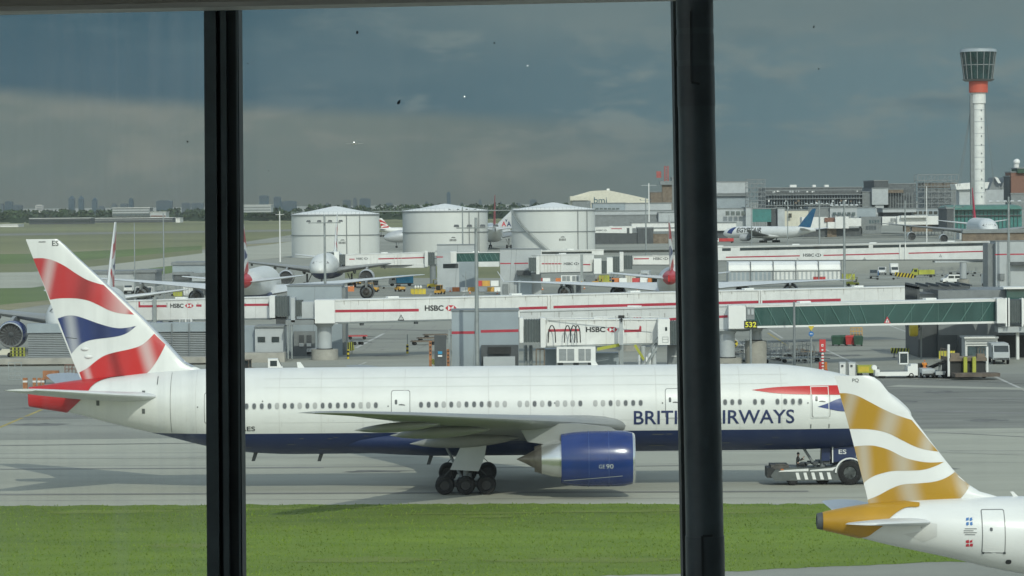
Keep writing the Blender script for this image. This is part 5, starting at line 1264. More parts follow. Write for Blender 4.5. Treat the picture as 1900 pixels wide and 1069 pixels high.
# ================================================================ control tower
def P3(px, py, Y): q = at(px, py, Y); return q
YT = 1540.0; cxT = at(1816.5, 380, YT).x; kT = YT / F
ct = thing('control_tower', 'tall white control tower with a flared glass cab and orange red collar', 'control tower', (cxT, YT, 0))
zT = lambda py: at(1814, py, YT).z
b = MB(); b.cyl((0, 0, 0), (0, 0, zT(172)), 11 * kT, n=32, m=0)
for k in range(9):
    z = zT(380 - 22 * k); b.lathe([(z - .15, 11 * kT + .03), (z + .15, 11 * kT + .03)], axis='z', n=32, m=1)
b.build('shaft', [M['white_panel'], M['light_grey']], ct, 40)
b = MB(); b.cyl((0, 0, zT(192)), (0, 0, zT(172)), 13.4 * kT, n=32); b.build('shaft_head', M['white_panel'], ct, 40)
b = MB(); b.bx(-11 * kT - 1.2, -11 * kT + .6, -1.6, 1.2, 0, zT(175)); b.build('lift_rail', M['mid_grey'], ct)
for k in range(11):
    b = MB(); z = zT(205 + 16 * k); a = .35; b.box((sin(a) * 11 * kT, -cos(a) * 11 * kT, z), (.55, .5, .8)); b.build('window', M['mid_grey'], ct)
M['collar'] = mat('collar_red', (0.52, 0.095, 0.055), 0.5, var=0.05)
b = MB(); b.cyl((0, 0, zT(172)), (0, 0, zT(151)), 17.5 * kT, n=40); b.build('collar', M['collar'], ct, 40)
b = MB(); b.cyl((0, 0, zT(151)), (0, 0, zT(147.5)), 25 * kT, 30.5 * kT, n=48); b.build('gallery', M['mid_grey'], ct, 40)
b = MB(); b.cyl((0, 0, zT(147.5)), (0, 0, zT(97)), 26.5 * kT, 33 * kT, n=16); cg = b.build('cab', mat('cab_glass', (0.018, 0.05, 0.05), 0.1, var=.3, scale=.2, spec=.8), ct)
for k in range(16):
    a = 2 * pi * (k + .5) / 16; b = MB(); b.bar((26.6 * kT * cos(a), 26.6 * kT * sin(a), zT(147.5)), (33.1 * kT * cos(a), 33.1 * kT * sin(a), zT(97)), .32); b.build('mullion', M['mid_grey'], cg)
b = MB(); z = zT(121); b.lathe([(z - .2, 29.9 * kT), (z - .2, 30.4 * kT), (z + .2, 30.4 * kT), (z + .2, 29.9 * kT)], axis='z', n=16); b.build('mullion', M['mid_grey'], cg)
b = MB(); b.cyl((0, 0, zT(97)), (0, 0, zT(91.5)), 34.5 * kT, 33 * kT, n=32); b.build('roof', M['blue_grey'], ct, 40)
b = MB()
for k in range(20): a = 2 * pi * k / 20; b.bar((25 * kT * cos(a), 25 * kT * sin(a), zT(91.5)), (25 * kT * cos(a), 25 * kT * sin(a), zT(88.5)), .15)
b.lathe([(zT(88.7), 25 * kT - .1), (zT(88.4), 25 * kT + .1)], axis='z', n=40); b.build('roof_rail', M['galv'], ct)
for x0, x1 in ((-12, -38), (-11, -34), (11, 30)):
    b = MB(); b.cyl((x0 * kT, 0, zT(188)), (x1 * kT, 3, zT(345)), .12, n=6); b.build('stay_cable', M['mid_grey'], ct)
# ================================================================ far buildings
def block(name, label, cat, boxes, Y, d=20, group=None, windows=(), roof=True, m='light_grey'):
    x0 = min(q[0] for q in boxes); x1 = max(q[2] for q in boxes)
    t = thing(name, label, cat, base_at((x0 + x1) / 2, Y), 0, group, True)
    for i, q in enumerate(boxes):
        xa, ya, xb, yb = q[:4]; mm_ = q[4] if len(q) > 4 else m; yo = q[5] if len(q) > 5 else i * .35
        b = MB(); PB(b, xa, ya, xb, yb, Y - yo, d); b.build(q[6] if len(q) > 6 else 'wall', M[mm_], t)
        if roof and len(q) <= 6:
            X0, X1, z0, z1 = pxr(xa, ya, xb, yb, Y - yo); MB().bx(X0 - .3, X1 + .3, Y - yo - .3, Y - yo + d + .3, z1 + .01, z1 + .6).build('roof', M['mid_grey'], t)
    for xa, ya, xb, yb, n, mw in windows:
        for k in range(n):
            w_ = (xb - xa) / n; b = MB(); PB(b, xa + w_ * (k + .12), ya, xa + w_ * (k + .88), yb, Y - len(boxes) * .35 - .4, .3); b.build('window', M[mw], t)
    return t
def pipe_rows(t, Y, xs, y0, y1, m, w=.5, nm='column'):
    for x in xs: b = MB(); PB(b, x, y0, x + w, y1, Y, .8); b.build(nm, M[m], t)
# terminal blocks, left of the pillar
hg = thing('hangar', 'cream hangar with a shallow gable and teal lettering, behind the right storage tank', 'hangar', base_at(1130, 2300), 0, None, True)
b = MB(); pts = [(1058, 366), (1075, 361), (1098, 354.5), (1128, 353), (1166, 361), (1207, 370), (1209, 392), (1058, 392)]
P = [(at(x, y, 2300).x, max(0, at(x, y, 2300).z)) for x, y in pts]; b.prism(P, 2300, 2360); f = facefn(0, 0, 0, 0, 2300, .3)
b.build('wall', M['cream_panel'], hg)
b = MB(); word(b, 'bmi', f, 0, 1102, -377, 11, 24, bold=.0); b.build('lettering', mat('teal_letter', (0.02, .09, .13), .5, var=0), hg)
b = MB(); PB(b, 1058, 364, 1092, 372, 2296, 30); b.build('canopy', M['cream_panel'], hg); b = MB(); PB(b, 1062, 372.5, 1096, 392, 2297, 30); b.build('door', M['mid_grey'], hg)
b = MB(); PB(b, 1126, 350, 1131, 356, 2310, 8); b.build('chimney', M['white_paint'], hg)
block('terminal_building', 'long grey terminal block below the cream hangar, right of the storage tanks', 'terminal', [(1100, 378, 1160, 392, 'blue_grey', 0), (1160, 378, 1246, 391, 'light_grey', .5), (1100, 392, 1260, 400, 'light_grey', 3), (1222, 395, 1260, 414, 'light_grey', 8), (1100, 400, 1260, 440, 'mid_grey', 4)], 1960, 30, windows=[(1106, 404, 1150, 415, 5, 'glass_dark'), (1170, 395, 1181, 401, 2, 'glass_dark'), (1172, 404, 1215, 412, 6, 'glass_dark'), (1104, 386, 1150, 389, 6, 'glass_mid')])
cb = Bridge('far white boarding bridge right of the storage tanks, dark bays beneath', (1104, 422, 432, 1600), (1173, 420, 433, 1610), group='boarding bridges at the far terminal', w=5, chord=False)
cb.stripe(1134, 1154, 424.5, 424.5, 1.6); hsbc(cb.mb, cb.fn(), 1106, 1128, 429, 3, 2, 2, 4); cb.done()
b = MB(); PB(b, 1163, 423, 1168, 433, 1598, .4); b.build('cab_window', M['dark_grey'], cb.root)
block('freight_block', 'dark bays and parked gear beneath the far white boarding bridge', 'building', [(1105, 433, 1183, 453, 'dark_grey', 0), (1183, 424, 1212, 453, 'dark_grey', 1), (1212, 434, 1240, 453, 'brown', 0)], 1640, 12)
block('covered_walkway', 'pale covered walkway running level with the far terminal, left of the pillar', 'walkway', [(1172, 414, 1262, 423, 'white_panel', 0), (1213, 424, 1262, 429, 'white_panel', 2)], 1700, 8)
mm('dull_red', (.34, .09, .08), .7)
ra = thing('radar_tower', 'brown concrete tower with a red radar panel on top, left of the black pillar', 'radar tower', base_at(1236, 2100), 0, None, True)
b = MB(); PB(b, 1229, 343, 1247, None, 2100, 8); b.build('shaft', M['brown'], ra)
b = MB(); PB(b, 1225, 336, 1250, 343, 2098, 11); b.build('platform', M['mid_grey'], ra)
b = MB(); PB(b, 1218, 318, 1227, 330, 2098, 1); b.build('radar_panel', M['dull_red'], ra)
b = MB(); X0, X1, z0, z1 = pxr(1233, 308, 1240, 336, 2100)
for k in range(6):
    za = z0 + (z1 - z0) * k / 6; zb = z0 + (z1 - z0) * (k + 1) / 6; b.bar((X0, 2100, za), (X1, 2100, zb), .35); b.bar((X1, 2100, za), (X0, 2100, zb), .35)
for x in (X0, X1): b.bar((x, 2100, z0), (x, 2100, z1), .5)
b.build('lattice_mast', M['dull_red'], ra)
block('office_block', 'brownish office block beside the radar tower', 'building', [(1207, 357, 1229, 392, 'brown', 0), (1247, 330, 1262, 400, 'mid_grey', 2)], 2140, 20)
# terminal under construction, right of the pillar
def scaffold(label, x0, y0, x1, y1, nx, nz, Y, d=14, m='mid_grey', w=.30):
    X0, X1, z0, z1 = pxr(x0, y0, x1, y1, Y); t = thing('scaffold', label, 'scaffold', ((X0 + X1) / 2, Y, 0), 0, 'steel scaffolds', True); b = MB()
    for yy in (Y, Y + d):
        for i in range(nx + 1):
            x = X0 + (X1 - X0) * i / nx; b.bar((x, yy, 0), (x, yy, z1), w)
        for k in range(nz + 1):
            z = z0 + (z1 - z0) * k / nz; b.bar((X0, yy, z), (X1, yy, z), w * 1.2)
            if k < nz:
                for i in range(nx):
                    if (i + k) % 2 or nx < 4:
                        xa = X0 + (X1 - X0) * i / nx; xb = X0 + (X1 - X0) * (i + 1) / nx; zb = z0 + (z1 - z0) * (k + 1) / nz
                        b.bar((xa, yy, z), (xb, yy, zb), w * .6)
    for i in range(nx + 1):
        for k in range(nz + 1):
            x = X0 + (X1 - X0) * i / nx; z = z0 + (z1 - z0) * k / nz; b.bar((x, Y, z), (x, Y + d, z), w * .8)
    b.build('lattice', M[m], t); return t
mm('mid_dark', (.125, .14, .145), .7, var=.2)
t2 = block('unfinished_terminal', 'long unfinished terminal with rows of bare columns, right of the pillar', 'terminal', [(1421, 349, 1600, 396, 'mid_dark', 0), (1600, 357, 1618, 392, 'mid_grey', 4), (1618, 350, 1648, 380, 'light_grey', 8), (1624, 380, 1640, 398, 'light_grey', 7), (1622, 336, 1648, 350, 'dark_grey', 3), (1648, 342, 1700, 390, 'mid_dark', 2), (1648, 352, 1676, 358, 'brown', 5)], 2000, 60)
pipe_rows(t2, 1994, [1426 + 5.1 * k for k in range(34)], 362, 392, 'blue_grey', 1.0)
for y in (352, 360.5, 368, 380): b = MB(); PB(b, 1421, y, 1600, y + 1.6, 1992, 4); b.build('floor_slab', M['mid_grey'], t2)
rw = random.Random(4)
for k in range(34):
    x = 1424 + rw.uniform(0, 172); y = rw.choice((354, 354.5, 371, 375, 384)); b = MB(); PB(b, x, y, x + rw.uniform(1, 4), y + rw.uniform(1.5, 4), 1990, .5); b.build('facing_panel', M[rw.choice(('light_grey', 'white_panel', 'light_grey', 'brown'))], t2)
for x0, x1 in ((1466, 1478), (1508, 1514), (1530, 1538)): b = MB(); PB(b, x0, 343, x1, 347.5, 2005, 6); b.build('roof_unit', M['white_panel'], t2)
pipe_rows(t2, 1995, [1652 + 5 * k for k in range(9)], 358, 388, 'mid_grey', .9)
scaffold('tall narrow scaffold tower at the left end of the unfinished terminal', 1386, 333, 1420, 388, 5, 7, 1960, 12)
scaffold('wide pale scaffold frame to the left of the control tower', 1703, 324, 1778, 388, 6, 6, 1900, 16)
block('scaffolded_building', 'half clad building standing inside the wide scaffold frame', 'building', [(1714, 340, 1776, 349, 'brown', 0), (1714, 352, 1776, 388, 'mid_grey', 0)], 1922, 30)
block('grey_hall', 'pale grey hall seen right behind the pillar, left of the narrow scaffold', 'building', [(1326, 338, 1388, 360, 'light_grey', 0), (1326, 360, 1390, 364, 'mid_grey', 4), (1326, 364, 1390, 400, 'blue_grey', 2)], 2080, 20, windows=[(1340, 368, 1386, 376, 6, 'light_grey'), (1336, 380, 1388, 388, 9, 'white_panel')])
block('low_terminal', 'low grey terminal range with dark glazed bays behind the blue finned airliner', 'terminal', [(1326, 388, 1384, 420, 'light_grey', 0), (1384, 386, 1396, 420, 'light_grey', 6), (1396, 388, 1431, 412, 'teal', 4), (1431, 388, 1443, 420, 'dark_grey', 3), (1443, 387, 1456, 420, 'light_grey', 6), (1456, 391, 1500, 420, 'cream_panel', 2), (1500, 386, 1540, 408, 'mid_grey', 1), (1540, 386, 1590, 404, 'light_grey', 3), (1590, 386, 1625, 404, 'blue_grey', 2), (1638, 388, 1700, 394, 'light_grey', 5), (1640, 395, 1690, 402, 'dark_grey', 2), (1690, 388, 1757, 408, 'blue_grey', 1)], 1880, 30, windows=[(1345, 392, 1384, 400, 4, 'glass_mid'), (1544, 394, 1588, 400, 5, 'glass_mid'), (1462, 396, 1470, 404, 1, 'glass_dark'), (1694, 392, 1750, 398, 6, 'glass_dark')])
block('white_walkway', 'white raised walkways joined together right of the blue finned airliner', 'walkway', [(1488, 403, 1536, 424, 'white_panel', 2), (1530, 404, 1550, 412, 'brick', 3), (1536, 412, 1562, 424, 'white_panel', 5), (1550, 402, 1575, 424, 'white_panel', 6), (1575, 405, 1598, 420, 'white_panel', 4), (1598, 402, 1635, 434, 'mid_grey', 0), (1637, 402, 1665, 418, 'white_panel', 2), (1665, 401, 1750, 417, 'white_paint', 5), (1672, 400, 1722, 404, 'white_panel', 8), (1680, 417, 1730, 430, 'brown', 3), (1730, 415, 1752, 430, 'dark_grey', 2), (1488, 424, 1600, 438, 'dark_grey', 0), (1535, 424, 1552, 440, 'brown', 1)], 1800, 12, windows=[(1553, 406, 1560, 411, 1, 'glass_dark'), (1612, 408, 1632, 415, 4, 'glass_mid'), (1652, 405, 1662, 412, 3, 'mid_grey')], roof=False)
block('white_lounge', 'white lounge building to the left of the blue finned airliner nose', 'building', [(1326, 414, 1366, 428, 'white_panel', 0), (1326, 428, 1350, 445, 'dark_grey', -2)], 1760, 10)
tb = block('glazed_building', 'wide teal glazed building with a rounded green roof, under the control tower', 'building', [(1757, 388, 1770, 424, 'dark_grey', 4), (1770, 390, 1896, 425, 'teal', 0)], 1500, 30)
b = MB(); X0, X1, z0, z1 = pxr(1760, 380, 1897, 389, 1497); rings = []
for x in (X0, X0 + 1.5, X1 - 1.5, X1):
    q = .6 if x in (X0, X1) else 1.0; rings.append([(x, 1497, z0), (x, 1535, z0), (x, 1533, z0 + (z1 - z0) * q * .8), (x, 1516, z0 + (z1 - z0) * q), (x, 1499, z0 + (z1 - z0) * q * .8)])
b.loft(rings); b.build('green_roof', mat('green_roof', (.08, .19, .16), .5, var=.1), tb)
for k in range(17): x = 1776 + 7 * k; b = MB(); PB(b, x, 391, x + .7, 424, 1499.4, .4); b.build('mullion', M['dark_grey'], tb)
b = MB(); PB(b, 1770, 399, 1896, 401, 1499, .8); b.build('sun_shade', M['dark_grey'], tb)
bk = block('brick_tower', 'dark red brick block under the white radar ball, at the right edge', 'building', [(1876, 320, 1960, 360, 'brick', 0), (1873, 328, 1879, 372, 'dark_grey', -2), (1888, 313, 1960, 321, 'green', 2), (1876, 360, 1960, 390, 'mid_grey', 1)], 1700, 20)
rd = thing('radome', 'white radar ball on a short pale drum, at the far right', 'radome', base_at(1887, 1720), 0, None, True)
X0, X1, z0, z1 = pxr(1881, 305, 1893, 322, 1720); b = MB(); b.cyl(((X0 + X1) / 2, 1722, z0 - 3), ((X0 + X1) / 2, 1722, z1), (X1 - X0) * .42, n=20); b.build('drum', M['white_panel'], rd, 40)
c = at(1886.5, 300.5, 1722); b = MB(); b.ball((c.x, 1722, c.z), (1.75, 1.75, 1.6), 20); b.build('ball', M['white_paint'], rd, 60)
sr = thing('shell_roof', 'grey building with white curved fins on its roof, between control tower and brick block', 'building', base_at(1850, 1760), 0, None, True)
b = MB(); PB(b, 1828, 352, 1868, 385, 1760, 30); b.build('wall', M['light_grey'], sr)
for x0 in (1835, 1856):
    P = smooth_poly([(at(x0, 352, 1765).x, at(x0, 352, 1765).z), (at(x0 + 5, 340, 1765).x, at(x0, 340, 1765).z), (at(x0 + 10, 329, 1765).x, at(x0, 329, 1765).z)]) + smooth_poly([(at(x0 + 16, 338, 1765).x, at(x0, 338, 1765).z), (at(x0 + 24, 352, 1765).x, at(x0, 352, 1765).z)])
    b = MB(); b.prism(P, 1765, 1785); b.build('roof_fin', M['mid_grey'], sr)
    P = [(at(x, y, 1763).x, at(x, y, 1763).z) for x, y in ((x0 + 10, 328), (x0 + 16, 330), (x0 + 22, 340), (x0 + 17, 340), (x0 + 13, 334))]
    b = MB(); b.prism(P, 1762, 1764.5); b.build('roof_light', M['white_panel'], sr)
P = [(at(x, y, 1700).x, at(x, y, 1700).z) for x, y in ((1772, 342), (1800, 339), (1836, 338), (1832, 350), (1775, 352))]
wc = thing('canopy_roof', 'white sail like canopy roof crossing behind the control tower', 'canopy', base_at(1805, 1705), 0, None, True)
b = MB(); b.prism(P, 1700, 1720); b.build('sail', M['white_panel'], wc); b = MB(); PB(b, 1780, 352, 1830, None, 1702, 12); b.build('wall', M['light_grey'], wc)
b = MB(); PB(b, 1786, 425, 1990, 432, 946, 3); PB(b, 1786, 432, 1990, None, 946.5, 2, 1); tag(b.build('earth_wall', [M['mid_grey'], M['brown']]), 'brown boundary wall in front of the four engined airliner at far right', 'wall')
# ================================================================ skyline: every tower a building of its own
sk_m = [mat('far_concrete', (0.075, 0.10, 0.115), 0.8, var=.1, scale=.02), mat('far_glass', (0.040, 0.075, 0.100), 0.4, var=.2, scale=.02), mat('far_pale', (0.42, 0.42, 0.40), 0.8, var=.08, scale=.02)]
SK = [(0, 378, 6, 390, 0), (9, 373.5, 22, 390, 1), (24, 380, 40, 390, 0), (66, 380, 79, 392, 2), (127, 366, 137, 392, 1), (145.5, 366, 154, 392, 1), (170.5, 369, 179, 392, 1), (182, 382, 193, 392, 0), (207, 377.5, 216, 390, 0), (223, 377.5, 236, 390, 0), (239, 368, 246, 390, 1), (290, 372, 319, 392, 1), (337, 376, 352, 390, 0), (355, 376.5, 377, 390, 0), (481, 362.5, 498, 392, 1), (508, 365, 521, 394, 1), (522, 373, 550, 392, 1), (636, 370.5, 650, 388, 0), (655, 367, 662, 388, 0), (667, 368, 687, 388, 1), (829, 356, 836, 388, 1), (788, 374, 795, 388, 0), (853, 376, 861, 388, 0), (888, 370, 894, 388, 0), (983, 370, 996, 388, 0), (927, 374, 932, 388, 0), (958, 376, 966, 388, 0), (716, 376, 728, 388, 0), (603, 377, 612, 388, 0)]
wordsp = ['slim', 'stepped', 'broad', 'flat topped', 'narrow']
marks = ['at the far left edge', 'second from the left edge', 'low and flat, third from the left', 'white, standing among the trees', 'left of the three pointed ones', 'middle of the three pointed ones', 'right of the three pointed ones', 'just right of the pointed trio', 'low, above the red and blue tail', 'low, next to the long flat office', 'thin, above the long flat office', 'dark and box shaped, left of the window bar', 'low, close to the left window bar', 'lowest, touching the left window bar', 'first right of the left window bar', 'second right of the left window bar', 'long and low, left of the first tank', 'above the right side of the first tank', 'thin, above the gap after the first tank', 'box shaped, between first and middle tank', 'tallest, above the middle tank', 'low, left of the tallest above the middle tank', 'low, right of the tallest above the middle tank', 'above the right edge of the middle tank', 'behind the right tank roof', 'thin, beside the tall red fin', 'low, just left of the right tank roof', 'low, above the walkway between the tanks', 'low, above the first tank roof']
for i, (x0, y0, x1, y1, k) in enumerate(SK):
    Y = 7000 + (i * 137) % 1100
    t = thing('tower_block', 'distant skyline tower, ' + marks[i], 'skyline tower', base_at((x0 + x1) / 2, Y), 0, 'skyline towers', True)
    b = MB(); PB(b, x0, y0 + (3 if x1 - x0 < 12 else 1), x1, None, Y, 25); b.build('wall', sk_m[k], t)
    b = MB()
    if i in (4, 5, 6):
        X0, X1, z0, z1 = pxr(x0, y0 - 2.5, x1, y0 + 3, Y); b.loft([[(X0, Y, z0), (X1, Y, z0), (X1, Y + 25, z0), (X0, Y + 25, z0)], [((X0 * .6 + X1 * .4), Y + 10, z1), ((X0 * .4 + X1 * .6), Y + 10, z1), ((X0 * .4 + X1 * .6), Y + 15, z1), ((X0 * .6 + X1 * .4), Y + 15, z1)]])
    else: PB(b, x0 + (x1 - x0) * .15, y0, x0 + (x1 - x0) * .8, y0 + (3 if x1 - x0 < 12 else 1), Y + 3, 18)
    b.build('roof', sk_m[k], t)
    if x1 - x0 > 11:
        for q in range(3):
            b = MB(); PB(b, x0 + 1.5, y0 + 3 + 3 * q, x1 - 1.5, y0 + 4 + 3 * q, Y - .6, .5); b.build('window_band', sk_m[0 if k == 1 else 1], t)
# long low buildings on the far side of the field
def far_long(label, x0, y0, x1, y1, Y, m, bands, d=40):
    t = thing('long_building', label, 'building', base_at((x0 + x1) / 2, Y), 0, None, True)
    b = MB(); PB(b, x0, y0, x1, y1, Y, d); b.build('wall', m, t)
    b = MB(); PB(b, x0 - .5, y0 - .9, x1 + .5, y0, Y - 1, d); b.build('roof', M['white_panel'], t)
    for ya, yb, mm_ in bands: b = MB(); PB(b, x0 + 1, ya, x1 - 1, yb, Y - .8, .6); b.build('window_band', M[mm_], t)
    return t
far_long('long flat office with two window rows, above the top of the red and blue tail', 208, 386, 278, 402, 4300, M['mid_grey'], [(389, 391, 'light_grey'), (393.5, 395.5, 'light_grey'), (397.5, 400, 'glass_mid')])
far_long('pale roofed office to the right of the long flat one, a red strip below', 279, 394, 308, 406, 4250, M['light_grey'], [(400, 402, 'brick')])
far_long('long shed with a white roof at the far left of the field', 54, 405.5, 168, 416, 3900, M['dark_grey'], [(408, 413, 'glass_dark')])
far_long('low white hangars at the left edge of the field', 0, 417, 34, 423, 3550, M['white_panel'], [])
far_long('small white hut on the far edge of the field, above the thin mast', 326, 405, 334, 413, 4100, M['white_panel'], [])
far_long('white tiered building just right of the left window bar', 446, 381, 503, 394, 4400, M['light_grey'], [(384, 386, 'mid_grey'), (389, 391, 'mid_grey')])
far_long('dark low sheds along the far edge of the field', 170, 405, 320, 413, 4150, M['dark_grey'], [(407, 409, 'mid_grey')])
# ================================================================ far wood, one mass of leaves
leafm = [mat('far_leaves', (0.045, 0.075, 0.035), 0.9, var=.25, scale=.01), mat('far_leaves_dark', (0.028, 0.050, 0.028), 0.9, var=.25, scale=.01), mat('far_leaves_light', (0.065, 0.095, 0.04), 0.9, var=.2, scale=.01)]
tw = MB(); rt = random.Random(21)
for k in range(620):
    Y = rt.uniform(4450, 5600); px = rt.uniform(-60, 1260)
    hgt = (9 + 9 * rt.random() ** 1.5) * (1.0 if px < 560 else 1.2); c = gnd(px, 300 + 0) if 0 else V((at(px, 400, Y).x, Y, 0)); rr = hgt * rt.uniform(.35, .7)
    for q in range(26):
        a = rt.uniform(0, 2 * pi); e = rt.uniform(-.2, 1.0); q2 = rt.uniform(.5, 1.0)
        x = c.x + cos(a) * rr * q2 * sqrt(max(0, 1 - e * e * .8)); y = Y + sin(a) * rr * q2; z = max(1, hgt * .52 + e * hgt * .46)
        s_ = rt.uniform(1.4, 3.2); u = V((rt.uniform(-1, 1), rt.uniform(-.6, .6), rt.uniform(-.5, .5))).normalized() * s_; v = V((rt.uniform(-.4, .4), rt.uniform(-1, 1), rt.uniform(.3, 1))).normalized() * s_
        o = V((x, y, z)); tw.add([o - u, o - v * .8, o + u, o + v], [(0, 1, 2, 3)], rt.choice((0, 0, 1, 1, 2)))
    tw.add([(c.x - rr * .9, Y, 0), (c.x + rr * .9, Y, 0), (c.x + rr * .7, Y, hgt * .62), (c.x - rr * .7, Y, hgt * .62)], [(0, 1, 2, 3)], 1)
tag(tw.build('treeline', leafm, recalc=False), 'far belt of trees along the edge of the airfield', 'woodland', kind='stuff')
# ================================================================ lamp masts
def mast(label, px, ytop, Y, heads=4, wd=.28, arm=2.6, m='galv', kind=0, group='floodlight masts'):
    c = at(px, 500, Y); z1 = at(px, ytop, Y).z
    t = thing('floodlight_mast', label, 'light mast', (c.x, Y, 0), 0, group)
    b = MB(); b.cyl((0, 0, 0), (0, 0, z1), wd, wd * .6, n=12); b.build('pole', M[m], t, 40)
    if kind == 2: return t
    b = MB(); b.bar((-arm, 0, z1 - 1.2), (arm, 0, z1 - 1.2), .16, .14)
    if kind == 0: b.bar((0, -1.4, z1 - 1.2), (0, 1.4, z1 - 1.2), .16, .14)
    b.build('cross_arm', M[m], t)
    for k in range(heads):
        x = -arm + 2 * arm * k / max(1, heads - 1); h = MB(); q = min(1.0, arm / 3.2); h.loft([[(x - .45 * q, -.3, z1 - 1.08), (x + .45 * q, -.3, z1 - 1.08), (x + .45 * q, .3, z1 - .98), (x - .45 * q, .3, z1 - .98)], [(x - .32 * q, -.2, z1 - .86), (x + .32 * q, -.2, z1 - .86), (x + .32 * q, .2, z1 - .80), (x - .32 * q, .2, z1 - .80)]])
        h.build('lamp_head', M['light_grey'] if heads > 4 else M['dark_grey'], t)
    return t
mast('tall grey floodlight mast in front of the middle grey gate house', 884, 404, 391, 4, .30, 2.3)
mast('grey floodlight mast in front of the leftmost storage tank', 603, 398, 478, 4, .24, 2.3)
mast('thin floodlight mast against the right part of the middle storage tank', 859, 384, 1290, 4, .35, 5)
mast('thin pale mast at the left edge of the leftmost storage tank', 520, 392, 1200, 2, .3, 1.5, 'white_panel', 1)
mast('left one of two thin masts over the airfield taxiway', 250, 414, 640, 1, .16, .4, 'galv', 2)
mast('right one of two thin masts over the airfield taxiway', 304, 396, 640, 1, .18, .4, 'galv', 2)
mast('floodlight mast in front of the long bridge with the dark ribbon window, middle', 1567, 372, 700, 6, .32, 2.6)
mast('thin floodlight mast just left of the middle one before the unfinished terminal', 1521, 372, 1050, 6, .35, 4)
mast('floodlight mast in front of the grey gate house at the right edge', 1872, 365, 742, 6, .34, 4)
mast('thin mast in front of the white raised walkways', 1680, 372, 1200, 2, .35, 3)
mast('thin mast left of the teal glazed building', 1771, 378, 1150, 2, .3, 3)
mast('second thin mast before the wide scaffold frame', 1720, 346, 1500, 1, .28, .5, 'white_panel', 2)
mast('T shaped pale mast behind the cream hangar', 1205, 340, 1900, 2, .5, 4.5, 'white_panel', 1)
mast('thin grey mast right of the rightmost storage tank', 1199, 366, 1250, 2, .35, 2)
mast('white pole left of the blue finned airliner', 1395, 372, 1500, 1, .25, .5, 'galv', 2)
mast('white pole above the blue finned airliner fuselage', 1462, 372, 1500, 1, .25, .5, 'galv', 2)
mast('short lamp post with one arm beside the orange barriers', 864, 504, 735, 1, .12, .6)
mast('dark slim lamp post below the green glass bridge', 1473, 560, 402, 1, .2, .5, 'mid_grey', 2)
# ================================================================ signs
sg = thing('stand_sign', 'black stand number sign reading 532 in yellow, on a slim mast', 'sign', base_at(1393, 394), 0, None, True)
c = at(1393, 640, 394); b = MB(); b.cyl((c.x, 394, 0), (c.x, 394, at(1393, 594, 394).z), .14, n=10); b.build('mast', M['galv'], sg, 40)
b = MB(); PB(b, 1381, 595.5, 1405, 609.5, 393.6, .3); f = facefn(0, 0, 0, 0, 393.6, .02); word(b, '532', f, 1, 1382.8, -607.4, 10, 20.6, bold=.02)
yl = bpy.data.materials.new('sign_yellow'); yl.use_nodes = True; yl.node_tree.nodes['Principled BSDF'].inputs['Base Color'].default_value = (.75, .72, .05, 1)
b.build('panel', [M['black'], yl], sg)
b = MB(); PB(b, 1385, 570, 1400, 593, 393.7, .5); bx_ = b.build('guidance_box', M['mid_grey'], sg)
for x in (1387, 1394): b = MB(); PB(b, x, 574, x + 4.5, 584, 393.6, .08); b.build('display', M['light_grey'], bx_)
rs_ = thing('fire_point_sign', 'red emergency sign on a red and white striped post, behind the cockpit roof', 'sign', base_at(1526, 388), 0, None, True)
c = at(1526, 640, 388); b = MB(); z1 = at(1526, 655, 388).z; n = 14
for k in range(n): b.cyl((c.x, 388, z1 * k / n), (c.x, 388, z1 * (k + 1) / n), .16, n=10, m=k % 2)
b.build('post', [M['red'], M['white_paint']], rs_)
b = MB(); PB(b, 1520.5, 630, 1532, 653.5, 387.7, .25); f = facefn(0, 0, 0, 0, 387.7, .02); poly_art(b, oval(1526, -641, 2.2, 2.6), f, 1); poly_art(b, oval(1526, -649.5, 1.8, 1.6), f, 1); poly_art(b, oval(1526.5, -641.3, 1.0, 1.3), lambda u, v: tuple(V(f(u, v)) + V((0, -.01, 0))), 0)
b.build('panel', [M['red'], M['white_panel']], rs_)
b = MB(); b.cyl((c.x - .3, 387.8, .6), (c.x - .3, 387.8, 1.5), .17, n=12); b.cyl((c.x + .35, 387.8, .6), (c.x + .35, 387.8, 1.5), .17, n=12, m=1); b.bx(c.x - .6, c.x + .6, 387.9, 388.3, .35, .6, 0); b.build('extinguisher_rack', [M['red'], M['orange']], rs_)
bs = thing('road_sign', 'blue round road sign below a yellow triangle, on a grey post', 'sign', base_at(1505, 396), 0, None, True)
c = at(1505, 640, 396); b = MB(); b.cyl((c.x, 396, 0), (c.x, 396, at(1505, 606, 396).z), .1, n=8); b.build('post', M['galv'], bs)
q = at(1505, 619.5, 395.8); b = MB(); b.cyl((q.x, 395.8, q.z), (q.x, 395.7, q.z), .3, n=20, m=0); b.bx(q.x - .16, q.x + .16, 395.66, 395.7, q.z - .04, q.z + .04, 1); b.build('round_plate', [M['blue'], M['white_paint']], bs)
q = at(1505, 609.5, 395.8); b = MB(); b.prism([(q.x - .36, q.z + .28), (q.x + .36, q.z + .28), (q.x, q.z - .3)], 395.7, 395.8); b.build('triangle_plate', M['yellow'], bs)
M['rust_board'] = mat('rust_board', (.36, .15, .06), .7, var=.2, scale=2)
bl = thing('height_sign', 'blue and orange height sign on a grey panel, left of the grey gate house', 'sign', base_at(818, 395), 0, None, True)
b = MB(); PB(b, 806, 622, 828, 690, 395.5, .25); b.build('panel', M['dark_grey'], bl)
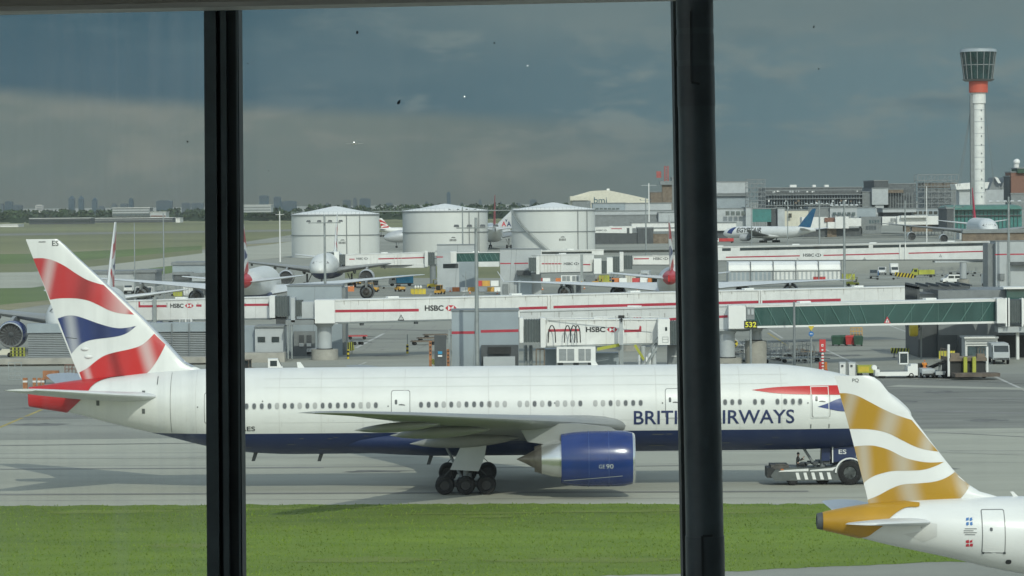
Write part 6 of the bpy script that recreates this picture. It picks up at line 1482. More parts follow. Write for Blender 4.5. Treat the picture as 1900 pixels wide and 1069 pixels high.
for x0, x1, y0 in ((796, 801, 633), (829, 834, 648)):
    b = MB(); PB(b, x0, y0, x1, 680, 395.3, .3); f = facefn(0, 0, 0, 0, 395.3, .02)
    for k in range(4): poly_art(b, oval((x0 + x1) / 2, -(y0 + 4 + 7 * k), 1.6, 1.4), f, 1)
    b.build('orange_board', [M['rust_board'], M['black']], bl)
for k, y in enumerate((652, 659)): b = MB(); PB(b, 812.5, y, 820.5, y + (5.2 if k == 0 else 3), 395.4, .1); b.build('plate', [M['cyan'], M['white_paint']][k], bl)
b = MB()
for k in range(6): P = [at(811 + 2.5 * k * .9 - 4, 680, 395), at(800 + 1.2 * k, 672, 395)]
def striped_board(label, px, py, L=2.2, h=.9, rz=0.0, tilt=0.0, group='striped barriers', m=('lime', 'black'), post=True):
    g = gnd(px, py); t = thing('striped_barrier', label, 'barrier', (g.x, g.y, 0), rz, group)
    Mx = Matrix.Translation((0, 0, .9)) @ Matrix.Rotation(tilt, 4, 'Y'); b = MB(); n = 6; w_ = L / n
    b.bx(-L / 2, L / 2, -.05, .05, -h / 2, h / 2, 0, Mx)
    for k in range(n): x = -L / 2 + w_ * k; b.add([(x, -.062, -h / 2), (x + w_ * .5, -.062, -h / 2), (x + w_ * .95, -.062, h / 2), (x + w_ * .45, -.062, h / 2)], [(0, 1, 2, 3)], 1, Mx)
    b.build('board', [M[m[0]], M[m[1]]], t)
    for x in ((-L * .35, L * .35) if post else (0,)): b = MB(); b.bar((x, .08, 0), (x, .08, .9), .09); b.bar((x, -.3, .03), (x, .4, .03), .09, .06); b.build('foot', M['dark_grey'], t)
    return t
striped_board('yellow and black striped board right of the concrete footed column', 645, 656, 1.7, 1.2, 0, -.15)
striped_board('yellow striped board slanting beside the white loader cab', 1670, 664, 2.6, .7, radians(-35), .0)
striped_board('small yellow striped board left of the hut beside the recess', 534, 658, .9, .7)
striped_board('low yellow striped board beneath the blue and orange height sign', 806, 686, 1.2, .6, 0, .5)
striped_board('striped board far off at the foot of the distant right column', 1678, 517, 5, 1.1, radians(-20), .1, m=('yellow', 'black'))
striped_board('small striped board at the dark pier building corner', 1702, 656, 1.0, 1.2)
def bollard(label, px, py, Hh=1.1, r=.16):
    g = gnd(px, py); b = MB(); n = 4
    for k in range(n): b.cyl((g.x, g.y, Hh * k / n), (g.x, g.y, Hh * (k + 1) / n), r, n=10, m=k % 2)
    b.ball((g.x, g.y, Hh), r, 8, 0); o = b.build('bollard', [M['yellow'], M['black']], None, 40); return tag(o, label, 'bollard', 'striped bollards')
for lb, x, y in (('striped bollard at the left of the grey hut windows', 485, 660), ('striped bollard below the hut, middle of the three', 504, 661), ('striped bollard at the right corner of the grey hut', 517, 661), ('striped bollard on the open apron left of the dolly row', 756, 656), ('striped bollard standing right of the slanted striped board', 646, 666),
                 ('striped bollard left of the grey hut, behind the towed airliner', 492, 662)): bollard(lb, x, y)
b = MB(); g = gnd(756, 656); b.cyl((g.x, g.y + .4, 0), (g.x, g.y + .4, 2.6), .06, n=8); tag(b.build('marker_pole', M['galv']), 'thin grey marker pole on the open apron behind the striped bollard', 'pole')
# ================================================================ vehicles
def wheels(t, pos, r, wd, name='wheel'):
    for x, y in pos: wheel(t, x, y, r, wd)
def van(label, px, py, rz, L=4.9, W=1.95, Hh=2.1, col='white_paint', group='white vans', cargo=True):
    g = gnd(px, py); t = thing('van', label, 'van', (g.x, g.y, 0), rz, group); h = L / 2
    side = [(-h, .45), (-h, Hh - .15), (-h + .2, Hh), (h * .35, Hh), (h * .62, Hh * .66), (h - .1, Hh * .55), (h, .9), (h, .42)]
    b = MB(); b.prism(side, -W / 2, W / 2); b.build('body', M[col], t)
    for sd in (-1, 1):
        for x0, x1 in ((-h + .5, -h * .25), (-h * .15, h * .42)) if not cargo else ((h * .02, h * .42),):
            b = MB(); b.bx(x0, x1, sd * (W / 2 + .01) - .015, sd * (W / 2 + .01) + .015, Hh * .60, Hh * .88); b.build('window', M['glass_dark'], t)
    b = MB(); y = W / 2 - .12; b.add([(h * .365, -y, Hh - .06), (h * .635, -y, Hh * .67), (h * .635, y, Hh * .67), (h * .365, y, Hh - .06)], [(0, 1, 2, 3)])
    for v in range(4): b.v[v] = (b.v[v][0] + .03, b.v[v][1], b.v[v][2] + .03)
    b.build('windscreen', M['glass_dark'], t)
    b = MB(); b.bx(h, h + .12, -W / 2 + .05, W / 2 - .05, .4, .68); b.build('bumper', M['dark_grey'], t)
    for sd in (-1, 1): b = MB(); b.ball((h - .02, sd * W * .36, .85), (.08, .18, .12), 8); b.build('headlight', M['light_grey'], t)
    wheels(t, [(h * .6, W / 2 - .1), (h * .6, -W / 2 + .1), (-h * .58, W / 2 - .1), (-h * .58, -W / 2 + .1)], .36, .24); return t
def car_cab_truck(label, px, py, rz, col='white_paint', bed='mid_grey', L=5.6, box_h=0, group=None, boxcol=None, name='flatbed_truck'):
    g = gnd(px, py); t = thing(name, label, 'truck', (g.x, g.y, 0), rz, group); h = L / 2
    b = MB(); b.bx(-h, h, -.95, .95, .55, .8); b.build('chassis', M['dark_grey'], t)
    b = MB(); b.prism([(h - 1.7, .8), (h - 1.7, 2.35), (h - .55, 2.35), (h - .15, 1.5), (h, 1.4), (h, .6), (h - 1.7, .6)], -1, 1); cabo = b.build('cab', M[col], t)
    b = MB(); b.add([(h - .52, -.88, 2.27), (h - .14, -.88, 1.52), (h - .14, .88, 1.52), (h - .52, .88, 2.27)], [(0, 1, 2, 3)]); b.v = [(x + .03, y, z + .02) for x, y, z in b.v]; b.build('windscreen', M['glass_dark'], cabo)
    for sd in (-1, 1): b = MB(); b.bx(h - 1.45, h - .65, sd * 1.01 - .01, sd * 1.01 + .01, 1.5, 2.15); b.build('window', M['glass_dark'], cabo)
    b = MB()
    if box_h: b.bx(-h, h - 1.85, -1.05, 1.05, .8, .8 + box_h); b.build('cargo_box', M[boxcol or col], t)
    else: b.bx(-h, h - 1.85, -1.02, 1.02, .8, .95); b.build('flat_bed', M[bed], t)
    wheels(t, [(h - .8, .85), (h - .8, -.85), (-h + .9, .85), (-h + .9, -.85)], .42, .3); return t
def tractor(label, px, py, rz, col='white_paint', L=3.0, cab=True, group='baggage tractors'):
    g = gnd(px, py); t = thing('baggage_tractor', label, 'tractor', (g.x, g.y, 0), rz, group); h = L / 2
    b = MB(); b.prism([(-h, .35), (-h, .85), (-.2, .9), (0, 1.15), (h - .15, 1.05), (h, .9), (h, .35)], -.75, .75); b.build('body', M[col], t)
    b = MB(); b.box((-.55, 0, 1.05), (.5, 1.1, .14)); b.box((-.82, 0, 1.35), (.12, 1.1, .55)); b.build('seat', M['black'], t)
    if cab:
        for x in (-1.05, .15):
            for y in (-.66, .66): b = MB(); b.bar((x, y, .85), (x + (.0 if x < 0 else -.12), y, 2.05), .07); b.build('cab_post', M[col], t)
        b = MB(); b.bx(-1.2, .12, -.75, .75, 2.05, 2.13); b.build('roof', M[col], t)
        b = MB(); b.add([(.14, -.62, 1.15), (.14, .62, 1.15), (.05, .62, 2.0), (.05, -.62, 2.0)], [(0, 1, 2, 3)]); b.build('windscreen', M['glass_mid'], t)
    for sd in (-1, 1): b = MB(); b.cyl((h, sd * .5, .75), (h + .05, sd * .5, .75), .11, n=10); b.build('headlight', M['light_grey'], t)
    b = MB(); b.bx(h, h + .12, -.7, .7, .35, .55); b.build('bumper', M['black'], t)
    wheels(t, [(h - .5, .68), (h - .5, -.68), (-h + .55, .68), (-h + .55, -.68)], .34, .24); return t
def dolly(label, px, py, rz, L=3.4, rails=True, load=None, group='baggage dollies', col='galv'):
    g = gnd(px, py); t = thing('baggage_dolly', label, 'dolly', (g.x, g.y, 0), rz, group); h = L / 2
    b = MB(); b.bx(-h, h, -.8, .8, .48, .6)
    for k in range(9): b.cyl((-h + .2 + (L - .4) * k / 8, -.76, .64), (-h + .2 + (L - .4) * k / 8, .76, .64), .05, n=8)
    b.build('deck', M[col], t)
    if rails:
        for x in (-h, h):
            b = MB(); b.bar((x, -.8, .6), (x, -.8, 1.6), .06); b.bar((x, .8, .6), (x, .8, 1.6), .06)
            for z in (.95, 1.25, 1.6): b.bar((x, -.8, z), (x, .8, z), .05)
            b.build('end_rail', M['mid_grey'], t)
    b = MB(); b.bar((h, 0, .45), (h + 1.2, 0, .35), .09); b.build('drawbar', M['dark_grey'], t)
    wheels(t, [(h - .45, .6), (h - .45, -.6), (-h + .45, .6), (-h + .45, -.6)], .24, .16)
    return t
def container(label, px, py, z=0.0, rz=0.0, m='light_grey', group=None, W=1.9, Hh=1.6, name='cargo_container'):
    g = gnd(px, py, z); t = thing(name, label, 'container', (g.x, g.y, z), rz, group)
    b = MB(); b.prism([(-W / 2, .35), (-W / 2 + .3, .02), (W / 2, .02), (W / 2, Hh), (-W / 2, Hh)], -.75, .75); b.build('shell', M[m], t)
    b = MB(); 
    for k in range(1, 4): x = -W / 2 + W * k / 4; b.bx(x - .03, x + .03, -.79, -.752, .1, Hh - .05)
    b.bx(-W / 2, W / 2, -.79, -.752, Hh - .12, Hh - .02); b.build('ribs', M['mid_grey'], t); return t
def wheelie_bin(label, px, py, m='green', W=1.3, Hh=1.35, group='wheeled bins', rz=0):
    g = gnd(px, py); t = thing('waste_bin', label, 'bin', (g.x, g.y, 0), rz, group)
    b = MB(); b.loft([[(-W * .42, -.42, .18), (W * .42, -.42, .18), (W * .42, .42, .18), (-W * .42, .42, .18)], [(-W / 2, -.52, Hh - .15), (W / 2, -.52, Hh - .15), (W / 2, .52, Hh - .15), (-W / 2, .52, Hh - .15)]]); b.build('body', M[m], t)
    b = MB(); b.loft([[(-W / 2 - .03, -.55, Hh - .145), (W / 2 + .03, -.55, Hh - .145), (W / 2 + .03, .55, Hh - .145), (-W / 2 - .03, .55, Hh - .145)], [(-W * .4, -.3, Hh + .08), (W * .4, -.3, Hh + .08), (W * .4, .45, Hh + .1), (-W * .4, .45, Hh + .1)]]); b.build('lid', M[m], t)
    for x in (-W * .35, W * .35):
        for y in (-.35, .35): wheel(t, x, y, .1, .07)
    return t
# --- right hand stand
wheelie_bin('dark green wheeled bin, the left one of the pair left of the red bin', 1551.5, 641.5); wheelie_bin('dark green wheeled bin touching the red bin on its left', 1562.5, 641); wheelie_bin('red wheeled bin between the green ones', 1577, 641.5, 'red'); wheelie_bin('dark green wheeled bin right of the red one, below the brown crate', 1592.5, 642)
g = gnd(1589, 637); t = thing('wire_cage', 'brown wire cage standing behind the red bin', 'cage', (g.x, g.y, 0)); b = MB()
for z in (.15, .9, 1.7, 2.2): 
    for a, c in (((-.8, -.5), (.8, -.5)), ((.8, -.5), (.8, .5)), ((.8, .5), (-.8, .5)), ((-.8, .5), (-.8, -.5))): b.bar((*a, z), (*c, z), .06)
for x in (-.8, -.4, 0, .4, .8):
    for y in (-.5, .5): b.bar((x, y, 0.1), (x, y, 2.2), .05)
b.bx(-.75, .75, -.45, .45, .2, 1.3, 1); b.build('frame', [M['amber'], M['brown']], t)
pl = thing('pallet_loader', 'white low pallet loader with a small glazed cab at its right end', 'loader', tuple(gnd(1662, 701)[:2]) + (0,), radians(2))
b = MB(); b.bx(-2.1, 1.1, -1.1, 1.1, .55, .72); b.build('deck', M['dark_grey'], pl)
b = MB()
for k in range(12): b.cyl((-2 + 3 * k / 11, -1.0, .76), (-2 + 3 * k / 11, 1.0, .76), .06, n=8)
b.build('rollers', M['steel'], pl)
for sd in (-1, 1): b = MB(); b.bx(-2.3, 1.2, sd * 1.2 - .1, sd * 1.2 + .1, .28, .75); b.build('side_beam', M['white_paint'], pl)
b = MB(); b.bx(1.2, 2.35, -1.2, 1.2, .3, 1.35); b.bx(1.55, 2.35, -1.2, .1, 1.35, 1.6); b.build('engine_housing', M['white_paint'], pl)
b = MB(); b.bx(.45, 1.5, .25, 1.25, 1.5, 1.65); b.bx(.45, 1.5, .25, 1.25, 2.75, 2.88)
for x in (.5, 1.45):
    for y in (.3, 1.2): b.bar((x, y, 1.6), (x, y, 2.8), .1)
cabp = b.build('cab', M['white_paint'], pl); b = MB(); b.bx(.5, 1.45, .3, 1.2, 1.66, 2.74); b.build('window', M['glass_dark'], cabp)
b = MB(); b.bx(-2.5, -2.0, -1.2, .3, .3, 1.0); b.cyl((-2.5, -.6, 1.2), (-2.5, .1, 1.2), .3, n=14); b.build('front_box', M['white_paint'], pl)
wheels(pl, [(1.6, 1.1), (1.6, -1.1), (-1.6, 1.1), (-1.6, -1.1)], .3, .25)
tr1 = tractor('baggage tractor driven by the worker in orange, beside the white pallet loader', 1716, 701, radians(-80), 'light_grey', cab=False)
bl_ = thing('belt_loader', 'grey belt loader with a dark raised belt, right of the driven tractor', 'loader', tuple(gnd(1736, 701)[:2]) + (0,), radians(-75))
b = MB(); b.bx(-1.6, 1.6, -.6, .6, .4, .8); b.build('chassis', M['light_grey'], bl_); b = MB(); b.add([(-2.1, -.4, .9), (2.0, -.4, 1.75), (2.0, .4, 1.75), (-2.1, .4, .9), (-2.1, -.4, 1.05), (2.0, -.4, 1.9), (2.0, .4, 1.9), (-2.1, .4, 1.05)], [(0, 3, 2, 1), (4, 5, 6, 7), (0, 1, 5, 4), (1, 2, 6, 5), (2, 3, 7, 6), (3, 0, 4, 7)]); b.build('belt', M['black'], bl_)
b = MB(); b.bar((1.2, 0, .8), (1.2, 0, 1.6), .2); b.build('lift_arm', M['mid_grey'], bl_); wheels(bl_, [(1.1, .6), (1.1, -.6), (-1.1, .6), (-1.1, -.6)], .33, .22)
cl = thing('cargo_loader', 'large brown cargo loader with yellow lift posts and a low front platform', 'loader', tuple(gnd(1803, 704)[:2]) + (0,), radians(4))
b = MB(); b.bx(-2.2, 2.9, -1.6, .6, .35, .75); b.build('front_platform', mat('rusty_deck', (.13, .105, .085), .8, var=.25, scale=1.2), cl)
b = MB(); b.bx(-2.3, 2.0, 1.2, 6.2, 2.0, 2.35); b.build('main_platform', M['brown'], cl)
b = MB(); b.bx(-2.2, 1.9, 1.6, 6.0, .5, 1.9); b.build('chassis', M['black'], cl)
for x in (-.55, .45): b = MB(); b.bx(x - .2, x + .2, .7, 1.1, .7, 2.5); b.build('lift_post', M['lime'], cl)
for x, hh in ((-2.35, 3.9), (2.05, 3.6)): b = MB(); b.bx(x - .12, x + .12, 1.2, 1.45, .3, hh); b.build('corner_post', M['white_panel'], cl)
for x in (-2.3, 2.0):
    b = MB(); b.bar((x, 1.3, 2.4), (x, 6, 2.4), .07); b.bar((x, 1.3, 3.3), (x, 6, 3.3), .07)
    for y in (1.3, 2.9, 4.5, 6): b.bar((x, y, 2.3), (x, y, 3.3), .07)
    b.build('side_rail', M['brown'], cl)
b = MB(); b.bx(-2.1, -1.1, 1.3, 2.1, 2.36, 2.9); b.bx(.9, 1.8, 1.3, 2.1, 2.36, 2.8); b.build('control_box', M['brown'], cl)
wheels(cl, [(1.9, 2.4), (-2.1, 2.4), (1.9, 5.2), (-2.1, 5.2)], .45, .35)
car_cab_truck('dusty white tank truck parked nose on beside the white kiosk', 1853, 674, radians(-92), 'light_grey', box_h=1.7, boxcol='light_grey', L=6.5)
striped_board('long yellow guard board in front of the dark pier building', 1757, 672, 2.0, 1.0, 0, 0, m=('lime', 'yellow'))
gp_ = thing('ground_power_unit', 'lime ground power trailer right of the two pale cabinets', 'trailer', tuple(gnd(1608, 699)[:2]) + (0,), 0)
b = MB(); b.bx(-1.1, .8, -.7, .7, .45, 1.35); b.build('housing', M['lime'], gp_); b = MB(); b.bx(.85, 1.3, -.6, .6, .45, 1.1); b.build('cable_reel', M['dark_grey'], gp_); b = MB(); b.bar((1.3, 0, .45), (2.2, 0, .4), .1); b.build('drawbar', M['dark_grey'], gp_)
b = MB(); b.bx(-1.0, .2, -.72, -.702, .6, 1.2); b.build('vent', M['yellow'], gp_); wheels(gp_, [(.6, .6), (.6, -.6), (-.8, .6), (-.8, -.6)], .28, .18)
for x0, x1, lb in ((1557.5, 1569.5, 'left one of two pale grey cabinets behind the golden fin tip'), (1574.5, 1587.5, 'right one of two pale grey cabinets behind the golden fin tip')):
    t = thing('electric_cabinet', lb, 'cabinet', base_at((x0 + x1) / 2, 383), 0, 'pale electric cabinets', True); b = MB(); PB(b, x0, 672, x1, None, 383, .8); b.build('case', M['light_grey'], t)
    b = MB(); PB(b, x0 + 1, 675, x1 - 1, 698, 382.9, .08); dd = b.build('door', M['white_panel'], t)
    b = MB(); PB(b, x0 + 3.5, 677, x0 + 7.5, 681, 382.8, .08); b.build('display', M['dark_grey'], dd)
hr = thing('hose_reel', 'yellow hose reel hung at the corner of the dark pier building', 'hose reel', base_at(1697, 424), 0, None, True)
c = at(1695, 612, 424); b = MB(); b.lathe([(-.5, .1), (-.5, .75), (-.35, .85), (.35, .85), (.5, .75), (.5, .1)], (c.x, 424, c.z), 'x', 20); b.build('drum', M['yellow'], hr, 40)
b = MB(); b.bar((c.x + .5, 424, c.z), (c.x + 1.0, 424.3, c.z + .3), .15); b.bar((c.x + 1.0, 424.3, 0), (c.x + 1.0, 424.3, c.z + 1), .18); b.build('bracket', M['mid_grey'], hr)
# --- clutter behind the towed airliner's nose
tractor('white cabbed tractor half hidden behind the 532 mast', 1396, 668, radians(-70), 'white_panel')
tractor('second tractor left of the 532 mast, dark and low', 1371, 672, radians(20), 'mid_grey', cab=False)
for lb, x, y, r_ in (('empty dolly nearest the red sign, right end of its row', 1498, 671, 4), ('empty dolly behind the cockpit roof, second in its row', 1474, 673, 2), ('empty railed dolly by the slim dark lamp post', 1450, 664, 8), ('empty dolly next to the cabbed tractor', 1428, 670, 0), ('empty dolly at the left end by the black pillar', 1404, 674, -3), ('railed dolly in the back row below the glass bridge', 1436, 654, 10)):
    dolly(lb, x, y, radians(r_))
def railing(label, px0, py0, px1, py1, hh=1.1, n=6):
    A_, B_ = gnd(px0, py0), gnd(px1, py1); t = thing('guard_rail', label, 'railing', tuple((A_ + B_) / 2), 0, None, True); b = MB()
    for k in range(n + 1): p = A_.lerp(B_, k / n); b.bar(p, p + V((0, 0, hh)), .06)
    for z in (.35, .7, hh): b.bar(A_ + V((0, 0, z)), B_ + V((0, 0, z)), .05)
    b.build('rails', M['mid_grey'], t); return t
railing('grey stepped railing beside the dollies, right of the 532 mast', 1470, 678, 1510, 676, 2.4, 4)
railing('grey low railing left of the 532 mast', 1362, 679, 1392, 679, 1.5, 4)
fan = thing('warning_wheel', 'yellow round warning marker on a thin post, left of the 532 mast', 'marker', tuple(gnd(1363, 660)), 0)
b = MB(); b.cyl((0, 0, 0), (0, 0, 1.4), .05, n=8); b.build('post', M['dark_grey'], fan); b = MB(); b.cyl((0, -.06, 1.6), (0, .0, 1.6), .45, n=18, m=0)
for k in range(3): a = 2 * pi * k / 3 + .5; b.add([(0, -.075, 1.6), (.42 * cos(a), -.075, 1.6 + .42 * sin(a)), (.42 * cos(a + .8), -.075, 1.6 + .42 * sin(a + .8))], [(0, 1, 2)], 1)
b.build('disc', [M['yellow'], M['black']], fan)
# --- middle stand, behind the fuselage
for i, (x, y) in enumerate(((786, 640), (797, 634), (808, 628))): dolly(['front flat dolly in the slanting row left of the gate house', 'second flat dolly in the slanting row left of the gate house', 'rear flat dolly in the slanting row left of the gate house'][i], x, y, radians(14), 3.6, False, group='flat dollies in a slanting row', col='brown')
dolly('flat trolley with a red end on the open apron', 663, 630, radians(6), 3.0, False, col='red'); dolly('small flat trolley near the striped board', 663, 640, radians(20), 2.0, False, col='mid_grey')
tractor('white tractor right of the recess, beside the concrete footed column', 584, 660, radians(-100), 'white_panel', cab=False)
car_cab_truck('white pickup hidden behind the fuselage, right of the left window bar', 488, 703, radians(4), 'white_paint', 'black', L=4.6, name='pickup_truck')
tractor('yellow and black ground tug peeping over the fuselage by the left window bar', 456, 700, radians(80), 'brown')
# --- left edge
tractor('pale tractor at the left edge below the big engine', 4, 663, radians(10), 'cream_panel', cab=False)
bar_l = thing('striped_block', 'stack of yellow and black striped blocks below the big engine', 'blocks', tuple(gnd(33, 664)[:2]) + (0,))
for k in range(3):
    b = MB(); z = .2 + .42 * k; b.bx(-1.0, 1.0, -.3, .3, z, z + .36, 0)
    for q in range(4): b.bx(-.95 + .5 * q, -.72 + .5 * q, -.32, -.302, z + .03, z + .33, 1)
    b.build('block', [M['lime'], M['black']], bar_l)
for lb, x, y, w_ in (('orange post at the left, single, behind the tail cone', 47, 722, .5), ('orange post right of the single one, left of its pair', 64, 722, .35), ('orange post right of the single one, right of its pair', 73, 722, .35), ('orange post nearest the raised far stabilizer', 80, 722, .3)):
    g = gnd(x, y); b = MB(); b.bx(g.x - w_ / 2, g.x + w_ / 2, g.y - .15, g.y + .15, 0, 1.25, 0); b.bx(g.x - w_ / 2 - .004, g.x + w_ / 2 + .004, g.y - .154, g.y + .154, .75, .95, 1); tag(b.build('marker_post', [M['rust_board'], M['white_panel']]), lb, 'post', 'orange marker posts')
wr = thing('wire_trolley', 'brown wire trolley standing by the concrete wall, right of the far stabilizer', 'trolley', tuple(gnd(131, 714)[:2]) + (0,))
b = MB()
for z in (.3, .8, 1.3, 1.8, 2.3):
    for y in (-.4, .4): b.bar((-.6, y, z), (.6, y, z), .05)
for x in (-.6, -.2, .2, .6):
    for y in (-.4, .4): b.bar((x, y, .15), (x, y, 2.3), .05); 
for z in (.3, 1.3): b.bar((-.6, -.4, z), (.6, -.4, z + 1), .05)
b.build('frame', M['brick'], wr)
ob = thing('orange_cone_rack', 'small amber rack behind the far stabilizer', 'rack', tuple(gnd(95, 712)[:2]) + (0,)); b = MB(); b.bx(-.9, .9, -.4, .4, .5, 1.5); b.build('panel', M['rust_board'], ob)
for x in (-.7, .7): b = MB(); b.bar((x, 0, 0), (x, 0, .5), .12); b.build('foot', M['dark_grey'], ob)
ga = thing('wall_gate', 'grey barred gate set against the low concrete wall at the left', 'gate', tuple(gnd(28, 706)[:2]) + (0,)); b = MB()
for z in (.1, .6, 1.1, 1.6, 2.1): b.bar((-.75, 0, z), (.75, 0, z), .07)
for x in (-.75, 0, .75): b.bar((x, 0, .05), (x, 0, 2.15), .08)
b.build('bars', M['galv'], ga)
# --- far stands
def plastic_barrier(label, px, py, m, rz=0.0, L=2.0, Hh=1.0):
    g = gnd(px, py); b = MB(); T = Matrix.Translation((g.x, g.y, 0)) @ Matrix.Rotation(rz, 4, 'Z')
    b.add([(-L / 2, -.3, 0), (L / 2, -.3, 0), (L / 2, .3, 0), (-L / 2, .3, 0), (-L / 2, -.12, Hh), (L / 2, -.12, Hh), (L / 2, .12, Hh), (-L / 2, .12, Hh)], [(0, 3, 2, 1), (4, 5, 6, 7), (0, 1, 5, 4), (1, 2, 6, 5), (2, 3, 7, 6), (3, 0, 4, 7)], 0, T)
    for x in (-.4, .4): b.add([(x - .22, -.235, .35), (x + .22, -.235, .35), (x + .22, -.19, .6), (x - .22, -.19, .6)], [(0, 1, 2, 3)], 1, T)
    o = b.build('plastic_barrier', [M[m], M['mid_grey']]); return tag(o, label, 'barrier', 'plastic barriers across the apron')
k = 0
seq = [('white_paint', 834), ('orange', 846), ('white_paint', 861), ('amber', 875), ('white_paint', 896), ('amber', 911), ('white_paint', 924)]
nm = ['first from the lamp post', 'second from the left', 'third from the left', 'fourth, at the floodlight mast', 'just right of the floodlight mast', 'second from the right end', 'at the right end by the gate house']
for (m_, x), n_ in zip(seq, nm): plastic_barrier(('white' if m_ == 'white_paint' else ('orange' if m_ == 'orange' else 'amber')) + ' plastic barrier in the front row, ' + n_, x, 541, m_, 0, 1.75 * .95, 1.0)
for m_, x, n_ in (('orange', 875, 'amber plastic barrier in the back row beside the floodlight mast'), ('amber', 902, 'amber plastic barrier in the back row right of the mast'), ('white_paint', 918, 'white plastic barrier in the back row beside the gate house'), ('red', 893, 'red plastic barrier behind the two rows, by the mast'), ('orange', 1142, 'orange plastic barrier below the dark bellows, left'), ('white_paint', 1156, 'white plastic barrier right of the left orange one below the bellows'), ('red', 1180, 'red plastic barrier in the middle of the clutter below the bellows'), ('white_paint', 1195, 'white plastic barrier left of the orange one near the red tail cone'), ('orange', 1209, 'orange plastic barrier nearest the red tail cone'), ('white_paint', 1222, 'white plastic barrier next to the red tail cone'), ('red', 1005, 'red plastic barrier right of the distant gate house'), ('white_paint', 1014, 'white plastic barrier right of the distant gate house'), ('orange', 1038, 'orange plastic barrier below the ribbed distant bridge')):
    plastic_barrier(n_, x, 531 if x < 1000 else 526, m_, 0, 1.9, 1.35)
plastic_barrier('orange plastic barrier beside the grey engine, left', 650, 541, 'orange', 0, 1.8, 1.2); plastic_barrier('white plastic barrier beside the grey engine, far left', 644, 541, 'white_paint', .6, 1.6, 1.3)
container('yellow tarpaulined container with white bags on the apron', 776, 546, 0, radians(3), 'yellow', W=3.4, Hh=1.3, name='skip_container')
for i, (x, y) in enumerate(((771, 535.5), (774, 534.5), (778, 535))):
    g = gnd(776, 546); b = MB(); b.ball((g.x - .6 + .6 * i, g.y, 1.62), (.28, .4, .4), 8); tag(b.build('sack', M['white_paint'], None, 60), 'white sack on the yellow container, ' + ('left', 'middle', 'right')[i], 'sack', 'sacks on the yellow container')
car_cab_truck('grey truck with a cyan cargo box, far off past the grey engine', 744, 531, radians(186), 'light_grey', L=6, box_h=1.9, boxcol='cyan', name='box_truck')
dolly('far dolly left of the cyan boxed truck', 724, 536, 0, 4, False); tractor('small dark tractor under the grey engine', 697, 536, radians(90), 'mid_grey')
tractor('small amber tractor between yellow container and barriers', 816, 546, radians(70), 'amber'); tractor('far white tractor beside the dark bellows column', 827, 529, radians(-20), 'white_panel')
container('dark container by the distant grey gate house', 842, 531, 0, 0, 'dark_grey', W=1.8, Hh=2.0); container('green container by the distant grey gate house', 851, 530, 0, 0, 'green', W=1.2, Hh=1.9)
car_cab_truck('grey catering truck in the clutter under the distant bellows', 1198, 524, radians(-100), 'white_panel', L=6, box_h=2.2, boxcol='light_grey', name='catering_truck')
container('lime container in the clutter below the distant bellows', 1121, 526, 0, 0, 'lime', W=2.6, Hh=2.2); container('amber container left of the white barrier in the clutter', 1170, 524, 0, 0, 'cream_panel', W=2.6, Hh=2.0); container('grey container under the ribbed distant bridge', 1095, 526, 0, 0, 'mid_grey', W=2.4, Hh=2.0)
for lb, x, y, r_ in (('white van driving past the dark pier roof, right', 1765, 526, 12),): van(lb, x, y, radians(180 + r_), cargo=False)
van('white van seen nose on, far right of the pale shed', 1637, 510, radians(-100)); van('white high roof van behind the dark pier roof', 1834, 531, radians(-80), Hh=2.7)
car_cab_truck('white catering truck with high box by the distant column', 1659, 511, radians(-92), 'white_panel', L=6, box_h=2.4, boxcol='white_panel', name='catering_truck'); car_cab_truck('blue loaded truck right of the pale shed', 1622, 517, radians(-100), 'mid_grey', L=5, box_h=1.2, boxcol='blue', name='box_truck')
dolly('far dolly right of the blue loaded truck', 1643, 519, 0, 5, False); car_cab_truck('lime fuel truck behind the distant right column', 1712, 515, radians(180), 'lime', L=6, box_h=1.2, boxcol='lime', name='fuel_truck')
car_cab_truck('white pickup on the far apron below the blue finned airliner', 1452, 443, radians(180), 'white_paint', L=8, name='pickup_truck'); car_cab_truck('white service truck by the pillar, left of the blue finned airliner', 1344, 451, radians(180), 'white_paint', L=9, box_h=1.5, boxcol='red', name='service_truck')
car_cab_truck('white truck with cyan box at the right edge below the four engined airliner', 1892, 443, radians(180), 'white_paint', L=8, box_h=2.6, boxcol='cyan', name='box_truck')
van('white van on the far apron right of the storage tanks', 1161, 452, radians(170)); tractor('lime tractor under the wing tip right of the pale shed', 1582, 531, radians(180), 'lime'); container('red container under the right wing by the pale shed', 1520, 522, 0, 0, 'red', W=3, Hh=1.2)
container('lime equipment crate right of the pale shed', 1574, 519, 0, 0, 'lime', W=3.2, Hh=1.6)
railing('yellow edged railing in front of the dark far bays', 1700, 521, 1760, 519, 1.5, 10)
rk = random.Random(15)
for k in range(20):
    dolly('railed baggage cart in the crowded rows behind the cockpit roof', 1362 + 7.4 * k + rk.uniform(-3, 3), 656 + rk.uniform(-4, 12), rk.uniform(-.3, .3), 3.0, True, group='carts behind the cockpit roof', col=rk.choice(('dark_grey', 'brown', 'mid_grey')))
for k in range(9):
    x, y = ((660, 528), (690, 542), (742, 541), (805, 535), (1068, 529), (1110, 530), (1132, 531), (1215, 531), (838, 536))[k]
    tractor('small yellow service tug among the gear under the distant bridges', x, y, rk.uniform(0, 6.28), rk.choice(('amber', 'yellow', 'amber')), cab=bool(k % 2), group='yellow service tugs')
cone = None
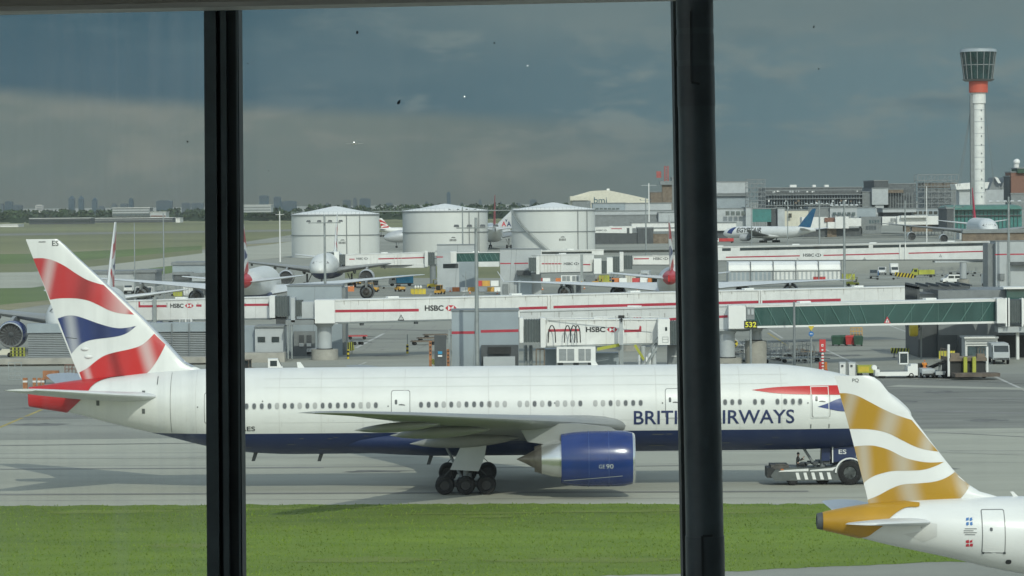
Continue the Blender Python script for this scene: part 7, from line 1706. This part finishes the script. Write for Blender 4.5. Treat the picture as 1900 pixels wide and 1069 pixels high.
for k in range(14):
    x, y = 660 + 43 * k + rk.uniform(-8, 8), 543 + rk.uniform(-10, 4)
    if 928 < x < 1005: continue
    g = gnd(x, y)
    if cone is None:
        b = MB(); b.lathe([(.04, .22), (.3, .15)], axis='z', n=12, m=0); b.lathe([(.3, .15), (.5, .10)], axis='z', n=12, m=1); b.lathe([(.5, .10), (.75, .04), (.76, .005)], axis='z', n=12, m=0); b.bx(-.26, .26, -.26, .26, 0, .045, 0)
        cone = tag(b.build('traffic_cone', [M['orange'], M['white_paint']]), 'orange and white traffic cone on the open apron between the two rows of bridges', 'cone', 'traffic cones'); o = cone
    else: o = cone.copy(); COL.objects.link(o)
    o.location = (g.x, g.y, 0)
for k, (x, y, hh) in enumerate(((1190, 684, 1.7), (1200, 684, 1.4), (1208, 686, 2.0))):
    g = gnd(x, y); b = MB(); b.lathe([(0, .35), (.1, .42), (hh - .2, .42), (hh, .25), (hh + .05, .01)], (g.x, g.y, 0), 'z', 16); tag(b.build('gas_bottle', M['white_panel'], None, 40), ['left white tank cylinder beside the bridge stairs', 'short white tank cylinder between two others by the bridge stairs', 'tallest white tank cylinder at the foot of the bridge stairs'][k], 'tank', 'white cylinders by the stairs')
for k in range(16):
    dolly('loaded baggage cart in the crowd of gear under the distant bellows', 1092 + 9.2 * k + rk.uniform(-2, 2), 519 + rk.uniform(-2.5, 5), rk.uniform(-.6, .6), 2.6, True, group='baggage carts under the distant bellows', col=rk.choice(('galv', 'brown', 'dark_grey', 'mid_grey')))
for k in range(9):
    dolly('empty cart parked in the shade below the right end of the far ribbon window bridge', 1695 + 15 * k + rk.uniform(-3, 3), 508 + rk.uniform(-3, 5), rk.uniform(-.5, .5), 3.0, True, group='carts below the far ribbon window bridge', col=rk.choice(('galv', 'brown', 'dark_grey', 'mid_grey')))
for k in range(7):
    dolly('baggage cart by the grey sheds beyond the left bridge', 290 + 13 * k + rk.uniform(-3, 3), 546 + rk.uniform(-3, 4), rk.uniform(-.5, .5), 2.8, True, group='carts beyond the left bridge', col=rk.choice(('galv', 'brown', 'dark_grey')))
# pale shed with rounded white roof panels
sh = thing('glazed_shed', 'long pale shed with five rounded white roof panels, right of the black pillar', 'shed', base_at(1455, 842), 0, None, True)
X0, X1, z0, z1 = pxr(1351, 485, 1561, 521, 840)
for k in range(5):
    xa = X0 + (X1 - X0) * k / 5 + .12; xb = X0 + (X1 - X0) * (k + 1) / 5 - .12; rings = []
    zm = z1 * .54
    for x in (xa, xb): rings.append([(x, 840 + 7, zm), (x, 840 + 7, z1), (x, 840 + 4, z1), (x, 840 + 1.6, z1 - .25), (x, 840 + .5, z1 - .9), (x, 840, zm + .35), (x, 840, zm)])
    b = MB(); b.loft(rings); b.build('roof_panel', M['white_paint'], sh)
b = MB(); b.bx(X0, X1, 840.4, 847, 0, z1 * .535); b.build('wall', M['light_grey'], sh)
for k in range(26):
    x = X0 + (X1 - X0) * (k + .2) / 26; b = MB(); b.bx(x, x + (X1 - X0) / 26 * .6, 840.3, 840.38, .5, z1 * .48); b.build('glazing_panel', M['blue_grey' if k < 10 else 'white_panel'], sh)
for k in range(6): x = X0 + (X1 - X0) * k / 5; b = MB(); b.bx(x - .1, x + .1, 839.8, 840.2, 0, z1); b.build('post', M['mid_grey'], sh)
# sheds on the airfield side at left
block('service_building', 'low pale service building behind the thin edge on fin', 'building', [(150, 508, 275, 530, 'light_grey', 0), (252, 506, 288, 532, 'mid_grey', 1)], 720, 14)
block('service_building', 'long grey service building left of the left window bar', 'building', [(320, 492, 385, 528, 'blue_grey', 0), (322, 510, 356, 520, 'dark_grey', 1), (356, 512, 385, 522, 'light_grey', 2)], 700, 14)
for i, (x, y) in enumerate(((262, 552), (276, 552), (240, 545))): car_cab_truck(['white topped truck under the thin wing, left', 'white topped truck under the thin wing, middle', 'white truck right behind the thin edge on fin'][i], x, y, radians(-90), 'white_panel', L=5, box_h=2.0, boxcol='white_panel', name='service_truck')
container('grey stacked container under the wing by the left window bar', 372, 548, 0, 0, 'dark_grey', W=3, Hh=2.4); container('white container under the wing by the left window bar', 350, 548, 0, 0, 'white_panel', W=2.4, Hh=2.4); container('lime container under the thin wing', 330, 550, 0, 0, 'lime', W=2.0, Hh=1.2)
ac_unit('white cooling unit below the left bridge, left of the window bar', 333, 592, 356, 601, 446, 1.5)
for lb, x in (('amber lift frame below the left bridge', 312), ('lime lift frame below the left bridge, further left', 276)):
    g = at(x, 600, 447); t = thing('lift_frame', lb, 'lift frame', (g.x, 447, 0)); b = MB()
    for dx in (-1, 1): b.bar((dx, 0, .3), (-dx, 0, 4.2), .25); 
    b.bx(-1.3, 1.3, -.6, .6, .3, .7); b.build('legs', M['amber' if x > 300 else 'lime'], t)
# ================================================================ tow tractor below the nose, with driver
tg = thing('aircraft_tug', 'low grey and white aircraft tug carrying the nose wheel of the towed airliner', 'tug', (at(1510, 880, 237.4).x, 238.3, 0))
X = lambda px: at(px, 880, 237.0).x - tg.location.x
b = MB(); b.prism([(X(1438), .35), (X(1430), .7), (X(1438), 1.12), (X(1470), 1.28), (X(1505), 1.22), (X(1545), 1.3), (X(1556), 1.5), (X(1580), 1.75), (X(1600), 1.75), (X(1620), 1.5), (X(1630), .9), (X(1630), .35)], -1.3, 1.3, m=0)
f = lambda u, v: (u, -1.32, v)
for k in range(5):
    x = X(1476 + 14.5 * k); poly_art(b, [(x + .12, .42), (x + .36, .42), (x + .22, .92), (x, .92)], f, 1)
poly_art(b, [(X(1444), .98), (X(1500), 1.02), (X(1500), 1.2), (X(1450), 1.1)], f, 1); poly_art(b, [(X(1503), 1.0), (X(1545), 1.05), (X(1553), 1.32), (X(1540), 1.22), (X(1503), 1.1)], f, 1)
b.build('body', [mat('tug_grey', (.095, .108, .105), .5, var=.15, scale=1.5), M['white_panel']], tg)
b = MB(); b.bx(X(1424), X(1436), -1.2, 1.2, .55, 1.25); b.build('bumper', M['black'], tg)
b = MB(); b.bx(X(1432), X(1465), -.7, 1.6, 1.13, 1.42); b.bx(X(1440), X(1458), -.75, -.2, 1.42, 1.5); b.build('engine_cover', mat('tug_cover', (.10, .095, .085), .7, var=.2, scale=2), tg)
b = MB()
rr = random.Random(8)
for k in range(16): x = X(1492 + 5.5 * k); b.box((x, rr.uniform(-.3, 1.2), 1.3 + rr.uniform(0, .2) + .02 * k), (rr.uniform(.25, .55), rr.uniform(.5, 1.0), rr.uniform(.12, .3)), 0, rr.uniform(-.3, .3))
b.build('lift_cradle', M['dark_grey'], tg)
b = MB(); x = X(1456.5); b.bx(x - .3, x - .1, -1.36, -1.3, 1.1, 1.2); b.build('light', M['orange'], tg)
for px, r_ in ((1471, .36), (1577, .88)):
    for y in (-1.15, 1.15): wheel(tg, X(px), y, r_, .5 if r_ > .5 else .3)
arch = MB(); P = [(X(1577) + 1.02 * cos(a), .9 + 1.02 * sin(a)) for a in [pi * k / 12 for k in range(13)]]
for p, q in zip(P, P[1:]): arch.bar((p[0], -1.38, p[1]), (q[0], -1.38, q[1]), .16, .1)
arch.build('wheel_arch', M['white_panel'], tg)
# ================================================================ people
def person(label, loc, rz, joints, edges, rad, tor, leg, skin='skin', hair='black', top='black', bottom='black', group=None):
    """body: one skinned surface grown along a skeleton; jacket and trousers are shells over it"""
    t = thing('person', label, 'person', loc, rz, group)
    def grow(name, ids, k, m):
        idx = {j: i for i, j in enumerate(ids)}; me = bpy.data.meshes.new(name)
        me.from_pydata([joints[j] for j in ids], [(idx[a], idx[c]) for a, c in edges if a in idx and c in idx], [])
        o = bpy.data.objects.new(name, me); COL.objects.link(o); o.parent = t
        sm = o.modifiers.new('skin', 'SKIN'); sm.use_smooth_shade = True
        for j in ids: r_ = rad[j] + k; o.data.skin_vertices[0].data[idx[j]].radius = (r_, r_ * (.72 if j in ('pelvis', 'waist', 'chest') else 1))
        o.data.skin_vertices[0].data[0].use_root = True; ss = o.modifiers.new('sub', 'SUBSURF'); ss.levels = 1; ss.render_levels = 1
        me.materials.append(M[m]); return o
    body = grow('body', list(joints), 0, skin)
    grow('jacket', tor, .02, top); grow('trousers', leg, .018, bottom)
    hd = joints['head']; b = MB(); b.ball((hd[0] - .015, hd[1], hd[2] + .035), (.105, .09, .105), 12); b.build('hair', M[hair], t, 60)
    b = MB(); b.ball((hd[0] + .10, hd[1], hd[2] - .01), (.02, .015, .02), 6); b.build('nose', M[skin], t, 60)
    for sd in (-1, 1): b = MB(); b.ball((hd[0] + .085, hd[1] + sd * .035, hd[2] + .02), .014, 6); b.build('eye', M['black'], t, 60)
    return t
EDG = [('pelvis', 'waist'), ('waist', 'chest'), ('chest', 'neck'), ('neck', 'head'), ('head', 'crown')]
RAD = {'pelvis': .15, 'waist': .14, 'chest': .17, 'neck': .06, 'head': .10, 'crown': .07}
for s_ in ('l', 'r'):
    EDG += [('chest', s_ + 'sh'), (s_ + 'sh', s_ + 'el'), (s_ + 'el', s_ + 'wr'), (s_ + 'wr', s_ + 'hand'), ('pelvis', s_ + 'hip'), (s_ + 'hip', s_ + 'kn'), (s_ + 'kn', s_ + 'an'), (s_ + 'an', s_ + 'toe')] + [(s_ + 'hand', s_ + 'f%d' % k) for k in range(5)]
    RAD.update({s_ + 'sh': .075, s_ + 'el': .05, s_ + 'wr': .035, s_ + 'hand': .038, s_ + 'hip': .095, s_ + 'kn': .065, s_ + 'an': .045, s_ + 'toe': .04}); RAD.update({s_ + 'f%d' % k: .010 for k in range(5)})
def hands(J, lift):
    for s_ in ('l', 'r'):
        h_ = V(J[s_ + 'hand']); d_ = (h_ - V(J[s_ + 'wr'])).normalized(); sd = V((0, 1, 0)) if abs(d_.y) < .8 else V((1, 0, 0)); u = d_.cross(sd).normalized()
        for k, (o_, l_) in enumerate(((-.045, .055), (-.024, .085), (-.006, .095), (.014, .09), (.032, .072))): J[s_ + 'f%d' % k] = tuple(h_ + u * o_ + d_ * l_ + (V((0, .03, 0)) if k == 0 else V((0, 0, -.01 * k))))
    return J
seat = {'pelvis': (0, 0, .50), 'waist': (.01, 0, .70), 'chest': (.03, 0, .93), 'neck': (.05, 0, 1.12), 'head': (.07, 0, 1.25), 'crown': (.06, 0, 1.33),
        'lsh': (.03, .19, 1.02), 'lel': (.14, .24, .78), 'lwr': (.36, .16, .82), 'lhand': (.43, .14, .85), 'rsh': (.03, -.19, 1.02), 'rel': (.16, -.25, .80), 'rwr': (.38, -.17, .98), 'rhand': (.43, -.16, 1.05),
        'lhip': (.06, .1, .49), 'lkn': (.48, .12, .50), 'lan': (.52, .12, .10), 'ltoe': (.66, .12, .05), 'rhip': (.06, -.1, .49), 'rkn': (.48, -.12, .50), 'ran': (.52, -.12, .10), 'rtoe': (.66, -.12, .05)}
TOR = ['chest', 'waist', 'pelvis', 'lsh', 'lel', 'lwr', 'rsh', 'rel', 'rwr']; LEG = ['pelvis', 'lhip', 'lkn', 'lan', 'rhip', 'rkn', 'ran']
M['dark_cloth'] = mat('dark_cloth', (.03, .033, .035), .9, var=.2, scale=8); M['hivis'] = mat('hivis_orange', (.72, .27, .04), .8, var=.12, scale=6)
person('person in dark clothes sitting on the aircraft tug, one arm raised to the controls', (tg.location.x + X(1482), tg.location.y - .3, .92), 0, hands(dict(seat), 0), EDG, RAD, TOR, LEG, top='dark_cloth', bottom='dark_cloth')
person('person in an orange high visibility jacket sitting on the baggage tractor', (tr1.location.x + .02, tr1.location.y + .45, .62), radians(-80), hands(dict(seat), 0), EDG, RAD, TOR, LEG, top='hivis', bottom='hivis', hair='orange')
# ================================================================ the room the view is taken from, and its window
YL, YR = 6.12, 5.95
def yw(px): return YL + (YR - YL) * (px - 410) / 875.0
frame_m = mat('frame_dark', (0.11, 0.14, 0.14), 0.45, var=.15, scale=6)
frame_m2 = mat('frame_darker', (0.045, 0.055, 0.052), 0.6, var=.15, scale=6)
blind_m = mat('blind_rail', (0.55, 0.54, 0.46), 0.6, var=.12, scale=20, stretch=(.1, 1, 3))
win = thing('window', 'dark metal window frame with large dusty panes and painted reflection streaks before the airfield', 'window', (0, YR, H - 1.6), 0, None, True)
def upright(mb, xt0, xb0, wt, wb, y, d, m=0):
    """bar running the full height, given by photo pixels of its left edge at the top and bottom of the picture and its width"""
    def P(px, py): return at(px, py, y)
    def ext(a, b_, t): return a + (b_ - a) * t
    vs = []
    for t in (-.5, 1.9):
        py = 1069 * t; xl = xt0 + (xb0 - xt0) * t; wd = wt + (wb - wt) * t
        p, q = P(xl, py), P(xl + wd, py)
        vs += [(p.x, y, p.z), (q.x, y, q.z), (q.x, y + d, q.z), (p.x, y + d, p.z)]
    mb.add(vs, [(0, 3, 2, 1), (4, 5, 6, 7), (0, 1, 5, 4), (1, 2, 6, 5), (2, 3, 7, 6), (3, 0, 4, 7)], m)
b = MB(); y = yw(410)
upright(b, 378, 384, 22, 23, y, .10, 0); upright(b, 400, 407, 8, 8, y + .025, .08, 1); upright(b, 408, 415, 11, 11, y + .004, .09, 0); upright(b, 419, 426, 18, 18, y + .018, .09, 1); upright(b, 436.5, 443.5, 3, 3, y + .002, .1, 0); upright(b, 439.5, 446.5, 2.5, 3.5, y + .012, .09, 1)
b.build('mullion', [frame_m, frame_m2], win)
b = MB(); y = yw(1254) + .05; upright(b, 1248.5, 1267.5, 14, 14, y, .09, 0); b.build('mullion', frame_m2, win)
for px in (-1345, -468, 2140, 3015, 3890):
    b = MB(); y = yw(px); upright(b, px - 30, px - 30, 24, 24, y, .10, 0); upright(b, px - 6, px - 6, 12, 12, y + .025, .08, 1); upright(b, px + 6, px + 6, 28, 28, y + .004, .09, 0); b.build('mullion', [frame_m, frame_m2], win)
b = MB(); L = []
for px, py in ((-3200, 89.2), (5000, -83)):
    y = yw(px) - .02; L.append((at(px, py, y), y))
(p, y0), (q, y1) = L
for k, (za, zb, dy) in enumerate(((0, .009, -.012), (.010, .026, 0), (.027, .30, -.02))):
    b.add([(p.x, y0 + dy, p.z + za), (q.x, y1 + dy, q.z + za), (q.x, y1 + .1, q.z + za), (p.x, y0 + .1, p.z + za), (p.x, y0 + dy, p.z + zb), (q.x, y1 + dy, q.z + zb), (q.x, y1 + .1, q.z + zb), (p.x, y0 + .1, p.z + zb)], [(0, 3, 2, 1), (4, 5, 6, 7), (0, 1, 5, 4), (1, 2, 6, 5), (2, 3, 7, 6), (3, 0, 4, 7)])
b.build('transom', blind_m, win)
# panes: clear, faintly green, with dust; pale streaks paint in a reflection smear
gm = bpy.data.materials.new('window_glass'); gm.use_nodes = True; nt = gm.node_tree; nt.nodes.remove(nt.nodes['Principled BSDF']); out = nt.nodes['Material Output']
tr = N('ShaderNodeBsdfTransparent'); tr.inputs[0].default_value = (0.945, 0.985, 0.962, 1); gl_ = N('ShaderNodeBsdfGlossy'); gl_.inputs['Roughness'].default_value = .02
df = N('ShaderNodeBsdfDiffuse'); df.inputs[0].default_value = (.75, .78, .76, 1); tl = N('ShaderNodeBsdfTranslucent'); tl.inputs[0].default_value = (.75, .78, .76, 1)
ad = N('ShaderNodeMixShader'); ad.inputs[0].default_value = .8; lnk(nt, df.outputs[0], ad.inputs[1]); lnk(nt, tl.outputs[0], ad.inputs[2])
tcg = N('ShaderNodeTexCoord'); mp = N('ShaderNodeMapping'); mp.inputs['Scale'].default_value = (30, 30, 1.2); lnk(nt, tcg.outputs['Object'], mp.inputs[0])
nz = N('ShaderNodeTexNoise'); nz.inputs['Scale'].default_value = 1.0; nz.inputs['Detail'].default_value = 4; lnk(nt, mp.outputs[0], nz.inputs['Vector'])
mr = N('ShaderNodeMapRange'); mr.inputs[1].default_value = .45; mr.inputs[2].default_value = .8; mr.inputs[3].default_value = .008; mr.inputs[4].default_value = .03; lnk(nt, nz.outputs['Fac'], mr.inputs[0])
m1 = N('ShaderNodeMixShader'); lnk(nt, mr.outputs[0], m1.inputs[0]); lnk(nt, tr.outputs[0], m1.inputs[1]); lnk(nt, ad.outputs[0], m1.inputs[2])
m2 = N('ShaderNodeMixShader'); m2.inputs[0].default_value = .004; lnk(nt, m1.outputs[0], m2.inputs[1]); lnk(nt, gl_.outputs[0], m2.inputs[2]); lnk(nt, m2.outputs[0], out.inputs[0])
gm2 = gm.copy(); gm2.name = 'dust_reflection_glass'
for n_ in gm2.node_tree.nodes:
    if n_.type == 'MAP_RANGE': n_.inputs[1].default_value = .40; n_.inputs[2].default_value = .72; n_.inputs[3].default_value = .006; n_.inputs[4].default_value = .075
    if n_.type == 'MAPPING': n_.inputs['Scale'].default_value = (46, 46, 1.6)
panes = []
for x0, x1 in ((-3200, 408), (412, 1262), (1266, 5000)):
    b = MB(); P = []
    for t in (-.5, 1.9):
        for px in (x0, x1):
            y = yw(px) + .075; q = at(px, 1069 * t, y); P.append(q)
    th = V((0, .006, 0)); b.add([P[0], P[1], P[3], P[2], P[0] + th, P[1] + th, P[3] + th, P[2] + th], [(0, 3, 2, 1), (4, 5, 6, 7), (0, 1, 5, 4), (1, 2, 6, 5), (2, 3, 7, 6), (3, 0, 4, 7)])
    panes.append(b.build('pane', gm if x0 > 0 else gm2, win))
rr = random.Random(2)
SP = [(740, 190, 3.2, 6.5, .55), (663, 60, 2.6, 4.2, .1), (348, 263, 2, 2.2, 0), (917, 80, 1.4, 2.5, 0), (1519, 128, 1.6, 1.8, 0), (1510, 50, 1.5, 3.2, .3), (460, 118, 1.6, 1.2, 0), (106, 228, 1.2, 1.2, 0), (498, 317, 1.2, 1.2, 0), (446, 249, 2, 3.2, .2), (810, 210, 1, 1, 0)]
for px, py, rx, ry, tl_ in SP:
    y = yw(px) + .070; c = at(px, py, y); k = .78 * y / F; b = MB(); n = 12; P = []
    for i in range(n):
        a = 2 * pi * i / n; u, v = rx * cos(a) * rr.uniform(.7, 1.2), ry * sin(a) * rr.uniform(.8, 1.15); P.append(((u * cos(tl_) + v * sin(tl_)) * k, (-u * sin(tl_) + v * cos(tl_)) * k))
    b.prism([(c.x + u, c.z + v) for u, v in P], y - .001, y + .002); b.build('dirt_speck', M['dark_grey'], panes[1] if 410 < px < 1260 else (panes[0] if px < 410 else panes[2]))
post = thing('steel_post', 'round black steel post standing just inside the window, right of the middle', 'post', (at(1290, 534, YR - .15).x, YR - .15, H - 1.6), 0, None, True)
yp = YR - .12; k = yp / F
def axis_pt(t): return at(1288.5 + (1309 - 1288.5) * t, 1069 * t, yp)
b = MB(); A0, A1 = axis_pt(-.5), axis_pt(1.9); b.cyl(A0, A1, 33.2 * k, 36.6 * k, n=40); b.build('tube', mat('post_black', (.11, .14, .145), .38, var=.15, scale=8), post, 40)
for t0, t1 in ((-.5, .015), (.015, .05), (.06, .105), (.115, .185), (.93, 1.0), (1.01, 1.9)):
    b = MB(); b.cyl(axis_pt(t0), axis_pt(t1), (34.6 + 2 * t0) * k, (34.6 + 2 * t1) * k, n=40); b.build('sleeve', mat('post_black', (.11, .14, .145), .38, var=.15, scale=8) if 0 else M['sleeve'] if 'sleeve' in M else mm('sleeve', (.10, .125, .13), .4, var=.15, scale=8), post, 40)
b = MB()
for p, q in (((1281, 20), (1282, 152)), ((1283, 153), (1298, 156)), ((1303, 995), (1304, 1069)), ((1304, 995), (1322, 994))):
    A_, B_ = at(*p, yp - 38 * k), at(*q, yp - 38 * k); b.bar(A_, B_, .0014, .004)
b.build('seam', frame_m2, post)
room = mat('room_paint', (0.72, 0.72, 0.70), 0.8, var=.05)
def slab(name, x0, x1, y0, y1, z0, z1): tag(MB().bx(x0, x1, y0, y1, z0, z1).build(name, room), kind='structure')
slab('floor', -7, 7, -9, 6.4, H - 2.0, H - 1.62); slab('ceiling', -7, 7, -9, 6.4, H + 1.4, H + 1.8); slab('wall_back', -7, 7, -9.2, -9.003, H - 2, H + 1.8); slab('wall_left', -7.3, -7.003, -9.2, 6.4, H - 2, H - .8); slab('wall_right', 7.003, 7.3, -9.2, 6.4, H - 2, H + 1.8)  # left wall unseen, cut to a sill so side light brightens the frame
for x0, x1 in ((-7, at(-3200, 534, yw(-3200)).x), (at(5000, 534, yw(5000)).x, 7)): slab('wall_front', x0, x1, 5.2, 7.0, H - 1.6, H + 1.39)
# ================================================================ air
hb = MB().bx(-2600, 2600, -40, 9600, -1, 420)
hm = bpy.data.materials.new('haze'); hm.use_nodes = True; nt = hm.node_tree; nt.nodes.remove(nt.nodes['Principled BSDF'])
pv = N('ShaderNodeVolumePrincipled'); pv.inputs['Color'].default_value = (.80, .88, .92, 1); pv.inputs['Density'].default_value = 0.000022; pv.inputs['Anisotropy'].default_value = 0.0
lnk(nt, pv.outputs[0], nt.nodes['Material Output'].inputs['Volume'])
tag(hb.build('haze', hm), kind='stuff')
SC.cycles.volume_bounces = 0
